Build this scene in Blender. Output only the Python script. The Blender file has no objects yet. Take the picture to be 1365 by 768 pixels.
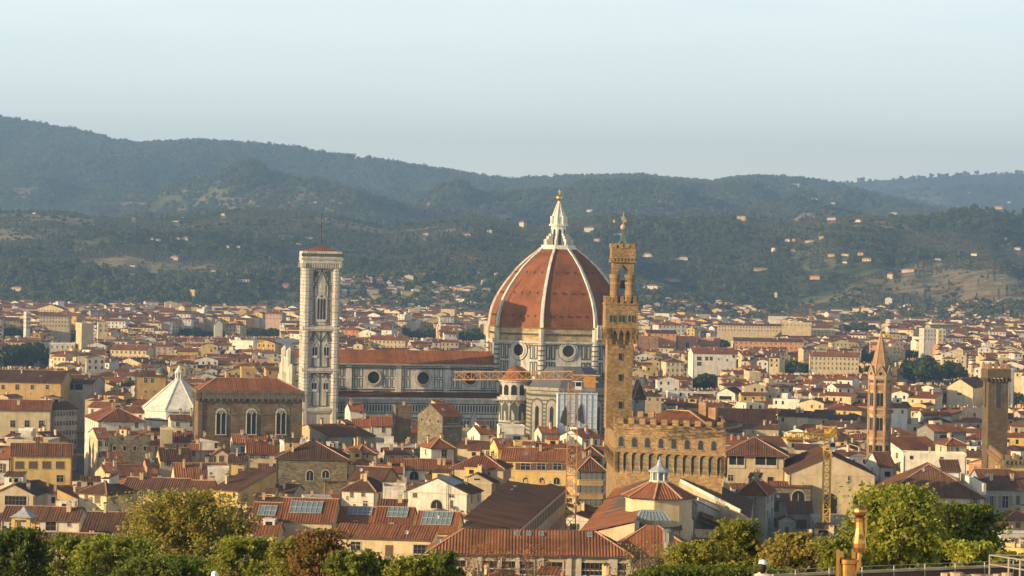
import bpy, math, random
import numpy as np
from mathutils import Vector, Matrix
R = math.radians
rnd = random.Random(11)
sc = bpy.context.scene
COL = sc.collection

# ------------------------------------------------------------------ camera
F, CX, CY, EYE = 3564.0, 682.5, 384.0, 80.0          # focal length and centre in photo pixels, eye height above the city
PITCH, ROLL = math.atan(23 / F), R(1.1)
fwd = Vector((0, math.cos(PITCH), -math.sin(PITCH)))
up0 = Vector((0, math.sin(PITCH), math.cos(PITCH)))
ri0 = Vector((1, 0, 0))
RIGHT = ri0 * math.cos(ROLL) + up0 * math.sin(ROLL)
UP = up0 * math.cos(ROLL) - ri0 * math.sin(ROLL)
CAM = Vector((0, 0, EYE))
cam_data = bpy.data.cameras.new('camera')
cam = bpy.data.objects.new('camera', cam_data)
COL.objects.link(cam)
cam_data.sensor_width = 36
cam_data.lens = 36 * F / 1365
cam_data.clip_start = 1
cam_data.clip_end = 60000
m = Matrix.Identity(4)
for i in range(3):
    m[i][0], m[i][1], m[i][2] = RIGHT[i], UP[i], -fwd[i]
m[0][3], m[1][3], m[2][3] = CAM
cam.matrix_world = m
sc.camera = cam

# ------------------------------------------------------------------ sky, sun, exposure
SUN_AZ, SUN_EL = R(23), R(14.5)       # from the left, a little behind the camera
S = Vector((-math.cos(SUN_AZ) * math.cos(SUN_EL), -math.sin(SUN_AZ) * math.cos(SUN_EL), math.sin(SUN_EL)))
world = bpy.data.worlds.new('World')
sc.world = world
world.use_nodes = True
wn, wl = world.node_tree.nodes, world.node_tree.links
bg = wn['Background']
sky = wn.new('ShaderNodeTexSky')
sky.sky_type = 'NISHITA'
sky.sun_disc = False
sky.sun_elevation = SUN_EL
sky.sun_rotation = math.atan2(S.x, S.y)
sky.altitude = 100
sky.air_density, sky.dust_density, sky.ozone_density = 1.0, 2.6, 2.0
tc = wn.new('ShaderNodeTexCoord')
mp = wn.new('ShaderNodeMapping')
mp.inputs['Scale'].default_value = (5, 5, 34)
mp.inputs['Rotation'].default_value = (0, R(6), 0)
cn = wn.new('ShaderNodeTexNoise')
cn.inputs['Scale'].default_value = 1.3
cn.inputs['Detail'].default_value = 6
cn.inputs['Distortion'].default_value = 0.6
cr = wn.new('ShaderNodeValToRGB')
cr.color_ramp.elements[0].position, cr.color_ramp.elements[1].position = 0.46, 0.75
mixw = wn.new('ShaderNodeMix')
mixw.data_type = 'RGBA'
cmul = wn.new('ShaderNodeMath')
cmul.operation = 'MULTIPLY'
cmul.inputs[1].default_value = 0.30
wl.new(tc.outputs['Generated'], mp.inputs['Vector'])
wl.new(mp.outputs['Vector'], cn.inputs['Vector'])
wl.new(cn.outputs['Fac'], cr.inputs['Fac'])
wl.new(cr.outputs['Color'], cmul.inputs[0])
wl.new(cmul.outputs[0], mixw.inputs[0])
mixw.inputs[7].default_value = (14.0, 13.4, 12.2, 1)
# low bright haze in the sky, thinning upwards
sx = wn.new('ShaderNodeSeparateXYZ')
wl.new(tc.outputs['Generated'], sx.inputs[0])
hr = wn.new('ShaderNodeValToRGB')
hr.color_ramp.interpolation = 'EASE'
he = hr.color_ramp.elements
he[0].position, he[0].color = 0.0, (0.95, 0.95, 0.95, 1)
he[1].position, he[1].color = 0.30, (0, 0, 0, 1)
e_ = he.new(0.11); e_.color = (0.85, 0.85, 0.85, 1)
hc = wn.new('ShaderNodeValToRGB')
ce = hc.color_ramp.elements
SK = 17.0
ce[0].position, ce[0].color = 0.02, (1.0, 0.91, 0.66, 1)
ce[1].position, ce[1].color = 0.13, (0.56, 0.655, 0.68, 1)
e_ = ce.new(0.06); e_.color = (0.80, 0.83, 0.75, 1)
wl.new(sx.outputs[2], hc.inputs['Fac'])
hs = wn.new('ShaderNodeVectorMath'); hs.operation = 'SCALE'; hs.inputs['Scale'].default_value = SK
wl.new(hc.outputs['Color'], hs.inputs[0])
wl.new(sx.outputs[2], hr.inputs['Fac'])
mixh = wn.new('ShaderNodeMix')
mixh.data_type = 'RGBA'
wl.new(hr.outputs['Color'], mixh.inputs[0])
wl.new(sky.outputs['Color'], mixh.inputs[6])
wl.new(hs.outputs[0], mixh.inputs[7])
wl.new(mixh.outputs[2], mixw.inputs[6])
wl.new(mixw.outputs[2], bg.inputs['Color'])
bg.inputs['Strength'].default_value = 0.07
sun_data = bpy.data.lights.new('sun', 'SUN')
sun_data.energy = 5.0
sun_data.angle = R(0.5)
sun_data.color = (1.0, 0.735, 0.385)
sun = bpy.data.objects.new('sun', sun_data)
COL.objects.link(sun)
sun.rotation_euler = S.to_track_quat('Z', 'Y').to_euler()
sc.view_settings.view_transform = 'Standard'
sc.view_settings.look = 'None'
sc.view_settings.exposure = 0.9
sc.view_settings.gamma = 1.0
sc.cycles.max_bounces = 5
sc.cycles.volume_bounces = 0
sc.cycles.transparent_max_bounces = 8
sc.cycles.use_denoising = True

# ------------------------------------------------------------------ pixel <-> place
def ray(px, py):
    return fwd + RIGHT * ((px - CX) / F) + UP * ((CY - py) / F)
def at(px, py, D):
    r = ray(px, py)
    return CAM + r * (D / r.y)
def at_z(px, py, z):
    r = ray(px, py)
    return CAM + r * ((z - EYE) / r.z)
def proj(P):
    d = Vector(P) - CAM
    k = d.dot(fwd)
    return CX + F * d.dot(RIGHT) / k, CY - F * d.dot(UP) / k
class Frame:
    """a thing's place: origin on the ground and a turn about the vertical; front looks along local -y"""
    def __init__(s, x, y, yaw, z=0):
        s.o, s.a = Vector((x, y, z)), R(yaw)
        s.c, s.s = math.cos(s.a), math.sin(s.a)
    def loc(s, P):
        d = Vector(P) - s.o
        return Vector((d.x * s.c + d.y * s.s, -d.x * s.s + d.y * s.c, d.z))
    def glob(s, p):
        return Vector((s.o.x + p[0] * s.c - p[1] * s.s, s.o.y + p[0] * s.s + p[1] * s.c, s.o.z + p[2]))
    def front(s, px, py, yl=0.0):
        """local x, z where the sight line through a pixel meets the plane y = yl"""
        r = ray(px, py)
        o = s.loc(CAM)
        d = Vector((r.x * s.c + r.y * s.s, -r.x * s.s + r.y * s.c, r.z))
        t = (yl - o.y) / d.y
        return o.x + d.x * t, o.z + d.z * t

# ------------------------------------------------------------------ mesh builder
class MB:
    def __init__(s):
        s.v, s.f, s.m, s.uv = [], [], [], []
    def face(s, pts, m=0, uv=None):
        n = len(s.v)
        s.v += [tuple(p) for p in pts]
        s.f.append(tuple(range(n, n + len(pts))))
        s.m.append(m)
        if uv is None:
            a = Vector(pts[0]); e = Vector(pts[1]) - a
            L = e.length or 1
            e = e / L
            nn = (Vector(pts[1]) - a).cross(Vector(pts[-1]) - a)
            g = nn.cross(e)
            g = g / (g.length or 1)
            uv = [((Vector(p) - a).dot(e), (Vector(p) - a).dot(g)) for p in pts]
        s.uv += uv
    def box(s, x0, x1, y0, y1, z0, z1, m=0, bottom=True, top=True):
        p = [(x0, y0), (x1, y0), (x1, y1), (x0, y1)]
        s.prism(p, z0, z1, m, bottom, top)
    def prism(s, poly, z0, z1, m=0, bottom=True, top=True, mt=None):
        n = len(poly)
        u = 0.0
        for i in range(n):
            a, b = poly[i], poly[(i + 1) % n]
            L = math.hypot(b[0] - a[0], b[1] - a[1])
            s.face([(a[0], a[1], z0), (b[0], b[1], z0), (b[0], b[1], z1), (a[0], a[1], z1)], m,
                   [(u, z0), (u + L, z0), (u + L, z1), (u, z1)])
            u += L
        if top:
            s.face([(p[0], p[1], z1) for p in poly], m if mt is None else mt, [(p[0], p[1]) for p in poly])
        if bottom:
            s.face([(p[0], p[1], z0) for p in reversed(poly)], m, [(p[0], p[1]) for p in reversed(poly)])
    def taper(s, polyA, zA, polyB, zB, m=0, top=True):
        n = len(polyA)
        for i in range(n):
            j = (i + 1) % n
            a, b, c, d = polyA[i], polyA[j], polyB[j], polyB[i]
            s.face([(a[0], a[1], zA), (b[0], b[1], zA), (c[0], c[1], zB), (d[0], d[1], zB)], m)
        if top:
            s.face([(p[0], p[1], zB) for p in polyB], m)
    def bar(s, p, q, w=0.1, m=0, h=None):
        p, q = Vector(p), Vector(q)
        d = q - p
        if d.length < 1e-6: return
        d = d.normalized()
        a = d.cross(Vector((0, 0, 1)))
        if a.length < 1e-3: a = Vector((1, 0, 0))
        a = a.normalized() * w / 2
        b = a.cross(d).normalized() * (h or w) / 2
        c = [-a - b, a - b, a + b, -a + b]
        for i in range(4):
            j = (i + 1) % 4
            s.face([p + c[i], p + c[j], q + c[j], q + c[i]], m)
        s.face([p + k for k in reversed(c)], m)
        s.face([q + k for k in c], m)
    def tube(s, p, q, r0, r1, n=7, m=0, cap=True):
        p, q = Vector(p), Vector(q)
        d = (q - p).normalized()
        a = d.cross(Vector((0, 0, 1)))
        if a.length < 1e-3: a = Vector((1, 0, 0))
        a = a.normalized()
        b = d.cross(a)
        A = [p + (a * math.cos(2 * math.pi * i / n) + b * math.sin(2 * math.pi * i / n)) * r0 for i in range(n)]
        B = [q + (a * math.cos(2 * math.pi * i / n) + b * math.sin(2 * math.pi * i / n)) * r1 for i in range(n)]
        for i in range(n):
            j = (i + 1) % n
            s.face([A[i], A[j], B[j], B[i]], m)
        if cap:
            s.face(B, m)
            s.face(list(reversed(A)), m)
    def lathe(s, prof, n=12, m=0, cx=0, cy=0, a0=0.0, a1=2 * math.pi):
        """prof: (r, z) from bottom to top"""
        full = abs(a1 - a0 - 2 * math.pi) < 1e-6
        for k in range(len(prof) - 1):
            (r0, z0), (r1, z1) = prof[k], prof[k + 1]
            for i in range(n):
                t0, t1 = a0 + (a1 - a0) * i / n, a0 + (a1 - a0) * (i + 1) / n
                P = [(cx + r0 * math.cos(t0), cy + r0 * math.sin(t0), z0), (cx + r0 * math.cos(t1), cy + r0 * math.sin(t1), z0),
                     (cx + r1 * math.cos(t1), cy + r1 * math.sin(t1), z1), (cx + r1 * math.cos(t0), cy + r1 * math.sin(t0), z1)]
                if r1 < 1e-6: P = P[:3]
                elif r0 < 1e-6: P = [P[0], P[2], P[3]]
                s.face(P, m)
    def arch(s, x, z0, z1, w, y, m=0, seg=7, pointed=False):
        """upright arched panel facing -y, springing so that its top is z1"""
        h = w / 2
        pts = [(x - h, y, z0), (x + h, y, z0)]
        rise = h * (1.5 if pointed else 1)
        zs = z1 - rise
        for i in range(seg + 1):
            t = math.pi * i / seg
            if pointed:
                u = math.cos(t)
                pts.append((x + h * u, y, zs + rise * (1 - abs(u)) ** 0.62))
            else:
                pts.append((x + h * math.cos(t), y, zs + rise * math.sin(t)))
        s.face(pts, m)
    def ring(s, x, z, r0, r1, y0, y1, m=0, n=20):
        """round frame facing -y, from radius r0 to r1, y0 front, y1 back"""
        for i in range(n):
            t0, t1 = 2 * math.pi * i / n, 2 * math.pi * (i + 1) / n
            c0, s0, c1, s1 = math.cos(t0), math.sin(t0), math.cos(t1), math.sin(t1)
            s.face([(x + r0 * c0, y0, z + r0 * s0), (x + r1 * c0, y0, z + r1 * s0), (x + r1 * c1, y0, z + r1 * s1), (x + r0 * c1, y0, z + r0 * s1)], m)
            s.face([(x + r1 * c0, y0, z + r1 * s0), (x + r1 * c0, y1, z + r1 * s0), (x + r1 * c1, y1, z + r1 * s1), (x + r1 * c1, y0, z + r1 * s1)], m)
            s.face([(x + r0 * c0, y1, z + r0 * s0), (x + r0 * c0, y0, z + r0 * s0), (x + r0 * c1, y0, z + r0 * s1), (x + r0 * c1, y1, z + r0 * s1)], m)
    def disc(s, x, z, r, y, m=0, n=20):
        s.face([(x + r * math.cos(2 * math.pi * i / n), y, z + r * math.sin(2 * math.pi * i / n)) for i in range(n)], m)
    def pframe(s, x0, x1, z0, z1, y, t, d, m=0):
        """raised rectangular frame on a wall facing -y"""
        s.box(x0, x1, y - d, y, z0, z0 + t, m)
        s.box(x0, x1, y - d, y, z1 - t, z1, m)
        s.box(x0, x0 + t, y - d, y, z0 + t, z1 - t, m)
        s.box(x1 - t, x1, y - d, y, z0 + t, z1 - t, m)
    def tiles(s, poly, sp=0.65, amp=0.09, m=0):
        """a roof plane (eave edge first) laid with rows of tiles running down the slope"""
        P = [Vector(p) for p in poly]
        ex = (P[1] - P[0]).normalized()
        nn = None
        for i in range(2, len(P)):
            c = ex.cross(P[i] - P[0])
            if c.length > 1e-6: nn = c.normalized(); break
        if nn.z < 0: nn = -nn
        ey = nn.cross(ex).normalized()
        q = [((p - P[0]).dot(ex), (p - P[0]).dot(ey)) for p in P]
        us = sorted(set([round(a[0], 4) for a in q]))
        u0, u1 = us[0], us[-1]
        n = max(2, int((u1 - u0) / (sp / 2)))
        grid = [u0 + (u1 - u0) * i / n for i in range(n + 1)]
        rows = []
        for i, u in enumerate(grid):
            uu = min(max(u, u0 + 1e-4), u1 - 1e-4)
            vs = []
            for k in range(len(q)):
                a, b = q[k], q[(k + 1) % len(q)]
                if (a[0] - uu) * (b[0] - uu) <= 0 and abs(a[0] - b[0]) > 1e-9:
                    vs.append(a[1] + (b[1] - a[1]) * (uu - a[0]) / (b[0] - a[0]))
            lo, hi = (min(vs), max(vs)) if vs else (0, 0)
            o = nn * (amp * (.75 + .5 * ((i * 7919 + int(P[0].x * 13)) % 97) / 97) if i % 2 else 0) + nn * (.07 * math.sin(u * .55 + P[0].x))
            rows.append((P[0] + ex * u + ey * lo + o, P[0] + ex * u + ey * hi + o, u, lo, hi))
        for a, b in zip(rows, rows[1:]):
            if a[4] - a[3] < 1e-3 and b[4] - b[3] < 1e-3: continue
            s.face([a[0], b[0], b[1], a[1]], m, [(a[2], a[3]), (b[2], b[3]), (b[2], b[4]), (a[2], a[4])])
    def mesh(s, name, mats):
        me = bpy.data.meshes.new(name)
        me.from_pydata(s.v, [], s.f)
        for a in (mats if isinstance(mats, (list, tuple)) else [mats]):
            me.materials.append(a)
        me.polygons.foreach_set('material_index', s.m)
        uv = me.uv_layers.new(name='UVMap')
        uv.data.foreach_set('uv', [c for t in s.uv for c in t])
        me.update()
        return me
    def build(s, name, mats, parent=None):
        o = bpy.data.objects.new(name, s.mesh(name, mats))
        COL.objects.link(o)
        if parent is not None: o.parent = parent
        return o
def put(name, mesh, parent, loc=(0, 0, 0), rz=0, sca=None):
    o = bpy.data.objects.new(name, mesh)
    o.location = loc
    o.rotation_euler = (0, 0, rz)
    if sca: o.scale = sca
    o.parent = parent
    COL.objects.link(o)
    return o
def thing(name, label, cat, fr, group=None):
    o = bpy.data.objects.new(name, None)
    o.location = fr.o
    o.rotation_euler = (0, 0, fr.a)
    COL.objects.link(o)
    return tag(o, label, cat, group)
def tag(o, label, cat, group=None):
    o['label'] = label
    o['category'] = cat
    if group: o['group'] = group
    return o
def ngon(r, n, a0=0.0, cx=0.0, cy=0.0):
    return [(cx + r * math.cos(a0 + 2 * math.pi * i / n), cy + r * math.sin(a0 + 2 * math.pi * i / n)) for i in range(n)]

# ------------------------------------------------------------------ materials
def nodes(name, rough=0.85):
    mt = bpy.data.materials.new(name)
    mt.use_nodes = True
    b = mt.node_tree.nodes['Principled BSDF']
    b.inputs['Roughness'].default_value = rough
    b.inputs['Specular IOR Level'].default_value = 0.25
    return mt, mt.node_tree.nodes, mt.node_tree.links, b
def ramp(n, stops):
    r = n.new('ShaderNodeValToRGB')
    e = r.color_ramp.elements
    while len(e) < len(stops): e.new(0.5)
    for k, (p, c) in enumerate(stops):
        e[k].position = p
        e[k].color = (*c, 1)
    return r
def noise(n, l, vec, scale, detail=4, rough=0.6):
    t = n.new('ShaderNodeTexNoise')
    t.inputs['Scale'].default_value = scale
    t.inputs['Detail'].default_value = detail
    t.inputs['Roughness'].default_value = rough
    if vec: l.new(vec, t.inputs['Vector'])
    return t.outputs['Fac']
def mul(n, l, a, b, mode='MULTIPLY', fac=1.0):
    x = n.new('ShaderNodeMix')
    x.data_type = 'RGBA'
    x.blend_type = mode
    x.inputs[0].default_value = fac
    for s_, k in ((a, 6), (b, 7)):
        if hasattr(s_, 'links'): l.new(s_, x.inputs[k])
        else: x.inputs[k].default_value = (*s_, 1)
    return x.outputs[2]
def objvec(n, l, scale=(1, 1, 1), src='Object'):
    t = n.new('ShaderNodeTexCoord')
    mp = n.new('ShaderNodeMapping')
    mp.inputs['Scale'].default_value = scale
    l.new(t.outputs[src], mp.inputs['Vector'])
    return mp.outputs['Vector']
def bump(n, l, b, h, strength, dist):
    u = n.new('ShaderNodeBump')
    u.inputs['Strength'].default_value = strength
    u.inputs['Distance'].default_value = dist
    l.new(h, u.inputs['Height'])
    l.new(u.outputs['Normal'], b.inputs['Normal'])
def rand_value(n, l, lo, hi):
    oi = n.new('ShaderNodeObjectInfo')
    mr = n.new('ShaderNodeMapRange')
    mr.inputs['To Min'].default_value, mr.inputs['To Max'].default_value = lo, hi
    l.new(oi.outputs['Random'], mr.inputs['Value'])
    return mr.outputs['Result']
def plaster(name, c, stain=0.86, rv=True):
    mt, n, l, b = nodes(name, 0.9)
    v = objvec(n, l, (0.25, 0.25, 0.25))
    r = ramp(n, [(0.28, tuple(k * 0.68 for k in c)), (0.45, tuple(k * 0.9 for k in c)), (0.55, c), (0.8, tuple(min(1, k * 1.15) for k in c))])
    l.new(noise(n, l, v, 1.3, 6), r.inputs['Fac'])
    v2 = objvec(n, l, (1.1, 1.1, 0.10))
    r2 = ramp(n, [(0.36, (stain, stain * 0.97, stain * 0.92)), (0.56, (1, 1, 1))])
    l.new(noise(n, l, v2, 1.0, 5), r2.inputs['Fac'])
    col = mul(n, l, r.outputs['Color'], r2.outputs['Color'])
    if rv: col = mul(n, l, col, rand_value(n, l, 0.78, 1.12))
    l.new(col, b.inputs['Base Color'])
    bump(n, l, b, noise(n, l, objvec(n, l, (2, 2, 2)), 1.5, 5), 0.25, 0.05)
    return mt
def tilemat(name, c, dark=0.62, island=True):
    mt, n, l, b = nodes(name, 0.85)
    uv = objvec(n, l, (1.6, 0.28, 1), 'UV')
    r = ramp(n, [(0.25, tuple(k * 0.55 for k in c)), (0.42, tuple(k * 0.85 for k in c)), (0.58, c), (0.8, (c[0] * 1.35, c[1] * 1.5, c[2] * 1.5))])
    l.new(noise(n, l, uv, 1.2, 5, 0.7), r.inputs['Fac'])
    v2 = objvec(n, l, (0.12, 0.12, 0.12))
    r2 = ramp(n, [(0.3, (dark, dark * 0.95, dark * 0.9)), (0.6, (1.05, 1.02, 1))])
    l.new(noise(n, l, v2, 1.4, 5), r2.inputs['Fac'])
    col = mul(n, l, r.outputs['Color'], r2.outputs['Color'])
    col = mul(n, l, col, rand_value(n, l, 0.7, 1.15))
    geo = n.new('ShaderNodeNewGeometry')
    gr = ramp(n, [(0.0, (0.78, 0.77, 0.75)), (0.6, (1.0, 1.0, 1.0)), (1.0, (1.18, 1.17, 1.15))])
    l.new(geo.outputs['Random Per Island'], gr.inputs['Fac'])
    if island: col = mul(n, l, col, gr.outputs['Color'])
    lich = ramp(n, [(0.60, (0, 0, 0)), (0.74, (1, 1, 1))])
    l.new(noise(n, l, objvec(n, l, (0.5, 0.5, 0.5)), 1.0, 6, 0.7), lich.inputs['Fac'])
    lm = n.new('ShaderNodeMix'); lm.data_type = 'RGBA'
    lf = n.new('ShaderNodeMath'); lf.operation = 'MULTIPLY'; lf.inputs[1].default_value = 0.55
    l.new(lich.outputs['Color'], lf.inputs[0]); l.new(lf.outputs[0], lm.inputs[0])
    l.new(col, lm.inputs[6]); lm.inputs[7].default_value = (0.17, 0.13, 0.085, 1)
    col = lm.outputs[2]
    # dark joints between the tile courses, running down the slope
    sep = n.new('ShaderNodeSeparateXYZ')
    l.new(objvec(n, l, (1, 1, 1), 'UV'), sep.inputs[0])
    w = n.new('ShaderNodeMath'); w.operation = 'MULTIPLY'; w.inputs[1].default_value = 2 * math.pi / 0.65
    l.new(sep.outputs[0], w.inputs[0])
    sn = n.new('ShaderNodeMath'); sn.operation = 'SINE'
    l.new(w.outputs[0], sn.inputs[0])
    wv = n.new('ShaderNodeMath'); wv.operation = 'MULTIPLY'; wv.inputs[1].default_value = 2 * math.pi / 0.42
    l.new(sep.outputs[1], wv.inputs[0])
    sv = n.new('ShaderNodeMath'); sv.operation = 'SINE'
    l.new(wv.outputs[0], sv.inputs[0])
    ad = n.new('ShaderNodeMath'); ad.operation = 'MULTIPLY_ADD'; ad.inputs[1].default_value = 0.35
    l.new(sv.outputs[0], ad.inputs[0]); l.new(sn.outputs[0], ad.inputs[2])
    l.new(col, b.inputs['Base Color'])
    bump(n, l, b, ad.outputs[0], 0.5, 0.05)
    return mt
def stone(name, c, bw=0.9, bh=0.4, contrast=0.6, mortar=0.75):
    mt, n, l, b = nodes(name, 0.92)
    br = n.new('ShaderNodeTexBrick')
    br.inputs['Scale'].default_value = 1
    br.inputs['Brick Width'].default_value = bw
    br.inputs['Row Height'].default_value = bh
    br.inputs['Mortar Size'].default_value = 0.03
    br.inputs['Color1'].default_value = (*[k * contrast for k in c], 1)
    br.inputs['Color2'].default_value = (*[min(1, k * 1.25) for k in c], 1)
    br.inputs['Mortar'].default_value = (*[k * mortar for k in c], 1)
    l.new(objvec(n, l, (1, 1, 1), 'UV'), br.inputs['Vector'])
    r = ramp(n, [(0.3, (0.62, 0.6, 0.58)), (0.65, (1.1, 1.08, 1.02))])
    l.new(noise(n, l, objvec(n, l, (0.3, 0.3, 0.3)), 1.2, 6), r.inputs['Fac'])
    col = mul(n, l, br.outputs['Color'], r.outputs['Color'])
    l.new(col, b.inputs['Base Color'])
    bump(n, l, b, noise(n, l, objvec(n, l, (1, 1, 1)), 2.2, 5), 0.6, 0.12)
    return mt
def plain(name, c, rough=0.6, metal=0.0, var=0.25, scale=1.0):
    mt, n, l, b = nodes(name, rough)
    b.inputs['Metallic'].default_value = metal
    r = ramp(n, [(0.3, tuple(k * (1 - var) for k in c)), (0.7, tuple(min(1, k * (1 + var * 0.6)) for k in c))])
    l.new(noise(n, l, objvec(n, l), scale, 5), r.inputs['Fac'])
    l.new(r.outputs['Color'], b.inputs['Base Color'])
    return mt
def leafmat(name, cols, scale=0.6, trans=0.35):
    mt, n, l, b = nodes(name, 0.75)
    r = ramp(n, cols)
    a = noise(n, l, objvec(n, l), scale, 3)
    geo = n.new('ShaderNodeNewGeometry')
    mx = n.new('ShaderNodeMath'); mx.operation = 'MULTIPLY_ADD'; mx.inputs[1].default_value = 0.55
    l.new(geo.outputs['Random Per Island'], mx.inputs[0])
    half = n.new('ShaderNodeMath'); half.operation = 'MULTIPLY_ADD'; half.inputs[1].default_value = 0.9; half.inputs[2].default_value = -0.22
    l.new(a, half.inputs[0]); l.new(half.outputs[0], mx.inputs[2])
    l.new(mx.outputs[0], r.inputs['Fac'])
    col = mul(n, l, r.outputs['Color'], rand_value(n, l, 0.75, 1.15))
    l.new(col, b.inputs['Base Color'])
    tr = n.new('ShaderNodeBsdfTranslucent')
    l.new(col, tr.inputs['Color'])
    ms = n.new('ShaderNodeMixShader'); ms.inputs[0].default_value = trans
    out = [k for k in n if k.type == 'OUTPUT_MATERIAL'][0]
    l.new(b.outputs[0], ms.inputs[1]); l.new(tr.outputs[0], ms.inputs[2]); l.new(ms.outputs[0], out.inputs['Surface'])
    return mt

M = {}
M['cream'] = plaster('cream_plaster', (0.68, 0.54, 0.33))
M['white'] = plaster('white_plaster', (0.74, 0.69, 0.60), 0.82)
M['beige'] = plaster('beige_plaster', (0.55, 0.44, 0.29))
M['yellow'] = plaster('yellow_plaster', (0.68, 0.47, 0.17))
M['ochre'] = plaster('ochre_plaster', (0.56, 0.36, 0.15))
M['orange'] = plaster('orange_plaster', (0.58, 0.28, 0.14))
M['pink'] = plaster('pink_plaster', (0.58, 0.40, 0.30))
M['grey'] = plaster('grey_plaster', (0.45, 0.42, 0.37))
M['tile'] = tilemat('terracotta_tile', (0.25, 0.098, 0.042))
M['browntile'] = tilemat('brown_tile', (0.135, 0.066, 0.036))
M['redtile'] = tilemat('red_tile', (0.29, 0.106, 0.045), 0.75)
M['soffit'] = plain('eave_timber', (0.13, 0.085, 0.055))
M['ridge'] = plain('ridge_tile', (0.46, 0.27, 0.16))
M['glass'] = plain('dark_glass', (0.025, 0.028, 0.03), 0.15, 0, 0.4)
M['skyglass'] = plain('skylight_glass', (0.16, 0.20, 0.22), 0.25, 0, 0.25, 2.0)
M['trim'] = plain('stone_trim', (0.50, 0.44, 0.35), 0.85)
M['frame'] = plain('window_frame', (0.55, 0.50, 0.42), 0.6)
M['green'] = plain('green_shutter', (0.05, 0.085, 0.055), 0.6)
M['brown'] = plain('brown_shutter', (0.13, 0.075, 0.045), 0.6)
M['greyshut'] = plain('grey_shutter', (0.22, 0.21, 0.19), 0.6)
M['lead'] = plain('lead_sheet', (0.33, 0.36, 0.38), 0.55)
M['copper'] = plain('verdigris', (0.10, 0.145, 0.115), 0.6)
M['gold'] = plain('gilded_copper', (0.85, 0.55, 0.14), 0.3, 1.0, 0.1)
M['iron'] = plain('dark_iron', (0.06, 0.055, 0.05), 0.5)
M['dish'] = plain('pale_metal', (0.6, 0.6, 0.58), 0.4)
M['pietra'] = stone('brown_sandstone', (0.30, 0.195, 0.098), 0.7, 0.3)
M['pietradark'] = stone('dark_sandstone', (0.165, 0.118, 0.074), 1.3, 0.55, 0.85, 0.85)
M['towerstone'] = stone('tower_stone', (0.125, 0.088, 0.056), 1.0, 0.45, 0.85, 0.85)
M['greystone'] = stone('grey_stone', (0.20, 0.172, 0.12), 0.9, 0.45)
M['brickwall'] = stone('warm_brick', (0.38, 0.23, 0.13), 0.6, 0.25, 0.8)
M['paletrim'] = plain('worn_trim', (0.42, 0.30, 0.20), 0.9)
M['marble'] = plaster('white_marble', (0.55, 0.505, 0.435), 0.66, False)
M['navemarble'] = plaster('nave_marble', (0.66, 0.61, 0.53), 0.7, False)
M['shadedmarble'] = plaster('shaded_marble', (0.33, 0.30, 0.26), 0.7, False)  # marble darkened to stand in for the exedra's shadow on the south arm
M['whitemarble'] = plaster('clean_marble', (0.72, 0.68, 0.60), 0.8, False)
M['greenmarble'] = plain('green_marble', (0.075, 0.085, 0.072), 0.7)
M['pinkmarble'] = plain('pink_marble', (0.44, 0.35, 0.29), 0.8)
M['dometile'] = tilemat('dome_tile', (0.30, 0.112, 0.052), 0.6, False)
M['rough'] = stone('unfinished_masonry', (0.42, 0.31, 0.19), 1.6, 0.5, 0.8)
M['sheet'] = plain('scaffold_sheet', (0.50, 0.55, 0.62), 0.8, 0, 0.12, 0.3)
M['craneorange'] = plain('orange_paint', (0.40, 0.20, 0.06), 0.65)
M['craneyellow'] = plain('yellow_paint', (0.72, 0.43, 0.06), 0.5)
M['concrete'] = plain('concrete', (0.42, 0.40, 0.37), 0.9)
M['bark'] = plain('bark', (0.14, 0.105, 0.075), 0.95, 0, 0.4, 3)
# ------------------------------------------------------------------ terrain
def vnoise(x, y, seed=0):
    """smooth value noise, numpy, range -1..1"""
    x, y = np.asarray(x, float), np.asarray(y, float)
    xi, yi = np.floor(x).astype(np.int64), np.floor(y).astype(np.int64)
    fx, fy = x - xi, y - yi
    fx, fy = fx * fx * (3 - 2 * fx), fy * fy * (3 - 2 * fy)
    def h(a, b):
        k = (a * 374761393 + b * 668265263 + seed * 974634777) & 0x7fffffff
        k = ((k ^ (k >> 13)) * 1274126177) & 0x7fffffff
        return ((k ^ (k >> 16)) & 0xffff) / 32767.5 - 1
    return (h(xi, yi) * (1 - fx) + h(xi + 1, yi) * fx) * (1 - fy) + (h(xi, yi + 1) * (1 - fx) + h(xi + 1, yi + 1) * fx) * fy
def fbm(x, y, seed=0, octs=4):
    t, a = 0, 1
    for k in range(octs):
        t = t + a * vnoise(x, y, seed + k)
        x, y, a = x * 2.03 + 11.3, y * 2.03 + 5.7, a * 0.5
    return t
def crest(pts, D):
    """skyline of a ridge at distance D: photo pixels -> (column, height)"""
    c = []
    for px, py in pts:
        P = at(px, py, D)
        c.append((CX + F * P.x / P.y, P.z))
    return np.array([k[0] for k in c]), np.array([k[1] for k in c])
D3, D2, D1B, D1 = 5900.0, 12300.0, 15500.0, 18500.0
R3 = crest([(-300, 283), (0, 285), (60, 286), (120, 290), (180, 293), (240, 295), (300, 285), (350, 280), (400, 281), (440, 286), (480, 294), (520, 303),
            (560, 298), (600, 290), (630, 286), (660, 293), (690, 299), (720, 301), (760, 293), (800, 290), (850, 290), (900, 295), (940, 292), (980, 289),
            (1020, 294), (1060, 297), (1100, 289), (1150, 287), (1200, 292), (1240, 289), (1280, 279), (1320, 274), (1365, 285), (1700, 290)], D3)
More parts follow.
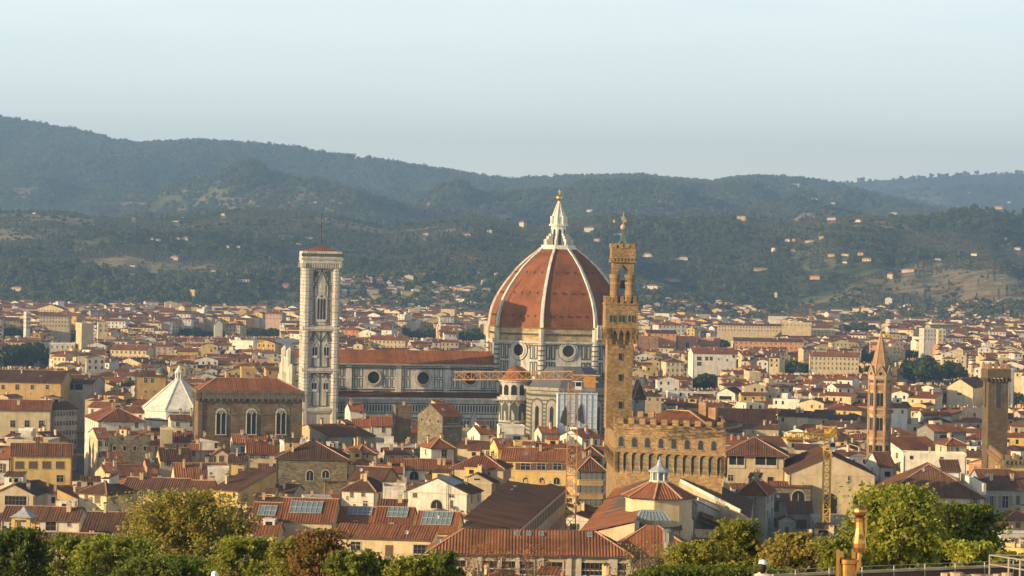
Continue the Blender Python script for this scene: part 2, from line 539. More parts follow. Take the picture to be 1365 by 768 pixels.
R2 = crest([(-500, 95), (-60, 143), (0, 160), (60, 169), (110, 179), (150, 189), (190, 196), (230, 193), (260, 192), (300, 194), (350, 196), (400, 200), (440, 208),
            (500, 215), (540, 222), (600, 231), (640, 238), (680, 243), (720, 241), (760, 239), (800, 239), (850, 237), (890, 242), (950, 247), (980, 242),
            (1010, 240), (1050, 240), (1090, 244), (1110, 248), (1150, 258), (1200, 269), (1250, 279), (1300, 288), (1365, 297), (1700, 300)], D2)
R1B = crest([(-300, 300), (1080, 275), (1150, 264), (1200, 257), (1260, 252), (1320, 248), (1365, 248), (1700, 252)], D1B)
R1 = crest([(-300, 300), (900, 280), (1000, 264), (1060, 257), (1110, 247), (1150, 242), (1200, 239), (1250, 236), (1300, 233), (1365, 231), (1700, 240)], D1)
TOE = 4250.0
def terrain_z(u, D):
    """height of the land in column u (photo pixels) at distance D"""
    u, D = np.broadcast_arrays(np.asarray(u, float), np.asarray(D, float))
    x = (u - CX) / F * D
    z3, z2, z1b, z1 = (np.interp(u, *r) for r in (R3, R2, R1B, R1))
    low = np.zeros_like(D)
    # near slope below the terrace
    near = np.where(D < 72, 69.0, np.clip(62 * (1 - (D - 80) / 340), 0, 62))
    s = np.clip((D - TOE) / (D3 - TOE), 0, 1)
    fz = z3 * (0.35 * s + 0.65 * s ** 1.5)
    fz = fz + (fbm(x / 380, D / 520, 3) * 46 + fbm(x / 150, D / 200, 8, 2) * 9) * np.sin(np.pi * s) ** 0.8 * np.clip(z3 / 200, .3, 1.2)
    v3 = z3 - 34
    t = np.clip((D - D3) / (D2 - D3), 0, 1)
    mid = z3 * (1 - t) ** 2 + z2 * t ** 1.45 - 60 * np.sin(np.pi * np.clip(t * 2.2, 0, 1))
    mid = mid + (fbm(x / 800, D / 1700, 21) * 190 + fbm(x / 300, D / 600, 31, 3) * 50) * np.sin(np.pi * t) ** 0.8
    fz = np.minimum(fz, np.maximum(80 + (z3 - 80) * D / D3 - 3 - 12 * (1 - s), 6 + 60 * s))
    mid = np.minimum(mid, 80 + (z2 - 80) * D / D2 - 40 * (1 - t))
    t1 = np.clip((D - D2) / (D1B - D2), 0, 1)
    far = z2 * (1 - t1) + z1b * t1 - 180 * np.sin(np.pi * t1) + fbm(x / 900, D / 700, 41) * 60 * np.sin(np.pi * t1)
    t2 = np.clip((D - D1B) / (D1 - D1B), 0, 1)
    ff = z1b * (1 - t2) + z1 * t2 - 120 * np.sin(np.pi * t2)
    z = np.where(D < TOE, near, np.where(D < D3, fz, np.where(D < D2, mid, np.where(D < D1B, far, ff))))
    z = np.where(D > D1, z1 - (D - D1) * 0.12, z)
    return np.maximum(z, 0)
dens = lambda x, D: fbm(x / 330, D / 260, 61, 4)
us = np.concatenate([np.linspace(-1700, -560, 30), np.linspace(-540, 1900, 420), np.linspace(1930, 3050, 30)])
ds = np.concatenate([[3, 30, 71, 72.5, 80, 150, 250, 350, 425, 700, 1200, 2000, 3000, 4000], np.linspace(TOE, D3, 60), np.linspace(D3 + 30, D2, 120),
                     np.linspace(D2 + 60, D1B, 24), np.linspace(D1B + 200, D1, 14), [19200, 21000]])
U, DD = np.meshgrid(us, ds)
Z = terrain_z(U, DD)
X = (U - CX) / F * DD
nu, nd = len(us), len(ds)
gv = np.stack([X, DD, Z], -1).reshape(-1, 3)
ii = (np.arange(nd - 1)[:, None] * nu + np.arange(nu - 1)[None, :]).ravel()
gf = np.stack([ii, ii + 1, ii + nu + 1, ii + nu], -1)
gm = bpy.data.meshes.new('ground')
gm.from_pydata(gv.tolist(), [], gf.tolist())
ca = gm.attributes.new('cover', 'FLOAT', 'POINT')
ca.data.foreach_set('value', dens(X, DD).ravel().astype(np.float32))
gm.polygons.foreach_set('use_smooth', [True] * len(gf))
mt, n, l, b = nodes('land', 0.95)
tco = objvec(n, l)
sep = n.new('ShaderNodeSeparateXYZ'); l.new(tco, sep.inputs[0])
fld = ramp(n, [(0.26, (0.24, 0.185, 0.105)), (0.40, (0.15, 0.13, 0.068)), (0.52, (0.095, 0.10, 0.046)), (0.62, (0.045, 0.058, 0.026))])
cat_ = n.new('ShaderNodeAttribute'); cat_.attribute_name = 'cover'
cm_ = n.new('ShaderNodeMath'); cm_.operation = 'MULTIPLY_ADD'; cm_.inputs[1].default_value = 0.5; cm_.inputs[2].default_value = 0.22
cn_ = n.new('ShaderNodeMath'); cn_.operation = 'MULTIPLY_ADD'; cn_.inputs[1].default_value = 0.55
l.new(cat_.outputs['Fac'], cm_.inputs[0])
l.new(noise(n, l, objvec(n, l, (1 / 160, 1 / 90, 1 / 60)), 1.0, 6, 0.6), cn_.inputs[0]); l.new(cm_.outputs[0], cn_.inputs[2])
l.new(cn_.outputs[0], fld.inputs['Fac'])
fine = ramp(n, [(0.38, (0.42, 0.46, 0.40)), (0.62, (1.2, 1.15, 1.1))])
l.new(noise(n, l, objvec(n, l, (1 / 55, 1 / 18, 1 / 12)), 1.0, 5, 0.7), fine.inputs['Fac'])
hillcol = mul(n, l, fld.outputs['Color'], fine.outputs['Color'])
mr = n.new('ShaderNodeMapRange')
mr.inputs['From Min'].default_value, mr.inputs['From Max'].default_value = TOE - 150, TOE + 150
l.new(sep.outputs[1], mr.inputs['Value'])
mx = n.new('ShaderNodeMix'); mx.data_type = 'RGBA'
l.new(mr.outputs['Result'], mx.inputs[0])
mx.inputs[6].default_value = (0.10, 0.088, 0.072, 1)
l.new(hillcol, mx.inputs[7])
l.new(mx.outputs[2], b.inputs['Base Color'])
bump(n, l, b, noise(n, l, objvec(n, l, (1 / 14, 1 / 14, 1 / 14)), 1.0, 4), 0.8, 5)
gm.materials.append(mt)
ground = bpy.data.objects.new('ground', gm)
ground['kind'] = 'structure'
COL.objects.link(ground)
def hit(px, py, lo=TOE, hi=19500.0):
    """where the sight line through a pixel meets the hills"""
    Ds = np.arange(lo, hi, 12.0)
    r = ray(px, py)
    k = Ds / r.y
    x, z = r.x * k, EYE + r.z * k
    g = terrain_z(CX + F * x / Ds, Ds)
    w = np.nonzero(g >= z)[0]
    if len(w) == 0: return None
    i = w[0]
    return Vector((x[i], Ds[i], g[i]))

# ------------------------------------------------------------------ woods on the hills
def leaf_cloud(rs, n, size, shape, flat=0.6):
    """n leaf-clump quads spread through a crown; shape(k) gives points"""
    P = shape(n)
    nrm = rs.normal(size=(n, 3)); nrm[:, 2] = np.abs(nrm[:, 2]) * flat + 0.15
    nrm /= np.linalg.norm(nrm, axis=1)[:, None]
    a = np.cross(nrm, rs.normal(size=(n, 3))); a /= np.linalg.norm(a, axis=1)[:, None]
    b_ = np.cross(nrm, a)
    s = size * rs.uniform(0.6, 1.35, (n, 1))
    q = np.stack([P + a * s, P + b_ * s * 0.7, P - a * s, P - b_ * s * 0.7], 1)
    return q.reshape(-1, 3)
def quads_mesh(name, v, mat, extra=None):
    nq = len(v) // 4
    me = bpy.data.meshes.new(name)
    faces = np.arange(nq * 4).reshape(-1, 4).tolist()
    vv = v.tolist()
    mi = [0] * nq
    mats = [mat]
    if extra:
        k = len(vv)
        vv += [tuple(p) for p in extra.v]
        faces += [tuple(i + k for i in f) for f in extra.f]
        mi += [1] * len(extra.f)
        mats.append(M['bark'])
    me.from_pydata(vv, [], faces)
    for a in mats: me.materials.append(a)
    me.polygons.foreach_set('material_index', mi)
    me.update()
    return me
def ball(rs, rx, ry, rz, cz, lumps=6):
    C = rs.normal(size=(lumps, 3)); C /= np.linalg.norm(C, axis=1)[:, None]
    C = C * np.array([rx, ry, rz]) * 0.5
    def f(n):
        k = rs.integers(0, lumps, n)
        d = rs.normal(size=(n, 3)); d /= np.linalg.norm(d, axis=1)[:, None]
        p = C[k] + d * np.array([rx, ry, rz]) * 0.52 * rs.uniform(0.75, 1.0, (n, 1))
        p[:, 2] += cz
        return p
    return f
def spindle(rs, r, h):
    def f(n):
        z = rs.uniform(0.02, 1, n)
        t = rs.uniform(0, 2 * np.pi, n)
        rr = r * np.sin(np.pi * np.clip(z * 0.86 + 0.12, 0, 1)) ** 0.7 * rs.uniform(0.7, 1, n)
        return np.stack([rr * np.cos(t), rr * np.sin(t), z * h], 1)
    return f
M['wood'] = leafmat('woodland_leaves', [(0.15, (0.038, 0.055, 0.018)), (0.5, (0.105, 0.125, 0.036)), (0.85, (0.22, 0.215, 0.062))], 0.02, 0.3)
M['pine'] = leafmat('pine_needles', [(0.15, (0.015, 0.030, 0.014)), (0.5, (0.030, 0.052, 0.022)), (0.85, (0.05, 0.075, 0.03))], 0.2, 0.15)
M['olive'] = leafmat('olive_leaves', [(0.15, (0.07, 0.08, 0.045)), (0.5, (0.14, 0.145, 0.08)), (0.85, (0.21, 0.205, 0.115))], 0.2, 0.2)
rs = np.random.default_rng(5)
wood_kinds = []
for k in range(3):
    wood_kinds.append(quads_mesh('wood_crown', leaf_cloud(rs, 150, 1.15, ball(rs, 5.0, 5.0, 4.6, 4.6, 7)), M['wood']))
pinek = [quads_mesh('pine_crown', leaf_cloud(rs, 110, 1.1, ball(rs, 5.5, 5.5, 2.2, 9.0, 6)), M['pine'])]
cypk = [quads_mesh('cypress_crown', leaf_cloud(rs, 110, 0.8, spindle(rs, 1.7, 15)), M['pine'])]
olivek = [quads_mesh('olive_crown', leaf_cloud(rs, 80, 0.9, ball(rs, 3.2, 3.2, 2.4, 2.6, 5)), M['olive'])]
def scatter(name, label, pts, meshes):
    """one mass of trees: points carrying a scale, instanced with geometry nodes"""
    me = bpy.data.meshes.new(name)
    me.from_pydata(pts[:, :3].tolist(), [], [])
    at_ = me.attributes.new('size', 'FLOAT', 'POINT')
    at_.data.foreach_set('value', pts[:, 3].astype(np.float32))
    o = bpy.data.objects.new(name, me)
    o['kind'] = 'stuff'
    o['label'] = label
    o['category'] = 'woods'
    COL.objects.link(o)
    g = bpy.data.node_groups.new(name, 'GeometryNodeTree')
    g.interface.new_socket('Geometry', in_out='INPUT', socket_type='NodeSocketGeometry')
    g.interface.new_socket('Geometry', in_out='OUTPUT', socket_type='NodeSocketGeometry')
    N, L = g.nodes, g.links
    gi, go = N.new('NodeGroupInput'), N.new('NodeGroupOutput')
    m2p = N.new('GeometryNodeMeshToPoints')
    L.new(gi.outputs[0], m2p.inputs['Mesh'])
    iop = N.new('GeometryNodeInstanceOnPoints')
    L.new(m2p.outputs[0], iop.inputs['Points'])
    join = N.new('GeometryNodeJoinGeometry')
    for k, mm in enumerate(meshes):
        to = bpy.data.objects.new(mm.name, mm)
        oi = N.new('GeometryNodeObjectInfo')
        oi.inputs['Object'].default_value = to
        oi.inputs['As Instance'].default_value = True
        L.new(oi.outputs['Geometry'], join.inputs[0])
    L.new(join.outputs[0], iop.inputs['Instance'])
    iop.inputs['Pick Instance'].default_value = True
    rv = N.new('FunctionNodeRandomValue'); rv.data_type = 'FLOAT_VECTOR'
    rv.inputs[1].default_value = (0.08, 0.08, 6.283)
    L.new(rv.outputs[0], iop.inputs['Rotation'])
    na = N.new('GeometryNodeInputNamedAttribute'); na.data_type = 'FLOAT'
    na.inputs['Name'].default_value = 'size'
    L.new(na.outputs[0], iop.inputs['Scale'])
    L.new(iop.outputs[0], go.inputs[0])
    md = o.modifiers.new('scatter', 'NODES')
    md.node_group = g
    return o
def sample(n, lo, hi, seed, keep):
    r_ = np.random.default_rng(seed)
    D = np.sqrt(r_.uniform(lo ** 2, hi ** 2, n))
    u = r_.uniform(-420, 1790, n)
    x = (u - CX) / F * D
    k = keep(x, D, r_)
    u, D, x = u[k], D[k], x[k]
    return np.stack([x, D, terrain_z(u, D) - 0.6, np.ones(len(x))], 1), u
keep_near = lambda x, D, r_: (dens(x, D) + np.clip((4900 - D) / 500, 0, 0.9) + r_.uniform(-0.22, 0.22, len(x))) > 0.08
VILLAS = []     # footprints kept clear of trees: (x, y, radius)
def clear(p):
    if VILLAS:
        V = np.array(VILLAS)
        for vx, vy, vr in V:
            # nothing on the house and nothing tall in front of it
            k = (np.abs(p[:, 0] - vx * p[:, 1] / vy) > vr * 0.8) | (p[:, 1] < vy - vr * 3 - 40) | (p[:, 1] > vy + vr)
            p = p[k]
    return p
def make_woods():
    p, u = sample(33000, 3300, 6000, 1, lambda x, D, r_: np.where(D < TOE, (fbm(x / 120, D / 90, 17, 3) + (D - 3900) / 700 + r_.uniform(-.5, .5, len(x))) > 0.35, keep_near(x, D, r_)))
    r_ = np.random.default_rng(9)
    p[:, 3] = r_.uniform(0.55, 1.5, len(p)) * np.where(p[:, 1] < TOE, .85, np.where(p[:, 1] < 4800, 1.4, 1.05))
    p = clear(p)
    scatter('hillside_woods', 'dark green broadleaf woods covering the near foothills behind the city', p, wood_kinds)
    p, u = sample(3400, TOE - 60, 5900, 2, lambda x, D, r_: fbm(x / 200, D / 160, 91, 3) > 0.25)
    p[:, 3] = r_.uniform(0.7, 1.5, len(p))
    scatter('umbrella_pine_woods', 'dark umbrella pines standing in clumps over the foothill woods', clear(p), pinek)
    p, u = sample(4200, TOE - 40, 5950, 3, lambda x, D, r_: fbm(x / 150, D / 120, 77, 3) > 0.35)
    p[:, 3] = r_.uniform(0.6, 1.35, len(p))
    scatter('cypress_woods', 'slim dark cypresses in stands and rows over the foothills', clear(p), cypk)
    # olive groves planted in rows on the open ground
    g = []
    for D in np.arange(4500, 6000, 10.0):
        x = np.arange(-0.31 * D, 0.31 * D, 8.0)
        g.append(np.stack([x + (D % 20) / 5, np.full_like(x, D)], 1))
    g = np.concatenate(g) + r_.normal(size=(sum(len(k) for k in g), 2)) * 0.9
    k = (dens(g[:, 0], g[:, 1]) < 0.12) & (fbm(g[:, 0] / 210, g[:, 1] / 170, 13, 3) > -0.35)
    g = g[k]
    uu = CX + F * g[:, 0] / g[:, 1]
    p = np.stack([g[:, 0], g[:, 1], terrain_z(uu, g[:, 1]) - 0.4, r_.uniform(0.7, 1.2, len(g))], 1)
    scatter('olive_groves', 'grey green olive groves in rows on the open hillsides', clear(p), olivek)
    p, u = sample(16000, TOE, 5950, 14, lambda x, D, r_: (dens(x, D) < 0.1) & (fbm(x / 70, D / 60, 45, 3) > -.15))
    p[:, 3] = r_.uniform(0.25, 0.75, len(p))
    scatter('hedgerow_trees', 'small scattered trees and hedgerows dotting the open hillside fields', clear(p), wood_kinds)
    p, u = sample(90000, 6000, 12600, 4, lambda x, D, r_: (fbm(x / 420, D / 300, 161, 4) + r_.uniform(-0.3, 0.3, len(x)) + np.clip((D - 11500) / 1000, 0, .8)) > -0.75)
    p[:, 3] = r_.uniform(0.9, 2.1, len(p)) * np.clip(p[:, 1] / 7500, .8, 1.9)
    scatter('mountain_woods', 'blue hazed woods covering the high ridge behind the city', clear(p), wood_kinds[:2])
    p, u = sample(9000, D1B - 700, D1 + 150, 6, lambda x, D, r_: np.abs(x) > -1)
    p[:, 3] = r_.uniform(2.0, 4.0, len(p))
    scatter('distant_woods', 'pale blue woods on the farthest ridge at the right', p, wood_kinds[:1])

# ------------------------------------------------------------------ the air
def make_haze():
    hb = MB()
    hb.box(-15000, 15000, -300, 21500, -1.2, 1120)
    hz = hb.build('haze', [])
    hz['kind'] = 'stuff'
    hz['label'] = 'pale summer haze between the city and the hills'
    hm = bpy.data.materials.new('haze')
    hm.use_nodes = True
    hn = hm.node_tree.nodes
    for k in list(hn):
        if k.type == 'BSDF_PRINCIPLED': hn.remove(k)
    pv = hn.new('ShaderNodeVolumePrincipled')
    pv.inputs['Color'].default_value = (0.36, 0.61, 1.0, 1)
    pv.inputs['Density'].default_value = HAZE
    pv.inputs['Anisotropy'].default_value = 0.2
    out = [k for k in hn if k.type == 'OUTPUT_MATERIAL'][0]
    hm.node_tree.links.new(pv.outputs[0], out.inputs['Volume'])
    hz.data.materials.append(hm)
HAZE = 7.8e-5
N_NEAR = 205
M['leadroof'] = plain('weathered_lead', (0.12, 0.12, 0.125), .6)
PROTECT = []      # (px0, px1, y_bottom_that_must_stay_visible, D): filler houses in front keep below
FOOT = []         # occupied ground: (frame, x0, x1, y0, y1)
def claim(fr, x0, x1, y0, y1):
    FOOT.append((fr, x0, x1, y0, y1))
def merlons(mb, pts, z, w, gap, h, t, m=0, swallow=False):
    """battlements along a closed or open run of ground points"""
    for (ax, ay), (bx, by) in zip(pts, pts[1:]):
        L = math.hypot(bx - ax, by - ay)
        n = max(1, round(L / (w + gap)))
        dx, dy = (bx - ax) / L, (by - ay) / L
        st = L / n
        for i in range(n):
            s0 = i * st + gap / 2
            s1 = (i + 1) * st - gap / 2
            p = [(ax + dx * s0, ay + dy * s0), (ax + dx * s1, ay + dy * s1), (ax + dx * s1 - dy * t, ay + dy * s1 + dx * t), (ax + dx * s0 - dy * t, ay + dy * s0 + dx * t)]
            mb.prism(p, z, z + h, m)
YAW = 9.5
# ================================================================== cathedral
P = at(739, 600, 1061)
C = Frame(P.x, P.y, YAW)
cath = thing('cathedral', 'striped marble cathedral under a huge brick red dome with white ribs', 'cathedral', C)
def zc(y, yl=-26.0, px=739): return C.front(px, y, yl)[1]
RD = 27.6
A8 = -math.pi / 2 + math.pi / 8          # octagon with a flat side to the front
def oct_(r, cx=0, cy=0): return ngon(r, 8, A8, cx, cy)
z_spr, z_band, z_oct = zc(437), zc(458), zc(505)
# dome shell
prof = [(27.6, 437), (27.4, 431), (26.4, 412), (24.1, 394), (20.4, 375), (15.9, 356), (11.4, 342), (7.2, 331)]
pz = [C.front(739, y, -r * 0.9)[1] for r, y in prof]
zz = np.linspace(pz[0], pz[-1], 22)
def smooth_r(z):
    # cubic through the measured outline
    i = min(max(np.searchsorted(pz, z) - 1, 0), len(pz) - 2)
    p0 = prof[max(i - 1, 0)][0]; p1 = prof[i][0]; p2 = prof[i + 1][0]; p3 = prof[min(i + 2, len(prof) - 1)][0]
    t = (z - pz[i]) / (pz[i + 1] - pz[i])
    return 0.5 * (2 * p1 + (p2 - p0) * t + (2 * p0 - 5 * p1 + 4 * p2 - p3) * t * t + (3 * p1 - p0 - 3 * p2 + p3) * t ** 3)
rr = [smooth_r(z) for z in zz]
mb = MB()
for k in range(len(zz) - 1):
    a, b_ = oct_(rr[k]), oct_(rr[k + 1])
    for i in range(8):
        j = (i + 1) % 8
        mb.face([(*a[i], zz[k]), (*a[j], zz[k]), (*b_[j], zz[k + 1]), (*b_[i], zz[k + 1])], 0)
# small dark ventilation holes in the shell
for i in range(8):
    t = A8 + math.pi / 8 + i * math.pi / 4
    for zf, n in ((0.13, 5), (0.42, 4), (0.68, 3)):
        z = pz[0] + (pz[-1] - pz[0]) * zf
        ap = smooth_r(z) * math.cos(math.pi / 8) + 0.02
        for q in range(n):
            w = (q - (n - 1) / 2) * smooth_r(z) * 0.62 / n
            cx, cy = ap * math.cos(t) - w * math.sin(t), ap * math.sin(t) + w * math.cos(t)
            tx, ty = -math.sin(t), math.cos(t)
            mb.prism([(cx - tx * .28, cy - ty * .28), (cx + math.cos(t) * .25 - tx * .28, cy + math.sin(t) * .25 - ty * .28),
                      (cx + math.cos(t) * .25 + tx * .28, cy + math.sin(t) * .25 + ty * .28), (cx + tx * .28, cy + ty * .28)][::-1], z, z + 0.75, 1)
dome = mb.build('dome', [M['dometile'], M['iron']], cath)
for i in range(8):
    mb = MB()
    t = A8 + i * math.pi / 4
    ct, st = math.cos(t), math.sin(t)
    for k in range(len(zz) - 1):
        for w, d in ((0.68, 0.65),):
            w0, w1 = w * (1 - 0.35 * k / 21), w * (1 - 0.35 * (k + 1) / 21)
            q = []
            for r_, z, ww in ((rr[k], zz[k], w0), (rr[k + 1], zz[k + 1], w1)):
                for dr, s_ in ((-0.6, -1), (d, -1), (d, 1), (-0.6, 1)):
                    q.append(((r_ + dr) * ct - s_ * ww * st, (r_ + dr) * st + s_ * ww * ct, z))
            mb.face([q[1], q[2], q[6], q[5]], 0)
            mb.face([q[0], q[1], q[5], q[4]], 0)
            mb.face([q[2], q[3], q[7], q[6]], 0)
    mb.build('rib', M['navemarble'], dome)
# drum: unfinished band, marble storey with panels, oculi
mb = MB()
mb.prism(oct_(27.3), z_band, z_spr - 0.6, 0)
mb.taper(oct_(27.3), z_spr - 0.6, oct_(28.2), z_spr, 0)
for i in range(8):
    t = A8 + math.pi / 8 + i * math.pi / 4
    ct, st = math.cos(t), math.sin(t)
    ap = 27.3 * math.cos(math.pi / 8)
    for q in range(22):
        w = (q - 10.5) * 0.86
        c_ = (ap * ct - w * st, ap * st + w * ct)
        mb.prism([(c_[0] + st * .2, c_[1] - ct * .2), (c_[0] + ct * .3 + st * .2, c_[1] + st * .3 - ct * .2), (c_[0] + ct * .3 - st * .2, c_[1] + st * .3 + ct * .2), (c_[0] - st * .2, c_[1] + ct * .2)], z_band + 3.0, z_band + 3.7, 1)
mb.build('drum_band', [M['rough'], M['iron']], cath)
mb = MB()
mb.prism(oct_(27.6), 0, z_oct, 0)
mb.prism(oct_(27.6), z_oct, z_band, 0)
mb.prism(oct_(28.6), z_band, z_band + 0.7, 0)
mb.prism(oct_(28.6), z_oct - 1.2, z_oct, 0)
mb.prism(oct_(28.0), z_oct - 2.0, z_oct - 1.2, 1)
for i in range(8):           # corner pilasters
    t = A8 + i * math.pi / 4
    cx, cy = 27.6 * math.cos(t), 27.6 * math.sin(t)
    mb.prism(ngon(1.25, 8, t, cx, cy), z_oct, z_band + 5.5, 0)
    for zz2 in np.arange(z_oct + 1, z_band, 1.9): mb.prism(ngon(1.29, 8, t, cx, cy), zz2, zz2 + .5, 1, False, False)
drum = mb.build('drum', [M['marble'], M['greenmarble']], cath)
zo = zc(468)
side = 2 * 27.6 * math.sin(math.pi / 8)
apo = 27.6 * math.cos(math.pi / 8)
for i in range(8):
    ang = i * math.pi / 4
    pm = MB()
    h = z_band - z_oct
    # two rows of dark framed panels either side of the round window
    for row in range(2):
        z0 = z_oct + 0.7 + row * (h / 2 - 0.2)
        z1 = z0 + h / 2 - 1.1
        for x in (-7.95, -5.95, 5.95, 7.95):
            pm.pframe(x - 0.85, x + 0.85, z0, z1, -apo, 0.5, 0.10, 0)
        for x in (-4.4, 4.4, -2.9, 2.9):
            if abs(x) < 3 and row == 0: pass
            pm.pframe(x - 0.55, x + 0.55, z0 if row == 0 else z1 - (1.6 if abs(x) > 3 else .9), z0 + (1.6 if abs(x) > 3 else .9) if row == 0 else z1, -apo, 0.34, 0.08, 0)
    o = pm.build('panel_frames', M['greenmarble'], drum); o.rotation_euler.z = ang
    om = MB()
    om.ring(0, zo, 2.3, 3.0, -apo - 0.55, -apo, 0, 22)
    om.ring(0, zo, 3.0, 3.9, -apo - 0.35, -apo, 0, 22)
    om.ring(0, zo, 3.9, 4.15, -apo - 0.2, -apo, 1, 22)
    om.disc(0, zo, 2.4, -apo - 0.06, 2, 22)
    o = om.build('round_window', [M['marble'], M['greenmarble'], M['glass']], cath); o.rotation_euler.z = ang
# white balcony on one side of the dome foot
gb = MB()
x0, x1 = -side / 2 - 0.6, side / 2 + 0.6
gb.box(x0, x1, -apo - 1.6, -apo, z_band + 1.6, z_band + 2.4)
gb.box(x0, x1, -apo - 1.6, -apo - 1.3, z_spr + 0.5, z_spr + 1.2)
for q in range(13):
    x = x0 + (x1 - x0) * q / 12
    gb.box(x - 0.25, x + 0.25, -apo - 1.6, -apo - 1.25, z_band + 2.4, z_spr + 0.5)
gb.box(x0, x1, -apo - 1.2, -apo - 0.3, z_band + 2.4, z_spr + 0.2, 1)
o = gb.build('gallery', [M['whitemarble'], M['grey']], cath); o.rotation_euler.z = math.pi / 4
# lantern
lt = MB()
zl = zc(331, -6)
zk = lambda y: C.front(739, y, -3)[1]
lt.lathe([(7.6, zl - 0.5), (7.6, zl + 0.3), (6.9, zl + 0.3), (6.9, zl + 1.3), (6.6, zl + 1.3), (6.6, zl + 0.4), (2, zl + 0.4)], 8, 0, a0=A8, a1=A8 + 2 * math.pi)
lt.prism(ngon(3.1, 8, A8), zl, zk(301), 0)
lt.prism(ngon(3.9, 8, A8), zk(301), zk(298.5), 0)
lt.prism(ngon(2.9, 8, A8), zk(298.5), zk(290), 0)
for i in range(8):
    t = A8 + i * math.pi / 4
    lt.prism(ngon(0.42, 6, 0, 3.0 * math.cos(t), 3.0 * math.sin(t)), zk(298.5), zk(288), 0)
    ct, st = math.cos(t), math.sin(t)
    for a_, b_, z0, z1 in ((2.9, 5.9, zl + 0.3, zl + 3.6), (2.9, 4.9, zl + 3.6, zl + 4.8), (2.9, 4.0, zl + 4.8, zl + 5.8)):
        lt.prism([(a_ * ct + st * .35, a_ * st - ct * .35), (b_ * ct + st * .35, b_ * st - ct * .35), (b_ * ct - st * .35, b_ * st + ct * .35), (a_ * ct - st * .35, a_ * st + ct * .35)], z0, z1, 0)
lantern = lt.build('lantern', [M['whitemarble']], cath)
lw = MB()
for i in range(8):
    t = A8 + math.pi / 8 + i * math.pi / 4
    ct, st = math.cos(t), math.sin(t)
    ap = 3.1 * math.cos(math.pi / 8) + 0.04
    w = 0.55
    za, zb = zl + 1.0, zk(305)
    lw.face([(ap * ct + w * st, ap * st - w * ct, za), (ap * ct - w * st, ap * st + w * ct, za), (ap * ct - w * st, ap * st + w * ct, zb - .5), (ap * ct, ap * st, zb), (ap * ct + w * st, ap * st - w * ct, zb - .5)], 0)
lw.build('lantern_window', M['glass'], lantern)
lc = MB(); lc.lathe([(2.9, zk(290)), (1.9, zk(282)), (0.75, zk(272)), (0.5, zk(268))], 8, 0, a0=A8, a1=A8 + 2 * math.pi)
for i in range(8):
    t = A8 + i * math.pi / 4
    lc.bar((2.9 * math.cos(t), 2.9 * math.sin(t), zk(290)), (0.6 * math.cos(t), 0.6 * math.sin(t), zk(270)), 0.3)
lc.build('spire', M['whitemarble'], lantern)
lb = MB()
zb = zk(263.5)
lb.lathe([(1.25 * math.sin(math.pi * k / 10), zb - 1.25 * math.cos(math.pi * k / 10)) for k in range(11)], 14)
lb.build('golden_ball', M['gold'], lantern)
lx = MB(); lx.box(-0.12, 0.12, -0.12, 0.12, zb + 1.2, zb + 3.4); lx.box(-0.7, 0.7, -0.1, 0.1, zb + 2.3, zb + 2.55)
lx.build('cross', M['gold'], lantern)
# nave and aisles, running left of the dome
XW = C.front(392, 500, -10.5)[0]
NY, AY = -10.5, -20.5
ze_n = C.front(550, 484.5, NY)[1]
zr_n = C.front(550, 467, 0)[1]
z_as = C.front(550, 524, NY)[1]
z_at = C.front(550, 529, AY)[1]
nv = MB()
nv.box(XW, -20, NY, -NY, 0, ze_n, 0)
nv.box(XW, -22, NY - 0.9, -NY + 0.9, ze_n - 1.0, ze_n - 0.25, 0)
nv.box(XW, -22, NY - 0.5, NY, ze_n - 2.2, ze_n - 1.6, 1)
nv.box(XW, -22, NY - 0.25, NY, z_as + 1.0, z_as + 1.4, 1)
nave = nv.build('nave_wall', [M['navemarble'], M['greenmarble']], cath)
nr = MB()
nr.tiles([(XW, NY - 1.4, ze_n - .1), (-20, NY - 1.4, ze_n - .1), (-20, 0, zr_n), (XW, 0, zr_n)], 0.65, 0.07, 0)
nr.tiles([(-20, -NY + 1.4, ze_n - .1), (XW, -NY + 1.4, ze_n - .1), (XW, 0, zr_n), (-20, 0, zr_n)], 0.65, 0.07, 0)
nr.box(XW, -20, NY - 1.5, -NY + 1.5, ze_n - .5, ze_n - .2, 1)
nr.build('nave_roof', [M['redtile'], M['trim']], cath)
om_px = [498, 564, 627]
ox = [C.front(p, 504, NY)[0] for p in om_px]
ozn = C.front(564, 504, NY)[1]
pf = MB()
zlo, zhi = C.front(550, 517.5, NY)[1], C.front(550, 490.5, NY)[1]
x = XW + 3
x_end = -24.0
bays = [XW + 1.0] + [(ox[0] + ox[1]) / 2, (ox[1] + ox[2]) / 2] + [ox[0] - (ox[1] - ox[0]) / 2]
while x < x_end:
    if all(abs(x + 0.9 - k) > 3.9 for k in ox):
        zm = (zlo + zhi) / 2
        pf.pframe(x, x + 1.42, zlo, zm - .22, NY, 0.26, 0.08, 0)
        pf.pframe(x, x + 1.42, zm + .22, zhi, NY, 0.26, 0.08, 0)
    x += 1.85
pf.box(XW, -22, NY - .07, NY, zlo - .75, zlo - .45, 0)
pf.box(XW, -22, NY - .07, NY, zhi + .4, zhi + .7, 0)
pf.build('panel_frames', M['greenmarble'], nave)
for k in bays[1:]:
    pb = MB(); pb.box(k - 1.1, k + 1.1, NY - 0.5, NY, z_as, ze_n - 1.0, 0)
    pb.build('pilaster', M['navemarble'], nave)
for k in ox:
    om = MB()
    om.ring(k, ozn, 2.35, 2.9, NY - 0.5, NY, 0)
    om.ring(k, ozn, 2.9, 3.5, NY - 0.3, NY, 1)
    om.disc(k, ozn, 2.4, NY - 0.05, 2)
    om.build('round_window', [M['trim'], M['pinkmarble'], M['glass']], cath)
ai = MB()
ai.box(XW, -18, AY, NY, 0, z_at - 0.4, 0)
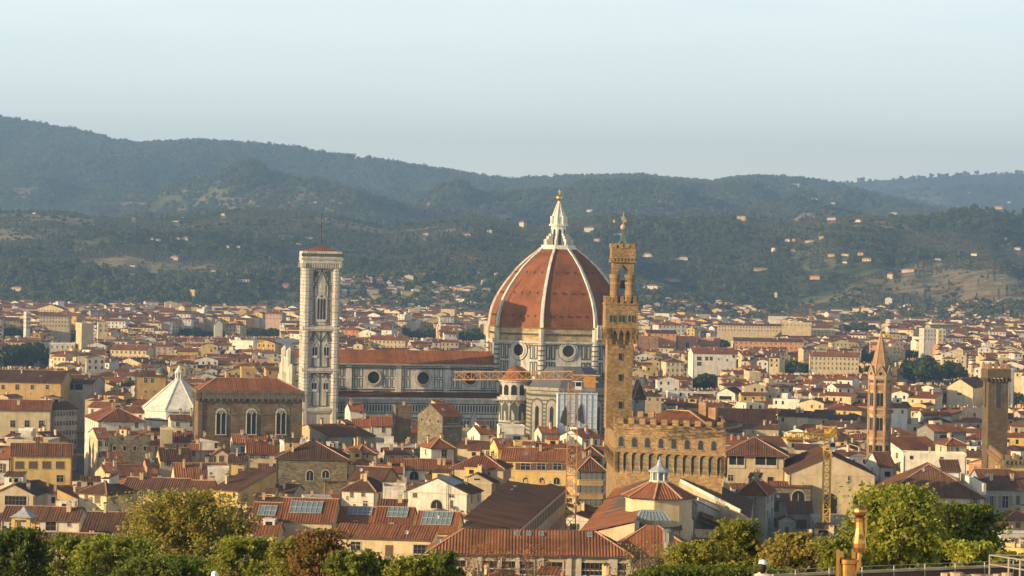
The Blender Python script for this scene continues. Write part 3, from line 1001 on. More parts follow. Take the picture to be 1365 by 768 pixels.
ai.box(XW, -18, AY - 0.8, AY, z_at - 1.1, z_at - .3, 0)
for q in range(70):      # corbel row under the gallery
    xx = XW + 0.5 + q * 0.9
    if xx < -19: ai.box(xx, xx + .4, AY - .7, AY, z_at - 2.0, z_at - 1.1, 0)
zst, zsb = C.front(550, 540, AY)[1], C.front(550, 549, AY)[1]
ai.box(XW, -18, AY - .12, AY, zst + .3, zst + .7, 1)
ai.box(XW, -18, AY - .12, AY, zsb - .8, zsb - .4, 1)
ai.box(XW, -18, AY - .12, AY, zsb - 2.6, zsb - 2.2, 1)
q = XW + .4
while q < -19:
    ai.box(q, q + .62, AY - .08, AY, zsb, zst, 1)
    q += 1.12
q = XW + .4
while q < -19:
    ai.box(q, q + .62, AY - .08, AY, zsb - 7.5, zsb - 3.2, 1)
    q += 1.12
aisle = ai.build('aisle_wall', [M['navemarble'], M['greenmarble']], cath)
ar = MB()
ar.tiles([(XW, AY - .3, z_at - .35), (-18, AY - .3, z_at - .35), (-18, NY, z_as + .5), (XW, NY, z_as + .5)], 0.65, 0.05)
ar.build('aisle_roof', M['tile'], cath)
# gabled door canopy on the aisle
dg = MB()
gx, gz = C.front(631, 566, AY)
dg.box(gx - 2.6, gx + 2.6, AY - 1.2, AY, 0, gz - 1.5, 0)
dg.prism([(gx - 2.6, AY - 1.2), (gx + 2.6, AY - 1.2), (gx + 2.6, AY), (gx - 2.6, AY)], gz - 1.5, gz - 1.2, 1)
gt = C.front(631, 548, AY)[1]
dg.face([(gx - 2.6, AY - 1.2, gz - 1.2), (gx + 2.6, AY - 1.2, gz - 1.2), (gx, AY - 1.2, gt)], 0)
dg.face([(gx - 2.6, AY - 1.2, gz - 1.2), (gx, AY - 1.2, gt), (gx, AY, gt), (gx - 2.6, AY, gz - 1.2)], 1)
dg.face([(gx + 2.6, AY - 1.2, gz - 1.2), (gx + 2.6, AY, gz - 1.2), (gx, AY, gt), (gx, AY - 1.2, gt)], 1)
dg.build('door_canopy', [M['marble'], M['greenmarble']], cath)
# west front, seen past the bell tower
fx = C.front(385.5, 500, -16)[0]
fw_ = MB()
zf = C.front(390, 478, -16)[1]
fw_.box(fx, XW + 2, -21, 21, 0, C.front(390, 500, -21)[1], 0)
fw_.box(fx, XW + 2, -13, 13, 0, zf, 0)
for yy in (-20, -12, 12, 20):
    zt_ = C.front(390, 468 if abs(yy) < 15 else 490, -16)[1]
    fw_.prism(ngon(1.6, 8, 0, fx + .6, yy), 0, zt_, 0)
    fw_.taper(ngon(1.6, 8, 0, fx + .6, yy), zt_, ngon(.1, 8, 0, fx + .6, yy), zt_ + 1.6, 0)
for z in np.arange(6, zf, 3.0):
    fw_.box(fx + .2, XW + 2, -21.08, -20.95, z, z + .5, 1) if z < C.front(390, 500, -21)[1] - 1 else fw_.box(fx + .2, XW + 2, -13.08, -12.95, z, z + .5, 1)
fw_.build('west_front', [M['marble'], M['greenmarble']], cath)
# small exedra between nave and south arm, with a tiled half cone
def exedra(ang, name='exedra'):
    e = MB()
    t = -math.pi / 2 + ang
    cx, cy = 27.5 * math.cos(t), 27.5 * math.sin(t)
    loc = lambda y: C.front(685, y, -22)[1]
    za, zb_, zc_, zd = loc(487), loc(507), loc(529), loc(533)
    rad = 6.2
    a0, a1 = t - math.pi * .62, t + math.pi * .62
    e.lathe([(rad + .6, zc_ - 14), (rad + .6, zd), (rad + 1.2, zd), (rad + 1.2, zc_), (rad, zc_), (rad, zb_ - .5), (rad + .7, zb_ - .5), (rad + .7, zb_)], 18, 0, cx, cy, a0, a1)
    e.lathe([(rad + .64, 0), (rad + .64, zc_ - 14)], 18, 0, cx, cy, a0, a1)
    e.lathe([(rad + .8, zb_), (rad * .78, zb_ + (za - zb_) * .34), (rad * .52, zb_ + (za - zb_) * .72), (0.3, za)], 18, 1, cx, cy, a0, a1)
    for k in range(5):                      # niches
        u = t + (k - 2) * 0.52
        for s_ in np.linspace(-.1, .1, 2):
            pass
        ra = rad + .05
        w = .17
        pts = []
        z0, z1 = zc_ + .8, zb_ - 1.6
        for du, z in ((-w, z0), (w, z0), (w, z1 - 1), (w * .6, z1 - .3), (0, z1), (-w * .6, z1 - .3), (-w, z1 - 1)):
            pts.append((cx + (ra + .05) * math.cos(u + du), cy + (ra + .05) * math.sin(u + du), z))
        e.face(pts, 2)
        u2 = u
        w2 = .22
        pts = []
        z0, z1 = zc_ - 9, zd - 1.0
        for du, z in ((-w2, z0), (w2, z0), (w2, z1 - 1.4), (w2 * .6, z1 - .4), (0, z1), (-w2 * .6, z1 - .4), (-w2, z1 - 1.4)):
            pts.append((cx + (rad + .72) * math.cos(u2 + du), cy + (rad + .72) * math.sin(u2 + du), z))
        e.face(pts, 3)
    for k in range(22):
        u = a0 + (a1 - a0) * (k + .5) / 22
        e.prism(ngon(.25, 4, u, cx + (rad + 1.1) * math.cos(u), cy + (rad + 1.1) * math.sin(u)), zd - 1.1, zd, 3)
    for z in (zc_ - 12.0, zc_ - 13.4, zc_ - 10.2):
        e.lathe([(rad + .7, z), (rad + .7, z + .45)], 18, 3, cx, cy, a0, a1)
    e.build(name, [M['marble'], M['dometile'], M['glass'], M['greenmarble']], cath)
exedra(-math.pi / 4)
exedra(math.pi / 4)
# south arm: five sided, blind arches, dark half dome
sa = MB()
zs_ = C.front(725, 517, -44)[1]
apse = ngon(17.5, 8, A8, 0, -28)
sa.prism(apse, 0, zs_, 0)
sa.prism(ngon(18.6, 8, A8, 0, -28), zs_ - 1.2, zs_, 0)
sa.prism(ngon(18.0, 8, A8, 0, -28), zs_ - 3.4, zs_ - 2.6, 1)
for i in (5, 6, 7, 0):
    t = A8 + i * math.pi / 4 - math.pi / 8 + 0
sa.taper(ngon(16.5, 8, A8, 0, -28), zs_, ngon(9, 8, A8, 0, -26), zs_ + 7.5, 2)
ap_ = 17.5 * math.cos(math.pi / 8)
for z in np.arange(2, zs_ - 4, 1.5): sa.prism(ngon(17.53, 8, A8, 0, -28), z, z + .55, 1, False, False)
sarm = sa.build('south_arm', [M['shadedmarble'], M['greenmarble'], M['leadroof']], cath)
for ang in (-math.pi / 4, 0, math.pi / 4):
    an = MB()
    for x in (-3.4, 3.4) if ang else (-3.4, 3.4):
        an.arch(x, zs_ - 22, zs_ - 4.2, 5.6, -ap_ - .06, 0, 9)
        an.arch(x, zs_ - 22, zs_ - 4.9, 4.4, -ap_ - .10, 1, 9)
        an.arch(x, zs_ - 20, zs_ - 7, 1.7, -ap_ - .14, 2, 7, True)
    for z in np.arange(zs_ - 24, zs_ - 9, 1.6):
        an.box(-6.6, 6.6, -ap_ - .03, -ap_, z, z + .5, 0)
    o = an.build('blind_arches', [M['greenmarble'], M['shadedmarble'], M['glass']], sarm)
    o.location = (0, -28, 0); o.rotation_euler.z = ang
claim(C, XW - 4, 36, -48, 34)
PROTECT += [(450, 655, 560, 1040), (655, 806, 556, 1010)]
# sheeted scaffolding in front of the south arm
q0, q1 = at(743, 566, 1000), at(797, 566, 1000)
Fs = Frame((q0.x + q1.x) / 2, 1000, 5)
ss = thing('sheeted_scaffolding', 'pale blue sheeted scaffolding wrapped round the cathedral beside the orange crane', 'scaffolding', Fs)
x0, z1 = Fs.front(744, 525); x1, _ = Fs.front(796, 525)
sm = MB(); sm.box(x0, x1, 0, 6, 0, z1); sm.build('sheeting', M['sheet'], ss)
sm = MB()
for k in range(8):
    x = x0 + (x1 - x0) * k / 7
    sm.box(x - .06, x + .06, -.25, -.05, 0, z1 + 1)
for k in range(9):
    sm.box(x0, x1, -.25, -.1, z1 - 2 - k * 2.2, z1 - 1.9 - k * 2.2)
sm.box(x0 - .3, x1 + .3, -.4, 6.2, z1, z1 + .3)
sm.build('scaffold_poles', M['dish'], ss)
sm = MB()
for px, py in ((773, 548), (752, 552)):
    x, z = Fs.front(px, py)
    sm.face([(x - 1.6, -.3, z - 3), (x + 1.8, -.3, z - 5), (x + .7, -.3, z + 3.2), (x - .6, -.3, z + 1)], 0)
sm.build('sheet_gap', M['iron'], ss)
claim(Fs, x0 - 2, x1 + 2, -3, 10)

# ================================================================== bell tower
q0, q1 = at(398.5, 545, 1010), at(453, 545, 1010)
B = Frame((q0.x + q1.x) / 2 , 1010, YAW)
bt = thing('bell_tower', 'tall square pink and white marble bell tower with traceried windows', 'bell tower', B)
fz = lambda y: B.front(426, y, 0)[1]
hw = B.front(451.5, 480, 0)[0] - .9
mb = MB()
dp = 2 * hw
zc1 = fz(357)
mb.box(-hw, hw, 0, dp, 0, zc1, 0)
bs = []
for cx, cy in ((-hw, 0), (hw, 0), (hw, dp), (-hw, dp)):
    mb.prism(ngon(1.55, 8, A8, cx + (0.5 if cx < 0 else -.5), cy + (.5 if cy == 0 else -.5)), 0, zc1, 0)
    for yy_ in np.arange(361, 540, 4.6):
        mb.prism(ngon(1.59, 8, A8, cx + (0.5 if cx < 0 else -.5), cy + (.5 if cy == 0 else -.5)), fz(yy_) - (.16 if int(yy_) % 3 else .5), fz(yy_), 2 if int(yy_) % 3 else 1, False, False)
for y in (437.5, 493, 546):
    z = fz(y)
    mb.box(-hw - .9, hw + .9, -.9, dp + .9, z - .5, z + .5, 0)
    mb.box(-hw - .7, hw + .7, -.75, dp + .7, z - 1.1, z - .6, 1)
mb.build('tower_wall', [M['marble'], M['pinkmarble'], M['greenmarble']], bt)
mb = MB()
zt = fz(335)
mb.box(-hw - 1.3, hw + 1.3, -1.3, dp + 1.3, fz(351), fz(347), 0)
mb.box(-hw - 1.5, hw + 1.5, -1.5, dp + 1.5, fz(347), fz(343), 0)
for k in range(24):
    x = -hw - 1.6 + k * (2 * hw + 3.2) / 23
    mb.box(x - .2, x + .2, -1.2, -.2, fz(357), fz(351), 0)
    mb.box(x - .2, x + .2, dp + .2, dp + 1.2, fz(357), fz(351), 0)
    mb.box(-hw - 1.2, -hw - .2, x + hw - .2, x + hw + .2, fz(357), fz(351), 0)
    mb.box(hw + .2, hw + 1.2, x + hw - .2, x + hw + .2, fz(357), fz(351), 0)
    mb.box(x - .24, x + .24, -1.53, -1.4, fz(342), fz(338), 1)
    mb.box(x - .24, x + .24, -1.57, -1.45, fz(346.5), fz(344), 2)
for y0, y1, x0, x1 in ((-1.4, -1.1, -hw - 1.4, hw + 1.4), (dp + 1.1, dp + 1.4, -hw - 1.4, hw + 1.4), (-1.4, dp + 1.4, -hw - 1.4, -hw - 1.1), (-1.4, dp + 1.4, hw + 1.1, hw + 1.4)):
    mb.box(x0, x1, y0, y1, fz(343), zt, 0)
mb.box(-hw - 1.05, hw + 1.05, -1.05, dp + 1.05, fz(351), fz(343), 0)
mb.box(-hw - .8, hw + .8, -.8, dp + .8, fz(357), fz(351), 1)
mb.build('cornice', [M['marble'], M['greenmarble'], M['pinkmarble']], bt)
mb = MB()
ap = (0, dp / 2, B.front(427, 327.5, dp / 2)[1])
e = hw + 1.0
q = [(-e, -1.0, zt - .2), (e, -1.0, zt - .2), (e, dp + 1.0, zt - .2), (-e, dp + 1.0, zt - .2)]
for i in range(4):
    mb.face([q[i], q[(i + 1) % 4], ap], 0)
rf = mb.build('tower_roof', [M['tile']], bt)
mb = MB(); mb.tube(ap, (ap[0], ap[1], B.front(427, 287, dp / 2)[1]), .28, .14, 6); mb.build('mast', M['iron'], rf)
# panels and windows on two faces
def tower_face(rot):
    def fin(o):
        o.rotation_euler.z = rot
        if rot: o.location = (-hw, hw, 0) if rot < 0 else (hw, hw, 0)
        if rot: o.location = (0, dp / 2, 0)
    y = 0 if not rot else -hw
    pf = MB()
    def frm(x0, x1, ya, yb, m=0, t=.3): pf.pframe(x0, x1, fz(ya), fz(yb), y, t, .10, m)
    for s_ in (-1, 1):
        for a_, b_ in ((378, 360), (397, 380), (416, 399), (433, 418), (455, 442), (472, 457), (489, 474), (508, 498), (524, 510), (541, 526)):
            x = s_ * (hw - 2.3)
            frm(x - .75, x + .75, a_, b_, 0, .24)
            pf.face([(x - .3, y - .06, fz(a_ - 3)), (x + .3, y - .06, fz(a_ - 3)), (x + .3, y - .06, fz(b_ + 3)), (x - .3, y - .06, fz(b_ + 3))], 1)
    frm(-hw + 3.3, hw - 3.3, 434, 359, 0, .25)
    for s_ in (-1, 1):
        for a_, b_ in ((378, 361), (396, 380), (414, 398), (432, 416)):
            x = s_ * 3.75 if 3.75 < hw - 3.6 else s_ * (hw - 4.0)
            frm(x - .55, x + .55, a_, b_, 0, .2)
    for z_ in (367, 384, 402, 420): pf.box(-hw + 1, hw - 1, y - .05, y, fz(z_) - .12, fz(z_) + .12, 1)
    for ya, yb in ((490, 441), (542, 497)):
        frm(-hw + 3.2, hw - 3.2, ya, yb, 0, .35)
        frm(-.25, .25, ya, yb, 0, .2)
    # gables
    for c_, w_, ya, yb in ((0, 3.3, 387, 360), (-2.3, 1.9, 455, 443), (2.3, 1.9, 455, 443), (-2.3, 1.7, 503, 498), (2.3, 1.7, 503, 498)):
        for s_ in (-1, 1):
            pf.bar((c_ + s_ * w_, y - .12, fz(ya)), (c_, y - .12, fz(yb)), .34, 0)
            if c_ == 0:
                pf.face([(s_ * .8, y - .08, fz(362)), (s_ * 2.9, y - .08, fz(362)), (s_ * 2.9, y - .08, fz(374))][::s_], 0)
    o = pf.build('panel_frames', [M['greenmarble'], M['pinkmarble']], bt); fin(o)
    for c_, w_, ya, yb, n in ((0, 3.3, 429, 388, 3), (-2.2, 2.0, 477, 455, 2), (2.2, 2.0, 477, 455, 2), (-2.2, 1.9, 522, 503, 2), (2.2, 1.9, 522, 503, 2)):
        w = MB()
        w.arch(c_, fz(ya), fz(yb), w_ + 1.0, y - .14, 0, 9, True)
        w.arch(c_, fz(ya), fz(yb) - .5, w_ + .35, y - .17, 3, 9, True)
        w.arch(c_, fz(ya), fz(yb) - .8, w_, y - .20, 0, 9, True)
        lw_ = w_ / n * .74
        for k in range(n):
            x = c_ + (k - (n - 1) / 2) * w_ / n
            w.arch(x, fz(ya) + .9, fz(yb) - w_ * .55 - .9, lw_, y - .24, 1, 7, True)
        w.box(c_ - w_ / 2, c_ + w_ / 2, y - .4, y - .1, fz(ya), fz(ya) + .8, 0)
        w.disc(c_, fz(yb) - w_ * .42 - .6, w_ * .13, y - .24, 1, 10)
        o = w.build('tracery_window', [M['marble'], M['glass'], M['trim'], M['pinkmarble']], bt); fin(o)
tower_face(0)
tower_face(-math.pi / 2)
tower_face(math.pi / 2)
claim(B, -hw - 3, hw + 3, -3, dp + 3)
PROTECT.append((396, 456, 545, 1006))

# ================================================================== baptistery
P = at(238, 545, 1010)
Fb = Frame(P.x, P.y, YAW)
bp = thing('baptistery', 'white octagonal baptistery with a pyramid roof topped by a lantern', 'baptistery', Fb)
rb = abs(at(185, 545, 1005).x - P.x)
zb0, zap = Fb.front(238, 546, -rb)[1], Fb.front(238, 506, 0)[1]
mb = MB()
mb.prism(ngon(rb - .8, 8, A8), 0, zb0, 0)
mb.prism(ngon(rb, 8, A8), zb0 - .9, zb0, 0)
mb.prism(ngon(rb - .5, 8, A8), zb0 - 4.5, zb0 - 4.0, 1)
w = mb.build('wall', [M['whitemarble'], M['greenmarble']], bp)
mb = MB(); mb.taper(ngon(rb, 8, A8), zb0, ngon(1.4, 8, A8), zap, 0)
for i in range(8):
    t = A8 + i * math.pi / 4
    mb.bar((rb * math.cos(t), rb * math.sin(t), zb0 + .1), (1.4 * math.cos(t), 1.4 * math.sin(t), zap + .1), .5, 0, .3)
mb.build('roof', M['whitemarble'], bp)
mb = MB()
zt = Fb.front(238, 489, 0)[1]
mb.prism(ngon(1.7, 8, A8), zap - .4, zap + .4, 0)
for i in range(8):
    t = A8 + i * math.pi / 4
    mb.prism(ngon(.25, 6, 0, 1.35 * math.cos(t), 1.35 * math.sin(t)), zap + .4, zt - 2.2, 0)
mb.prism(ngon(1.0, 8, A8), zap + .4, zt - 2.2, 1)
mb.prism(ngon(1.8, 8, A8), zt - 2.2, zt - 1.8, 0)
mb.taper(ngon(1.6, 8, A8), zt - 1.8, ngon(.1, 8, A8), zt + .6, 0)
mb.build('lantern', [M['whitemarble'], M['grey']], bp)
claim(Fb, -rb - 2, rb + 2, -rb - 2, rb + 2)
PROTECT.append((184, 256, 550, 990))

# ================================================================== Orsanmichele, the tall stone hall
q0, q1 = at(262, 521, 925), at(406, 523, 925)
O = Frame((q0.x + q1.x) / 2, 925, 11)
hall = thing('stone_hall', 'tall brown stone hall with three arched windows and corbelled eaves', 'stone hall', O)
x0, z1 = O.front(263, 521); x1, _ = O.front(405.5, 521)
dpt = 24
mb = MB()
zt = O.front(335, 522)[1]
zcb, zcb2 = O.front(335, 532)[1], O.front(335, 525)[1]
zls = O.front(335, 553)[1]
mb.box(x0 + .8, x1 - .8, 0.8, dpt - .8, 0, zt - .2, 0)
mb.box(x0 + .65, x1 - .65, .65, dpt - .65, zls - .15, zls + .2, 0)
for cx, cy in ((x0 + 1.2, 1.2), (x1 - 1.2, 1.2), (x0 + 1.2, dpt - 1.2)):
    mb.box(cx - .75, cx + .75, cy - .75, cy + .75, 0, zcb, 0)
mb.build('wall', [M['pietradark']], hall)
mb = MB()
mb.box(x0 - .2, x1 + .2, -.2, dpt + .2, zcb2, zt + .25, 0)
n = 18
for k in range(n + 1):
    x = x0 + (x1 - x0) * k / n
    mb.box(x - .32, x + .32, -.1, .8, zcb - .8, zcb2, 0)
    y = dpt * k / n
    mb.box(x0 - .1, x0 + .8, y - .3, y + .3, zcb - .8, zcb2, 0)
    if k < n:
        mb.face([(x + .3, .72, zcb), (x + (x1 - x0) / n - .3, .72, zcb), (x + (x1 - x0) / n - .3, .72, zcb2), (x + .3, .72, zcb2)], 1)
mb.build('corbel_gallery', [M['pietradark'], M['trim']], hall)
for px in (294.5, 335, 374.5):
    w = MB()
    x, za = O.front(px, 579); _, zb = O.front(px, 545.5)
    w.arch(x, zls, zb + 2.6, 6.2, .72, 2, 11)
    w.arch(x, za, zb + .3, 3.9, .66, 0, 9)
    w.arch(x, za, zb - .25, 3.2, .62, 1, 9)
    w.box(x - .14, x + .14, .5, .7, za, zb - 2, 0)
    for s_ in (-1, 1):
        w.arch(x + s_ * .85, za, zb - 1.3, 1.5, .58, 3, 7)
        w.bar((x + s_ * 1.65, .55, za), (x + s_ * 1.65, .55, zb - 2), .18, 0)
    w.ring(x, zb - 1.25, .45, .62, .5, .62, 0, 12)
    w.box(x - 2.1, x + 2.1, .4, .8, za - .35, za, 0)
    w.build('arched_window', [M['frame'], M['greyshut'], M['greystone'], M['glass']], hall)
w = MB()
mb = MB()
zr = O.front(335, 504, dpt / 2)[1]
xi = (x1 - x0) * .2
E = [(x0 + .4, .4, zt + .2), (x1 - .4, .4, zt + .2), (x1 - .4, dpt - .4, zt + .2), (x0 + .4, dpt - .4, zt + .2)]
Ra, Rb = (x0 + xi, dpt / 2, zr), (x1 - xi * 1.1, dpt / 2, zr)
for poly in ([E[0], E[1], Rb, Ra], [E[1], E[2], Rb], [E[2], E[3], Ra, Rb], [E[3], E[0], Ra]):
    mb.tiles(poly, .65, .08)
for a_, b_ in ((E[0], Ra), (E[1], Rb), (Ra, Rb)): mb.bar(a_, b_, .45, 1, .3)
mb.build('roof', [M['redtile'], M['ridge']], hall)
claim(O, x0 - 2, x1 + 2, -2, dpt + 2)
PROTECT.append((253, 408, 582, 920))

# ================================================================== Palazzo Vecchio, the crenellated palace
q0, q1 = at(819, 600, 668), at(967, 600, 655)
yaw = math.degrees(math.atan2(q1.y - q0.y, q1.x - q0.x))
V = Frame(q0.x, q0.y, yaw)
pal = thing('crenellated_palace', 'golden brown stone palace with battlements and a slim clock tower rising from it', 'palace', V)
Wp = (Vector((q1.x, q1.y)) - Vector((q0.x, q0.y))).length
pb_ = V.loc(at(805.5, 600, 706))
poly = [(0, 0), (Wp, 0), tuple(V.loc(at(961, 600, 690)))[:2], (pb_.x, pb_.y)]
zz_ = lambda y, px=893: V.front(px, y, 0)[1]
z_par, z_cor, z_ab, z_mid = zz_(571), zz_(633), zz_(629), zz_(604)
def grow(p, d):
    # push a polygon outwards by d
    out = []
    n = len(p)
    for i in range(n):
        a, b_, c_ = Vector(p[i - 1]), Vector(p[i]), Vector(p[(i + 1) % n])
        e0, e1 = (b_ - a).normalized(), (c_ - b_).normalized()
        n0, n1 = Vector((e0.y, -e0.x)), Vector((e1.y, -e1.x))
        k = (n0 + n1)
        k = k / (k.dot(n0) or 1)
        out.append(tuple(b_ + k * d))
    return out
inn = grow(poly, -.6)
mb = MB()
mb.prism(inn, 0, z_mid, 0)
mb.prism(poly, z_mid, z_par, 0, True, True)
for y in (604.5, 574):
    z = zz_(y)
    mb.prism(grow(poly, .25), z - .2, z + .25, 0)
for cxy in (inn[0], inn[1]):
    pass
mb.build('wall', [M['pietra']], pal)
mb = MB()
run = poly + [poly[0]]
merlons(mb, run, z_par, 1.7, 1.35, 2.1, .7)
mb.prism(poly, z_par - .02, z_par + .55, 0)
mb.build('battlements', [M['pietra']], pal)
mb = MB()
n = 14
def machic(a, b_, n, z0, z1):
    """arched corbel gallery along one side: brackets, with dark arches between"""
    ax, ay = a; bx, by = b_
    L = math.hypot(bx - ax, by - ay); dx, dy = (bx - ax) / L, (by - ay) / L
    for k in range(n + 1):
        s_ = L * k / n
        hw_ = .2
        for o_, zlow in ((0.0, z0 + 1.2), (-.22, z0 + .6), (-.42, z0)):
            c_ = [(ax + dx * (s_ - hw_) - dy * 1.0, ay + dy * (s_ - hw_) + dx * 1.0), (ax + dx * (s_ - hw_) + dy * o_, ay + dy * (s_ - hw_) - dx * o_),
                  (ax + dx * (s_ + hw_) + dy * o_, ay + dy * (s_ + hw_) - dx * o_), (ax + dx * (s_ + hw_) - dy * 1.0, ay + dy * (s_ + hw_) + dx * 1.0)]
            mb.prism(c_, zlow, z1, 0)
        if k < n:
            s0, s1 = s_ + hw_, s_ + L / n - hw_
            w_ = s1 - s0
            zs = z1 - w_ / 2 - .35
            # spandrel above each arch
            pts = [(s0, z1), (s0, zs)]
            for i in range(1, 8):
                t = math.pi - math.pi * i / 8
                pts.append(((s0 + s1) / 2 + math.cos(t) * w_ / 2, zs + math.sin(t) * w_ / 2))
            pts += [(s1, zs), (s1, z1)]
            mb.face([(ax + dx * u, ay + dy * u, z) for u, z in pts], 0)
            mb.face([(ax + dx * u - dy * .57, ay + dy * u + dx * .57, z) for u, z in ((s0, z0 + .4), (s1, z0 + .4), (s1, z1), (s0, z1))], 1)
machic(poly[0], poly[1], 13, z_cor, z_mid)
machic(poly[3], poly[0], 8, z_cor, z_mid)
machic(poly[1], poly[2], 12, z_cor, z_mid)
mb.build('corbel_gallery', [M['pietra'], M['greystone']], pal)
wx = [828, 845.6, 863, 881, 898.3, 916, 934, 951.5]
for k, px in enumerate(wx):
    w = MB()
    y = 588.5 + (594.5 - 588.5) * k / 7
    x, z0 = V.front(px, y + 6); _, z1 = V.front(px, y - 6.5)
    w.arch(x, z0 - .25, z1 + .3, 1.75, -.05, 0, 9)
    w.arch(x, z0, z1, 1.25, -.09, 1, 9)
    w.box(x - .95, x + .95, -.22, 0, z0 - .4, z0 - .15, 0)
    w.build('arched_window', [M['greystone'], M['glass']], pal)
for px, y in ((836.5, 645), (844.5, 646)):
    w = MB(); x, z0 = V.front(px, y, 1.5); w.arch(x, z0 - 1, z0 + 1.1, 1.3, 1.42, 1, 9); w.arch(x, z0 - 1.3, z0 + 1.4, 1.8, 1.46, 0, 9)
    w.build('arched_window', [M['greystone'], M['glass']], pal)
mb = MB()
za = z_par + .9
E = [(6.5, 3.5, za), (Wp - 6, 3.5, za), (Wp - 6, 24, za), (6.5, 24, za)]
Ra, Rb = (8.5, 13, za + 2.9), (Wp - 15, 13, za + 2.9)
for p_ in ([E[0], E[1], Rb, Ra], [E[1], E[2], Rb], [E[2], E[3], Ra, Rb], [E[3], E[0], Ra]): mb.tiles(p_, .65, .1)
mb.bar(E[1], Rb, .5, 1, .35); mb.bar(Ra, Rb, .5, 1, .35)
mb.box(6.6, Wp - 6.1, 3.6, 23.9, z_par, za - .05, 2)
mb.build('roof', [M['tile'], M['ridge'], M['pietradark']], pal)
mb = MB()
x, z0 = V.front(942, 545, 14)
for dx_, h_ in ((-1.2, 3.4), (1.4, 2.2)):
    mb.prism([(x + dx_ - 1, 14), (x + dx_ + 1, 14), (x + dx_ + 1, 15.5), (x + dx_ - 1, 15.5)], z_par, z_par + h_ + 2.6)
mb.build('stair_turret', M['brickwall'], pal)
# its tower, standing square to the view
ty = 0.0
PV = V
q_ = at(827, 560, 673)
V = Frame(q_.x, q_.y, 3)
def to_pal(o):
    o.location = PV.loc(V.o); o.rotation_euler.z = V.a - PV.a
    return o
tz = lambda y: V.front(829, y, ty)[1]
xa, xb = V.front(809.5, 480, ty)[0], V.front(843.5, 480, ty)[0]
tw = xb - xa
hx0, hx1 = V.front(807.3, 425, ty - 1.4)[0], V.front(850.5, 425, ty - 1.4)[0]
sq = lambda x0, x1, y0, y1: [(x0, y0), (x1, y0), (x1, y1), (x0, y1)]
shaft = sq(xa, xb, ty, ty + tw)
mb = MB()
mb.prism(shaft, z_par - 1, tz(436), 0)
head = sq(hx0, hx1, ty - 1.2, ty - 1.2 + (hx1 - hx0))
mb.prism(head, tz(437), tz(404), 0)
for y in (405.5, 436.5):
    mb.prism(grow(head, .2), tz(y) - .2, tz(y) + .2, 0)
tow = to_pal(mb.build('tower', [M['pietra']], pal))
mb = MB()
merlons(mb, head + [head[0]], tz(404), 1.05, .75, 1.7, .5)
def machic2(a, b_, n, z0, z1, dpt):
    ax, ay = a; bx, by = b_
    L = math.hypot(bx - ax, by - ay); dx, dy = (bx - ax) / L, (by - ay) / L
    for k in range(n + 1):
        s_ = L * k / n
        h_ = .24
        for o_, zl_ in ((0.0, z0 + (z1 - z0) * .62), (-dpt * .33, z0 + (z1 - z0) * .3), (-dpt * .66, z0)):
            mb.prism([(ax + dx * (s_ - h_) - dy * dpt, ay + dy * (s_ - h_) + dx * dpt), (ax + dx * (s_ - h_) + dy * o_, ay + dy * (s_ - h_) - dx * o_),
                      (ax + dx * (s_ + h_) + dy * o_, ay + dy * (s_ + h_) - dx * o_), (ax + dx * (s_ + h_) - dy * dpt, ay + dy * (s_ + h_) + dx * dpt)], zl_, z1, 0)
        if k < n:
            s0, s1 = s_ + h_, s_ + L / n - h_
            pts = [(s0, z1), (s0, z1 - 1.8), ((s0 + s1) / 2, z1 - .35), (s1, z1 - 1.8), (s1, z1)]
            mb.face([(ax + dx * u, ay + dy * u, z) for u, z in pts], 0)
for i in range(4): machic2(head[i], head[(i + 1) % 4], 5, tz(459), tz(437), 1.3)
mb.build('tower_battlements', [M['pietra']], tow)
for px in (816.5, 828.8, 841.2):
    w = MB(); x, z = V.front(px, 425, ty - 1.2)
    w.box(x - .95, x + .95, ty - 1.32, ty - 1.1, z - 1.05, z + 1.05, 0)
    for s_ in (-.42, .42): w.box(x + s_ - .3, x + s_ + .3, ty - 1.36, ty - 1.2, z - .8, z + .8, 1)
    w.build('twin_window', [M['greystone'], M['glass']], tow)
for y in (475.5, 503.5, 540):
    w = MB(); x, z = V.front(827, y, ty)
    w.box(x - .62, x + .62, ty - .1, ty + .05, z - 1.0, z + 1.0, 0); w.box(x - .42, x + .42, ty - .14, ty, z - .8, z + .8, 1)
    w.build('slit_window', [M['greystone'], M['glass']], tow)
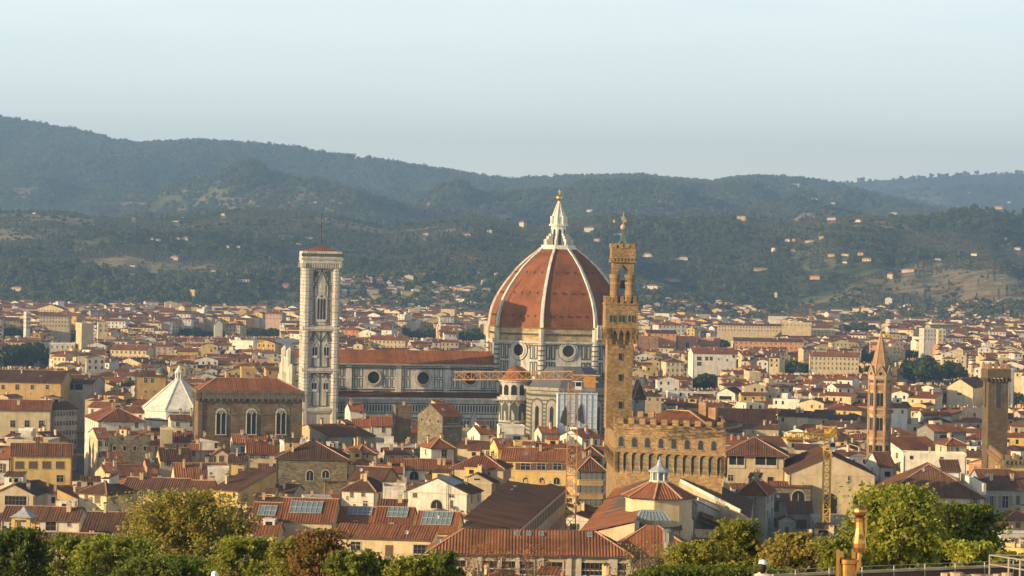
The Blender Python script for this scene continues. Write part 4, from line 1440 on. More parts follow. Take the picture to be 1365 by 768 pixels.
# belfry on four round pillars
by0 = ty + .6
bx0, bx1 = V.front(815.5, 380, by0)[0], V.front(846, 380, by0)[0]
bw = bx1 - bx0
mb = MB()
zb0, zb1 = tz(404), tz(366)
rp = .98
for cx, cy in ((bx0 + rp, by0 + rp), (bx1 - rp, by0 + rp), (bx1 - rp, by0 + bw - rp), (bx0 + rp, by0 + bw - rp)):
    mb.lathe([(rp * 1.08, zb0), (rp * 1.08, zb0 + .8), (rp, zb0 + .9), (rp, zb1 - 1.4), (rp * 1.25, zb1 - .6), (rp * 1.25, zb1)], 14, 0, cx, cy)
zt0, zt1 = tz(349), tz(330.5)
def arch_wall(mb, fx, w, z0, zs, z1, m=0):
    """wall panel with an arched opening; fx maps (u, depth, z) to a point"""
    o = w * .27
    c_ = w / 2
    pts = []
    N = 10
    for k in range(N + 1):
        t = math.pi - math.pi * k / N
        u_ = math.cos(t)
        pts.append((c_ + o * u_, zs + o * 1.45 * (1 - abs(u_)) ** .62))
    for d in (0, .9):
        mb.face([fx(0, d, z0), fx(c_ - o, d, z0), fx(c_ - o, d, zs), fx(0, d, zs)], m)
        mb.face([fx(c_ + o, d, z0), fx(w, d, z0), fx(w, d, zs), fx(c_ + o, d, zs)], m)
        for (u0, q0_), (u1, q1_) in zip(pts, pts[1:]): mb.face([fx(u0, d, q0_), fx(u1, d, q1_), fx(u1, d, z1), fx(u0, d, z1)], m)
        mb.face([fx(0, d, zs), fx(c_ - o, d, zs), fx(c_ - o, d, z1), fx(0, d, z1)], m)
        mb.face([fx(c_ + o, d, zs), fx(w, d, zs), fx(w, d, z1), fx(c_ + o, d, z1)], m)
    prev = None
    for u_, q_ in [(c_ - o, z0)] + pts + [(c_ + o, z0)]:
        if prev: mb.face([fx(prev[0], 0, prev[1]), fx(u_, 0, q_), fx(u_, .9, q_), fx(prev[0], .9, prev[1])], m)
        prev = (u_, q_)
i_ = .25
aw = bw - 2 * i_
arch_wall(mb, lambda u, d, z: (bx0 + i_ + u, by0 + i_ + d, z), aw, zb1, zb1 + .3, zt0)
arch_wall(mb, lambda u, d, z: (bx0 + i_ + u, by0 + bw - i_ - d, z), aw, zb1, zb1 + .3, zt0)
arch_wall(mb, lambda u, d, z: (bx0 + i_ + d, by0 + i_ + u, z), aw, zb1, zb1 + .3, zt0)
arch_wall(mb, lambda u, d, z: (bx1 - i_ - d, by0 + i_ + u, z), aw, zb1, zb1 + .3, zt0)
bh = sq(bx0 - .1, bx1 + .1, by0 - .1, by0 + bw + .1)
mb.prism(bh, zt0, zt1, 0)
mb.prism(grow(bh, .25), zt0 - .15, zt0 + .2, 0)
for k in range(7):
    x = bx0 + .3 + k * (bw - .6) / 6
    mb.box(x - .18, x + .18, by0 - .4, by0, zt0 + .2, zt0 + .9, 0)
    mb.box(bx0 - .4, bx0, by0 + k * (bw - .6) / 6, by0 + .36 + k * (bw - .6) / 6, zt0 + .2, zt0 + .9, 0)
merlons(mb, grow(bh, .2) + [grow(bh, .2)[0]], zt1, .85, .6, 1.15, .4)
bel = to_pal(mb.build('belfry', [M['pietra']], pal))
mb = MB()
cx, cy = (bx0 + bx1) / 2, by0 + bw / 2
mb.lathe([(.9, zb0 + 3.6), (.8, zb0 + 4.4), (.55, zb0 + 5.2), (.1, zb0 + 5.5)], 12, 0, cx, cy)
mb.box(cx - 2, cx + 2, cy - .1, cy + .1, zb0 + 5.4, zb0 + 5.7)
mb.build('bell', M['iron'], bel)
mb = MB()
zs0, zs1 = zt1 + .3, tz(306)
mb.taper(ngon(1.2, 4, math.pi / 4, cx, cy), zs0, ngon(.3, 4, math.pi / 4, cx, cy), zs1, 0)
for k in range(4):
    t = math.pi / 4 + k * math.pi / 2
    mb.bar((cx + 2.4 * math.cos(t), cy + 2.4 * math.sin(t), zs0 - .4), (cx + .35 * math.cos(t), cy + .35 * math.sin(t), zs1 - 2.4), .26, 0)
spv = mb.build('spire', M['copper'], bel)
mb = MB()
zb_ = tz(302.5)
mb.lathe([(.16, zs1), (.16, zb_ - .7)] + [(.75 * math.sin(math.pi * k / 8), zb_ - .75 * math.cos(math.pi * k / 8)) for k in range(1, 9)], 10, 0, cx, cy)
mb.tube((cx, cy, zb_), (cx, cy, tz(282)), .12, .06, 6)
mb.box(cx - .55, cx + .35, cy - .1, cy + .1, tz(293), tz(288.5))
mb.box(cx - .2, cx + .75, cy - .1, cy + .1, tz(296), tz(292))
mb.build('weathervane', M['paletrim'], spv)
V = PV
claim(V, -4, Wp + 3, -3, 36)
PROTECT.append((804, 968, 640, 650))
PROTECT.append((84, 118, 645, 985))

# ================================================================== Badia spire
P = at(1172, 560, 800)
G = Frame(P.x, P.y, 8)
gs = thing('spired_bell_tower', 'slender six sided brick bell tower with a tall pointed spire', 'bell tower', G)
gz_ = lambda y: G.front(1172, y, 0)[1]
rg = (at(1186.5, 560, 800).x - P.x) / .97
hex_ = lambda r: ngon(r, 6, math.pi / 6 + .28)
mb = MB()
mb.prism(hex_(rg * .93), 0, gz_(505), 0)
for y in (505, 512, 545, 553, 584, 592):
    mb.prism(hex_(rg * .99), gz_(y) - .25, gz_(y) + .25, 1)
for i in range(6):
    t = math.pi / 6 + .28 + i * math.pi / 3
    mb.prism(ngon(.42, 6, t, rg * .93 * math.cos(t), rg * .93 * math.sin(t)), 0, gz_(505), 0)
wg = mb.build('tower_wall', [M['brickwall'], M['paletrim']], gs)
apg = rg * .93 * math.cos(math.pi / 6)
for i in range(6):
    for ya, yb in ((541, 520), (573, 553), (604, 588)):
        w = MB()
        za, zb = gz_(ya), gz_(yb)
        w.arch(0, za, zb, 2.3, -apg - .05, 0, 9)
        for s_ in (-.5, .5): w.arch(s_, za, zb - .7, .84, -apg - .1, 1, 7)
        o = w.build('arched_window', [M['paletrim'], M['glass']], gs); o.rotation_euler.z = .28 + i * math.pi / 3 + math.pi / 6
    w = MB()
    for q in range(6):
        x = -1.25 + q * .5
        w.box(x - .12, x + .12, -apg - .1, -apg, gz_(512) + .5, gz_(507), 1)
    o = w.build('corbel_frieze', [M['trim'], M['glass']], gs); o.rotation_euler.z = .28 + i * math.pi / 3 + math.pi / 6
mb = MB()
mb.taper(hex_(rg * .99), gz_(505), hex_(rg * .72), gz_(484), 0, False)
mb.taper(hex_(rg * .72), gz_(484), hex_(.06), gz_(441), 0)
for i in range(6):
    t = math.pi / 6 + .28 + i * math.pi / 3
    r0, r1 = rg * .99, rg * .72
    mb.bar((r0 * math.cos(t), r0 * math.sin(t), gz_(505)), (r1 * math.cos(t), r1 * math.sin(t), gz_(484)), .22, 1)
    mb.bar((r1 * math.cos(t), r1 * math.sin(t), gz_(484)), (0, 0, gz_(441)), .18, 1)
spg = mb.build('spire', [M['brickwall'], M['paletrim']], gs)
for i in range(6):
    mb = MB()
    y = -apg - .4
    za, zm, zb = gz_(505), gz_(500.5), gz_(487)
    mb.box(-1.7, 1.7, y, y + 1.2, za, zm, 1)
    mb.face([(-1.9, y, zm), (1.9, y, zm), (0, y, zb)], 0)
    mb.face([(-1.9, y, zm), (0, y, zb), (0, y + 1.9, zb), (-1.9, y + 1.5, zm)], 0)
    mb.face([(1.9, y, zm), (1.9, y + 1.5, zm), (0, y + 1.9, zb), (0, y, zb)], 0)
    mb.bar((-1.9, y - .05, zm), (0, y - .05, zb), .25, 1); mb.bar((1.9, y - .05, zm), (0, y - .05, zb), .25, 1)
    mb.disc(0, zm + .6, .5, y - .04, 2, 10)
    o = mb.build('gable', [M['brickwall'], M['paletrim'], M['glass']], spg); o.rotation_euler.z = .28 + i * math.pi / 3 + math.pi / 6
mb = MB(); z = gz_(441); mb.tube((0, 0, z - .5), (0, 0, z + 2), .12, .06, 6); mb.lathe([(0.01, z), (.35, z + .35), (0.01, z + .7)], 8)
mb.build('finial', M['iron'], spg)
claim(G, -rg - 1, rg + 1, -rg - 1, rg + 1)
PROTECT.append((1156, 1188, 600, 790))

# ================================================================== Bargello tower
P = at(1330, 560, 800)
Gb = Frame(P.x, P.y, 6)
sb = thing('battlemented_tower', 'square brown stone tower with swallow battlements and one tall opening', 'tower', Gb)
tz2 = lambda y: Gb.front(1330, y, 0)[1]
hw2 = (Gb.front(1343.5, 560)[0] - Gb.front(1317, 560)[0]) / 2
mb = MB()
xc = (Gb.front(1343.5, 560)[0] + Gb.front(1317, 560)[0]) / 2
s1 = sq(xc - hw2, xc + hw2, 0, 2 * hw2)
mb.prism(s1, 0, tz2(506), 0)
s2 = grow(s1, .5)
mb.prism(s2, tz2(504), tz2(492), 0)
for i in range(4):
    (ax, ay), (bx, by) = s2[i], s2[(i + 1) % 4]
    for k in range(7):
        f_ = k / 6
        x, y = ax + (bx - ax) * f_, ay + (by - ay) * f_
        mb.prism(ngon(.3, 4, math.pi / 4, x * .97 + xc * .03, y * .97 + hw2 * .03), tz2(509), tz2(504), 0)
mb.build('tower_wall', [M['towerstone']], sb)
mb = MB(); merlons(mb, s2 + [s2[0]], tz2(492), 1.0, .75, 1.5, .5); mb.build('battlements', M['brickwall'], sb)
w = MB()
x, z0 = Gb.front(1330.5, 545); _, z1 = Gb.front(1330.5, 507)
w.arch(x, z0, z1, 2.1, -.06, 0, 9); w.arch(x, z0 + .2, z1 - .2, 1.5, -.1, 1, 9)
w.build('bell_opening', [M['greystone'], M['glass']], sb)
w = MB()
w.arch(0, z0, z1, 1.8, -.06, 0, 9); w.arch(0, z0 + .2, z1 - .2, 1.2, -.1, 1, 9)
o = w.build('bell_opening', [M['greystone'], M['glass']], sb); o.location = (xc - hw2, hw2, 0); o.rotation_euler.z = -math.pi / 2
claim(Gb, xc - hw2 - 1, xc + hw2 + 1, -1, 2 * hw2 + 1)
PROTECT.append((1308, 1346, 610, 795))
# its crenellated court walls
def wall_run(pts, D0, D1, label, t=1.2, h=None):
    (pxa, ya), (pxb, yb) = pts
    a, b_ = at(pxa, ya, D0), at(pxb, yb, D1)
    fr = Frame(a.x, a.y, math.degrees(math.atan2(b_.y - a.y, b_.x - a.x)))
    L = math.hypot(b_.x - a.x, b_.y - a.y)
    o = thing('crenellated_wall', label, 'wall', fr)
    mb = MB(); mb.box(0, L, 0, t, 0, a.z - 1.4)
    mb.box(-.2, L + .2, -.4, t + .2, a.z - 1.8, a.z - 1.4)
    for k in range(int(L / 1.2)): mb.box(.3 + k * 1.2, .7 + k * 1.2, -.38, 0, a.z - 2.6, a.z - 1.8)
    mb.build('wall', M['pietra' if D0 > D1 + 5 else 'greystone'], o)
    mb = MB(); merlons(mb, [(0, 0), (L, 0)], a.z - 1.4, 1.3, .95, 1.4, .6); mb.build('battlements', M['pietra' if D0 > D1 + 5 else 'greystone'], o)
    claim(fr, -1, L + 1, -1, t + 1)
wall_run(((1318, 593), (1334.5, 602)), 796, 752, 'sunlit crenellated stone wall running down from the square brown tower')
wall_run(((1338, 606), (1385, 606)), 748, 748, 'shaded crenellated stone wall on the right below the square brown tower')

# ================================================================== cranes
def lattice(mb, a, b_, w, seg, m=0, r=.13):
    """square lattice boom from a to b"""
    a, b_ = Vector(a), Vector(b_)
    d = (b_ - a); L = d.length; d = d / L
    e = d.cross(Vector((0, 0, 1)))
    if e.length < .1: e = Vector((1, 0, 0))
    e = e.normalized(); g = e.cross(d).normalized()
    cs = [(e * s0 + g * s1) * w / 2 for s0, s1 in ((-1, -1), (1, -1), (1, 1), (-1, 1))]
    for c_ in cs: mb.bar(a + c_, b_ + c_, r * 1.7, m)
    n = max(2, int(L / seg))
    for i in range(n):
        p, q = a + d * (L * i / n), a + d * (L * (i + 1) / n)
        for k in range(4):
            c0, c1 = cs[k], cs[(k + 1) % 4]
            mb.bar(p + c0, q + c1, r, m) if i % 2 == 0 else mb.bar(p + c1, q + c0, r, m)
            mb.bar(p + c0, p + c1, r, m)
def crane(name, label, mast, D, jib, jibD, counter, cD, w, mat, top=None, jw=1.7, rr=.13):
    (mx, my) = mast
    b_ = at(mx, my, D)
    fr = Frame(b_.x, b_.y, 0)
    g = float(terrain_z(mx, D)) if D > TOE else 0.0
    o = thing(name, label, 'crane', fr)
    L_ = lambda p: fr.loc(p)
    mb = MB(); lattice(mb, (0, 0, g), (0, 0, b_.z), w, w * 1.05, 0, rr); mb.box(-w, w, -w, w, g, g + 1.2)
    mb.build('mast', mat, o)
    mb = MB()
    ja, jb = L_(at(mx, my - 3.4, D)), L_(at(*jib, jibD))
    ja.z = b_.z + jw * .9
    lattice(mb, ja, jb, jw, jw * 1.15, 0, rr)
    if top:
        t_ = L_(at(*top, D))
        for s_ in (-.5, .5): mb.bar((s_ * w, 0, b_.z), t_, .22)
        mb.bar(t_, ja.lerp(jb, .62), .09); 
    jo = mb.build('jib', mat, o)
    mb = MB()
    cb = L_(at(*counter, cD))
    cb.z = max(cb.z, b_.z + .6)
    c0 = Vector((0, 0, cb.z))
    lattice(mb, c0, cb, jw * .8, jw * 1.2, 0, rr)
    if top: mb.bar(t_, cb, .09)
    mb.build('counter_jib', mat, o)
    mb = MB()
    d = (cb - c0).normalized()
    k = cb - d * 3
    for s_ in (0, 1.3): 
        q = k + d * s_
        mb.box(q.x - .75, q.x + .75, q.y - .9, q.y + .9, q.z - 2.2, q.z + .5)
    mb.build('counterweight', mat, o)
    mb = MB(); mb.box(w * .2, w * .2 + 1.5, -1.9, -.5, b_.z - 1.6, b_.z + .4, 0); mb.box(w * .2 + .1, w * .2 + 1.4, -1.93, -1.88, b_.z - .8, b_.z + .2, 1); mb.build('cab', [M['dish'], M['glass']], o)
    claim(fr, -w, w, -w, w)
    return o
crane('tower_crane', 'long orange tower crane with its lattice jib across the cathedral', (764, 510), 632, (606, 501), 640, (799, 505), 630, 2.3, M['craneorange'], None, 1.9, .12)
crane('tower_crane', 'short yellow tower crane in front of the beige gabled hall', (1103, 591), 668, (1046, 580), 660, (1112, 571), 700, 1.7, M['craneyellow'], (1100, 571), 1.6, .17)
crane('tower_crane', 'tiny orange tower crane far off at the foot of the hills', (1081, 411), 3700, (1067, 406.5), 3690, (1086, 406), 3700, 2.6, M['craneorange'], None, 2.0, .5)
# ------------------------------------------------------------------ house builder
WCACHE = {}
def window_mesh(style, w, h):
    key = (style, round(w * 4), round(h * 4))
    if key in WCACHE: return WCACHE[key]
    w, h = max(.4, key[1] / 4), max(.5, key[2] / 4)
    mb = MB()
    sh = None
    mats = [M['frame'], M['glass'], M['trim'], M['soffit']]
    if style in ('green', 'brown', 'plain', 'grey'):
        mb.box(-w / 2 - .14, w / 2 + .14, -.10, .02, h / 2, h / 2 + .16, 2)
        mb.box(-w / 2 - .2, w / 2 + .2, -.18, .02, -h / 2 - .14, -h / 2, 2)
        for s_ in (-1, 1): mb.box(s_ * (w / 2 + .07) - .07, s_ * (w / 2 + .07) + .07, -.08, .02, -h / 2, h / 2, 2)
        mb.face([(-w / 2, -.02, -h / 2), (w / 2, -.02, -h / 2), (w / 2, -.02, h / 2), (-w / 2, -.02, h / 2)], 1)
        mb.box(-.04, .04, -.05, -.02, -h / 2, h / 2, 0)
        mb.box(-w / 2, w / 2, -.05, -.025, h * .12, h * .12 + .07, 0)
        if style != 'plain':
            s2 = MB()
            s2.box(-w / 4 - .04, w / 4 + .02, -.07, 0, -h / 2, h / 2, 0)
            for k in range(int(h / .22)): s2.box(-w / 4 + .02, w / 4 - .04, -.09, -.05, -h / 2 + .1 + k * .22, -h / 2 + .22 + k * .22, 0)
            sh = s2.mesh('shutter', [M[{'green': 'green', 'brown': 'brown', 'grey': 'greyshut'}[style]]])
    elif style == 'closed':
        mb.box(-w / 2, w / 2, -.08, .02, -h / 2, h / 2, 3)
        mb.box(-w / 2 - .2, w / 2 + .2, -.16, .02, -h / 2 - .14, -h / 2, 2)
    elif style == 'arch':
        mb.arch(0, -h / 2, h / 2 + .25, w + .5, -.05, 2, 9)
        mb.arch(0, -h / 2, h / 2, w, -.09, 1, 9)
        mb.box(-.05, .05, -.13, -.09, -h / 2, h / 2 - w / 4, 0)
        mb.box(-w / 2 - .2, w / 2 + .2, -.2, .02, -h / 2 - .16, -h / 2, 2)
    elif style == 'loggia':
        mb.face([(-w / 2, -.04, -h / 2), (w / 2, -.04, -h / 2), (w / 2, -.04, h / 2), (-w / 2, -.04, h / 2)], 1)
        mb.box(-w / 2 - .1, w / 2 + .1, -.25, .02, -h / 2 - .9, -h / 2, 2)
        for k in range(3):
            x = -w / 2 + w * k / 2
            mb.box(x - .12, x + .12, -.2, .02, -h / 2, h / 2, 2)
    elif style == 'mullion':
        mb.face([(-w / 2, -.02, -h / 2), (w / 2, -.02, -h / 2), (w / 2, -.02, h / 2), (-w / 2, -.02, h / 2)], 1)
        n = max(2, round(w / 1.0)); r_ = max(2, round(h / 1.1))
        for k in range(n + 1):
            x = -w / 2 + w * k / n; mb.box(x - .07, x + .07, -.12, .02, -h / 2, h / 2, 3)
        for k in range(r_ + 1):
            z = -h / 2 + h * k / r_; mb.box(-w / 2, w / 2, -.11, .02, z - .06, z + .06, 3)
        mb.box(-w / 2 - .3, w / 2 + .3, -.14, .02, h / 2, h / 2 + .3, 2); mb.box(-w / 2 - .3, w / 2 + .3, -.2, .02, -h / 2 - .3, -h / 2, 2)
        for s_ in (-1, 1): mb.box(s_ * (w / 2 + .15) - .15, s_ * (w / 2 + .15) + .15, -.13, .02, -h / 2, h / 2, 2)
    else:                               # a plain dark opening
        mb.face([(-w / 2, -.03, -h / 2), (w / 2, -.03, -h / 2), (w / 2, -.03, h / 2), (-w / 2, -.03, h / 2)], 1)
        for a_, b_, c_, d_ in ((-w / 2 - .12, w / 2 + .12, h / 2, h / 2 + .12), (-w / 2 - .15, w / 2 + .15, -h / 2 - .12, -h / 2), (-w / 2 - .1, -w / 2, -h / 2, h / 2), (w / 2, w / 2 + .1, -h / 2, h / 2)):
            mb.box(a_, b_, -.08, .02, c_, d_, 2)
    WCACHE[key] = (mb.mesh('window', mats), sh, w)
    return WCACHE[key]
def add_window(parent, x, y, z, w, h, style, rz=0, shutters=True):
    me, sh, w = window_mesh(style, w, h)
    o = put('window', me, parent, (x, y, z), rz)
    if shutters is False and abs(x * 13.7 + z * 3.1) % 1 > .6: o.scale = (.85, 1, .8)
    if sh and shutters:
        for s_ in (-1, 1): put('shutter', sh, o, (s_ * (w * .75 + .17), -.03, 0))
    return o
def chimney_mesh(k):
    r_ = random.Random(k)
    w, d, h = r_.uniform(.5, .8), r_.uniform(.6, 1.2), r_.uniform(1.1, 2.2)
    mb = MB()
    mb.box(-w / 2, w / 2, -d / 2, d / 2, -1.2, h, 0)
    mb.box(-w / 2 - .1, w / 2 + .1, -d / 2 - .1, d / 2 + .1, h, h + .12, 0)
    for sx in (-1, 1):
        for sy in (-1, 1): mb.box(sx * w * .36 - .08, sx * w * .36 + .08, sy * d * .36 - .08, sy * d * .36 + .08, h + .12, h + .5, 0)
    mb.face([(-w * .7, -d * .65, h + .5), (w * .7, -d * .65, h + .5), (w * .7, 0, h + .85), (-w * .7, 0, h + .85)], 1)
    mb.face([(w * .7, d * .65, h + .5), (-w * .7, d * .65, h + .5), (-w * .7, 0, h + .85), (w * .7, 0, h + .85)], 1)
    return mb.mesh('chimney', [M['cream' if k % 2 else 'beige'], M['tile']])
CHIM = [chimney_mesh(k) for k in range(5)]
mb = MB(); mb.box(-.55, .55, -.8, .8, 0, .12, 0); mb.face([(-.45, -.7, .14), (.45, -.7, .14), (.45, .7, .14), (-.45, .7, .14)], 1)
VELUX = mb.mesh('skylight', [M['lead'], M['skyglass']])
mb = MB(); mb.tube((0, 0, -.5), (0, 0, 3.4), .035, .03, 5)
for k, z in enumerate((3.3, 3.0, 2.7)): mb.bar((-.7 + k * .1, 0, z), (.7 - k * .1, 0, z), .04)
AERIAL = mb.mesh('aerial', [M['iron']])
mb = MB(); mb.tube((0, 0, -.4), (0, 0, .8), .04, .04, 5); mb.lathe([(.0, 0.0), (.3, .05), (.5, .16)], 12)
for i in range(len(mb.v)):
    x, y, z = mb.v[i]
DISH = mb.mesh('satellite_dish', [M['dish']])
def roof_polys(kind, x0, x1, dep, ze, rise, o, g):
    """roof planes, eave edge first, and a height function"""
    xm, ym, W = (x0 + x1) / 2, dep / 2, x1 - x0
    if kind == 'gx':
        s_ = rise / ym
        return [[(x0 - g, -o, ze - o * s_), (x1 + g, -o, ze - o * s_), (x1 + g, ym, ze + rise), (x0 - g, ym, ze + rise)],
                [(x1 + g, dep + o, ze - o * s_), (x0 - g, dep + o, ze - o * s_), (x0 - g, ym, ze + rise), (x1 + g, ym, ze + rise)]], lambda x, y: ze + rise - abs(y - ym) * s_, [((x0 - g, ym), (x1 + g, ym))]
    if kind == 'gy':
        s_ = rise / (W / 2)
        return [[(x0 - o, dep + g, ze - o * s_), (x0 - o, -g, ze - o * s_), (xm, -g, ze + rise), (xm, dep + g, ze + rise)],
                [(x1 + o, -g, ze - o * s_), (x1 + o, dep + g, ze - o * s_), (xm, dep + g, ze + rise), (xm, -g, ze + rise)]], lambda x, y: ze + rise - abs(x - xm) * s_, [((xm, -g), (xm, dep + g))]
    if kind == 'hip':
        h = min(W, dep) / 2
        s_ = rise / h
        zo = ze - o * s_
        A, B_, C_, D_ = (x0 - o, -o, zo), (x1 + o, -o, zo), (x1 + o, dep + o, zo), (x0 - o, dep + o, zo)
        if W >= dep: ra, rb_ = (x0 + h, ym, ze + rise), (x1 - h, ym, ze + rise)
        else: ra, rb_ = (xm, h, ze + rise), (xm, dep - h, ze + rise)
        f_ = lambda x, y: ze + s_ * max(0, min(x - x0, x1 - x, y, dep - y, h))
        eq = (Vector(ra) - Vector(rb_)).length < .05
        if W >= dep: P_ = [[A, B_, rb_, ra], [B_, C_, rb_], [C_, D_, ra, rb_], [D_, A, ra]]
        else: P_ = [[A, B_, ra], [B_, C_, rb_, ra], [C_, D_, rb_], [D_, A, ra, rb_]]
        if eq: P_ = [[A, B_, ra], [B_, C_, ra], [C_, D_, ra], [D_, A, ra]]
        k = [(A[:2], ra[:2]), (B_[:2], (rb_ if W >= dep else ra)[:2])]
        return P_, f_, k
    if kind == 'shed':
        s_ = rise / dep
        return [[(x0 - g, -o, ze - o * s_), (x1 + g, -o, ze - o * s_), (x1 + g, dep + g, ze + rise + g * s_), (x0 - g, dep + g, ze + rise + g * s_)]], lambda x, y: ze + y * s_, []
    if kind == 'shr':       # falls to the right
        s_ = rise / W
        return [[(x1 + o, -g, ze - o * s_), (x1 + o, dep + g, ze - o * s_), (x0 - g, dep + g, ze + rise + g * s_), (x0 - g, -g, ze + rise + g * s_)]], lambda x, y: ze + (x1 - x) * s_, []
    if kind == 'shl':       # falls to the left
        s_ = rise / W
        return [[(x0 - o, dep + g, ze - o * s_), (x0 - o, -g, ze - o * s_), (x1 + g, -g, ze + rise + g * s_), (x1 + g, dep + g, ze + rise + g * s_)]], lambda x, y: ze + (x - x0) * s_, []
    return [], lambda x, y: ze, []
def walls(mb, kind, x0, x1, dep, ze, rise, m=0, z0=0.0):
    xm, ym = (x0 + x1) / 2, dep / 2
    if kind == 'flat':
        mb.box(x0, x1, 0, dep, z0, ze, m, False)
        return
    F_ = [(x0, 0), (x1, 0)]; 
    tops = {'gx': ((ze, ze), ('p', 'y'), (ze, ze), ('p', 'y')), 'gy': (('p', 'x'), (ze, ze), ('p', 'x'), (ze, ze))}
    top = lambda x, y: {'gx': ze, 'gy': ze, 'hip': ze, 'shed': ze + rise * y / dep, 'shr': ze + rise * (x1 - x) / (x1 - x0), 'shl': ze + rise * (x - x0) / (x1 - x0)}[kind] - .06
    c = [(x0, 0), (x1, 0), (x1, dep), (x0, dep)]
    for i in range(4):
        a, b_ = c[i], c[(i + 1) % 4]
        L = math.hypot(b_[0] - a[0], b_[1] - a[1])
        pts = [(*a, z0), (*b_, z0), (*b_, top(*b_))]
        uv = [(0, z0), (L, z0), (L, top(*b_))]
        if (kind == 'gx' and i % 2 == 1) or (kind == 'gy' and i % 2 == 0):
            pts.append(((a[0] + b_[0]) / 2, (a[1] + b_[1]) / 2, ze + rise - .08)); uv.append((L / 2, ze + rise))
        pts.append((*a, top(*a))); uv.append((0, top(*a)))
        mb.face(pts, m, uv)
HOUSES = []     # (object, descriptive words, px, py, D) for the ones that get their label later
def make_house(fr, x0, x1, dep, ze, roof='gx', rise=2.4, wall='cream', tile='tile', label=None, cat='house', name='house', group=None,
               detail=2, o=.6, g=.25, chim=None, base=0.0, seed=0, sp=.65, rooms=.5):
    r_ = random.Random(seed * 7 + 3)
    t = thing(name, label or '', cat, fr, group)
    mb = MB(); walls(mb, roof, x0, x1, dep, ze, rise, 0, base)
    if roof != 'flat' and detail > 1:
        mb.box(x0 - .06, x1 + .06, -.10, dep + .06, ze - .5, ze - .28, 1, True, True) if roof in ('hip',) else mb.box(x0 - .02, x1 + .02, -.09, -.005, ze - .45, ze - .22, 1)
    if detail > 1:
        for x in (x0 + .25, x1 - .25):
            if r_.random() < .7: mb.box(x - .06, x + .06, -.16, -.02, base, ze - .3, 2)
        if r_.random() < .4: mb.box(x0, x1, -.07, -.003, ze - 3.6, ze - 3.4, 1)
    wo = mb.build('wall', [M[wall], M['trim'], M['soffit']], t)
    P_, zf, ridges = roof_polys(roof, x0, x1, dep, ze, rise, o, g)
    mb = MB()
    if roof == 'flat':
        mb.box(x0 + .35, x1 - .35, .35, dep - .35, ze - .1, ze + .02, 2)
        for a_ in ((x0 - .1, x1 + .1, -.1, .25), (x0 - .1, x1 + .1, dep - .25, dep + .1), (x0 - .1, x0 + .25, .25, dep - .25), (x1 - .25, x1 + .1, .25, dep - .25)):
            mb.box(a_[0], a_[1], a_[2], a_[3], ze - .05, ze + .7, 1)
        ro = mb.build('roof_terrace', [M[tile], M[wall], M['concrete']], t)
    else:
        for p in P_:
            if detail > 0: mb.tiles(p, sp, .115, 0)
            else: mb.face(p, 0)
            low = [(a, b_, c - .2) for a, b_, c in p]
            mb.face(low[::-1], 1)
            for i in range(len(p)):
                j = (i + 1) % len(p)
                mb.face([low[i], low[j], p[j], p[i]], 1)
        if detail > 1:
            for (ax, ay), (bx, by) in ridges:
                za = min(zf(ax, ay), ze + rise); zb = zf(bx, by)
                if roof == 'hip': za = P_[0][0][2]
                mb.bar((ax, ay, za + .06), (bx, by, zb + .06), .34, 2, .22)
        ro = mb.build('roof', [M[tile], M['soffit'], M['ridge']], t)
    n = chim if chim is not None else (r_.choice((1, 2, 2, 3)) if detail > 0 else 0)
    for k in range(n):
        x, y = r_.uniform(x0 + .15 * (x1 - x0), x1 - .15 * (x1 - x0)), r_.uniform(.2, .8) * dep
        put('chimney', r_.choice(CHIM), ro, (x, y, zf(x, y)), r_.choice((0, math.pi / 2)))
    if detail > 0 and rooms and roof in ('gx', 'gy', 'hip') and min(x1 - x0, dep) > 7 and r_.random() < rooms:
        # a small roof room or terrace cabin breaking through the tiles
        w_, d_ = r_.uniform(2.4, min(5, (x1 - x0) * .5)), r_.uniform(2.4, 4.0)
        cx, cy = r_.uniform(x0 + w_ * .7, x1 - w_ * .7), dep * r_.uniform(.5, .68)
        zr = min(zf(cx - w_ / 2, cy), zf(cx + w_ / 2, cy))
        zt_ = ze + rise * .55 + r_.uniform(1.5, 2.6)
        fl = r_.random() < .35
        mb = MB(); mb.box(-w_ / 2, w_ / 2, -d_ / 2, d_ / 2, ze - .5, zt_, 0, False)
        if fl:
            mb.box(-w_ / 2 - .15, w_ / 2 + .15, -d_ / 2 - .15, d_ / 2 + .15, zt_, zt_ + .2, 0)
        else:
            mb.tiles([(-w_ / 2 - .3, -d_ / 2 - .35, zt_ - .05), (w_ / 2 + .3, -d_ / 2 - .35, zt_ - .05), (w_ / 2 + .3, d_ / 2 + .3, zt_ + d_ * .3), (-w_ / 2 - .3, d_ / 2 + .3, zt_ + d_ * .3)], .65, .12, 1)
            mb.face([(-w_ / 2, d_ / 2, zt_), (-w_ / 2, -d_ / 2, zt_), (-w_ / 2, d_ / 2, zt_ + d_ * .28)], 0); mb.face([(w_ / 2, -d_ / 2, zt_), (w_ / 2, d_ / 2, zt_), (w_ / 2, d_ / 2, zt_ + d_ * .28)], 0)
        q = r_.uniform(.3, .6) * w_ / 2
        mb.face([(-q, -d_ / 2 - .03, zt_ - 1.5), (q, -d_ / 2 - .03, zt_ - 1.5), (q, -d_ / 2 - .03, zt_ - .4), (-q, -d_ / 2 - .03, zt_ - .4)], 2)
        o_ = mb.build('roof_room', [M[r_.choice(('cream', 'white', wall, 'beige', 'yellow'))], M[tile], M['glass']], ro)
        o_.location = (cx, cy, 0)
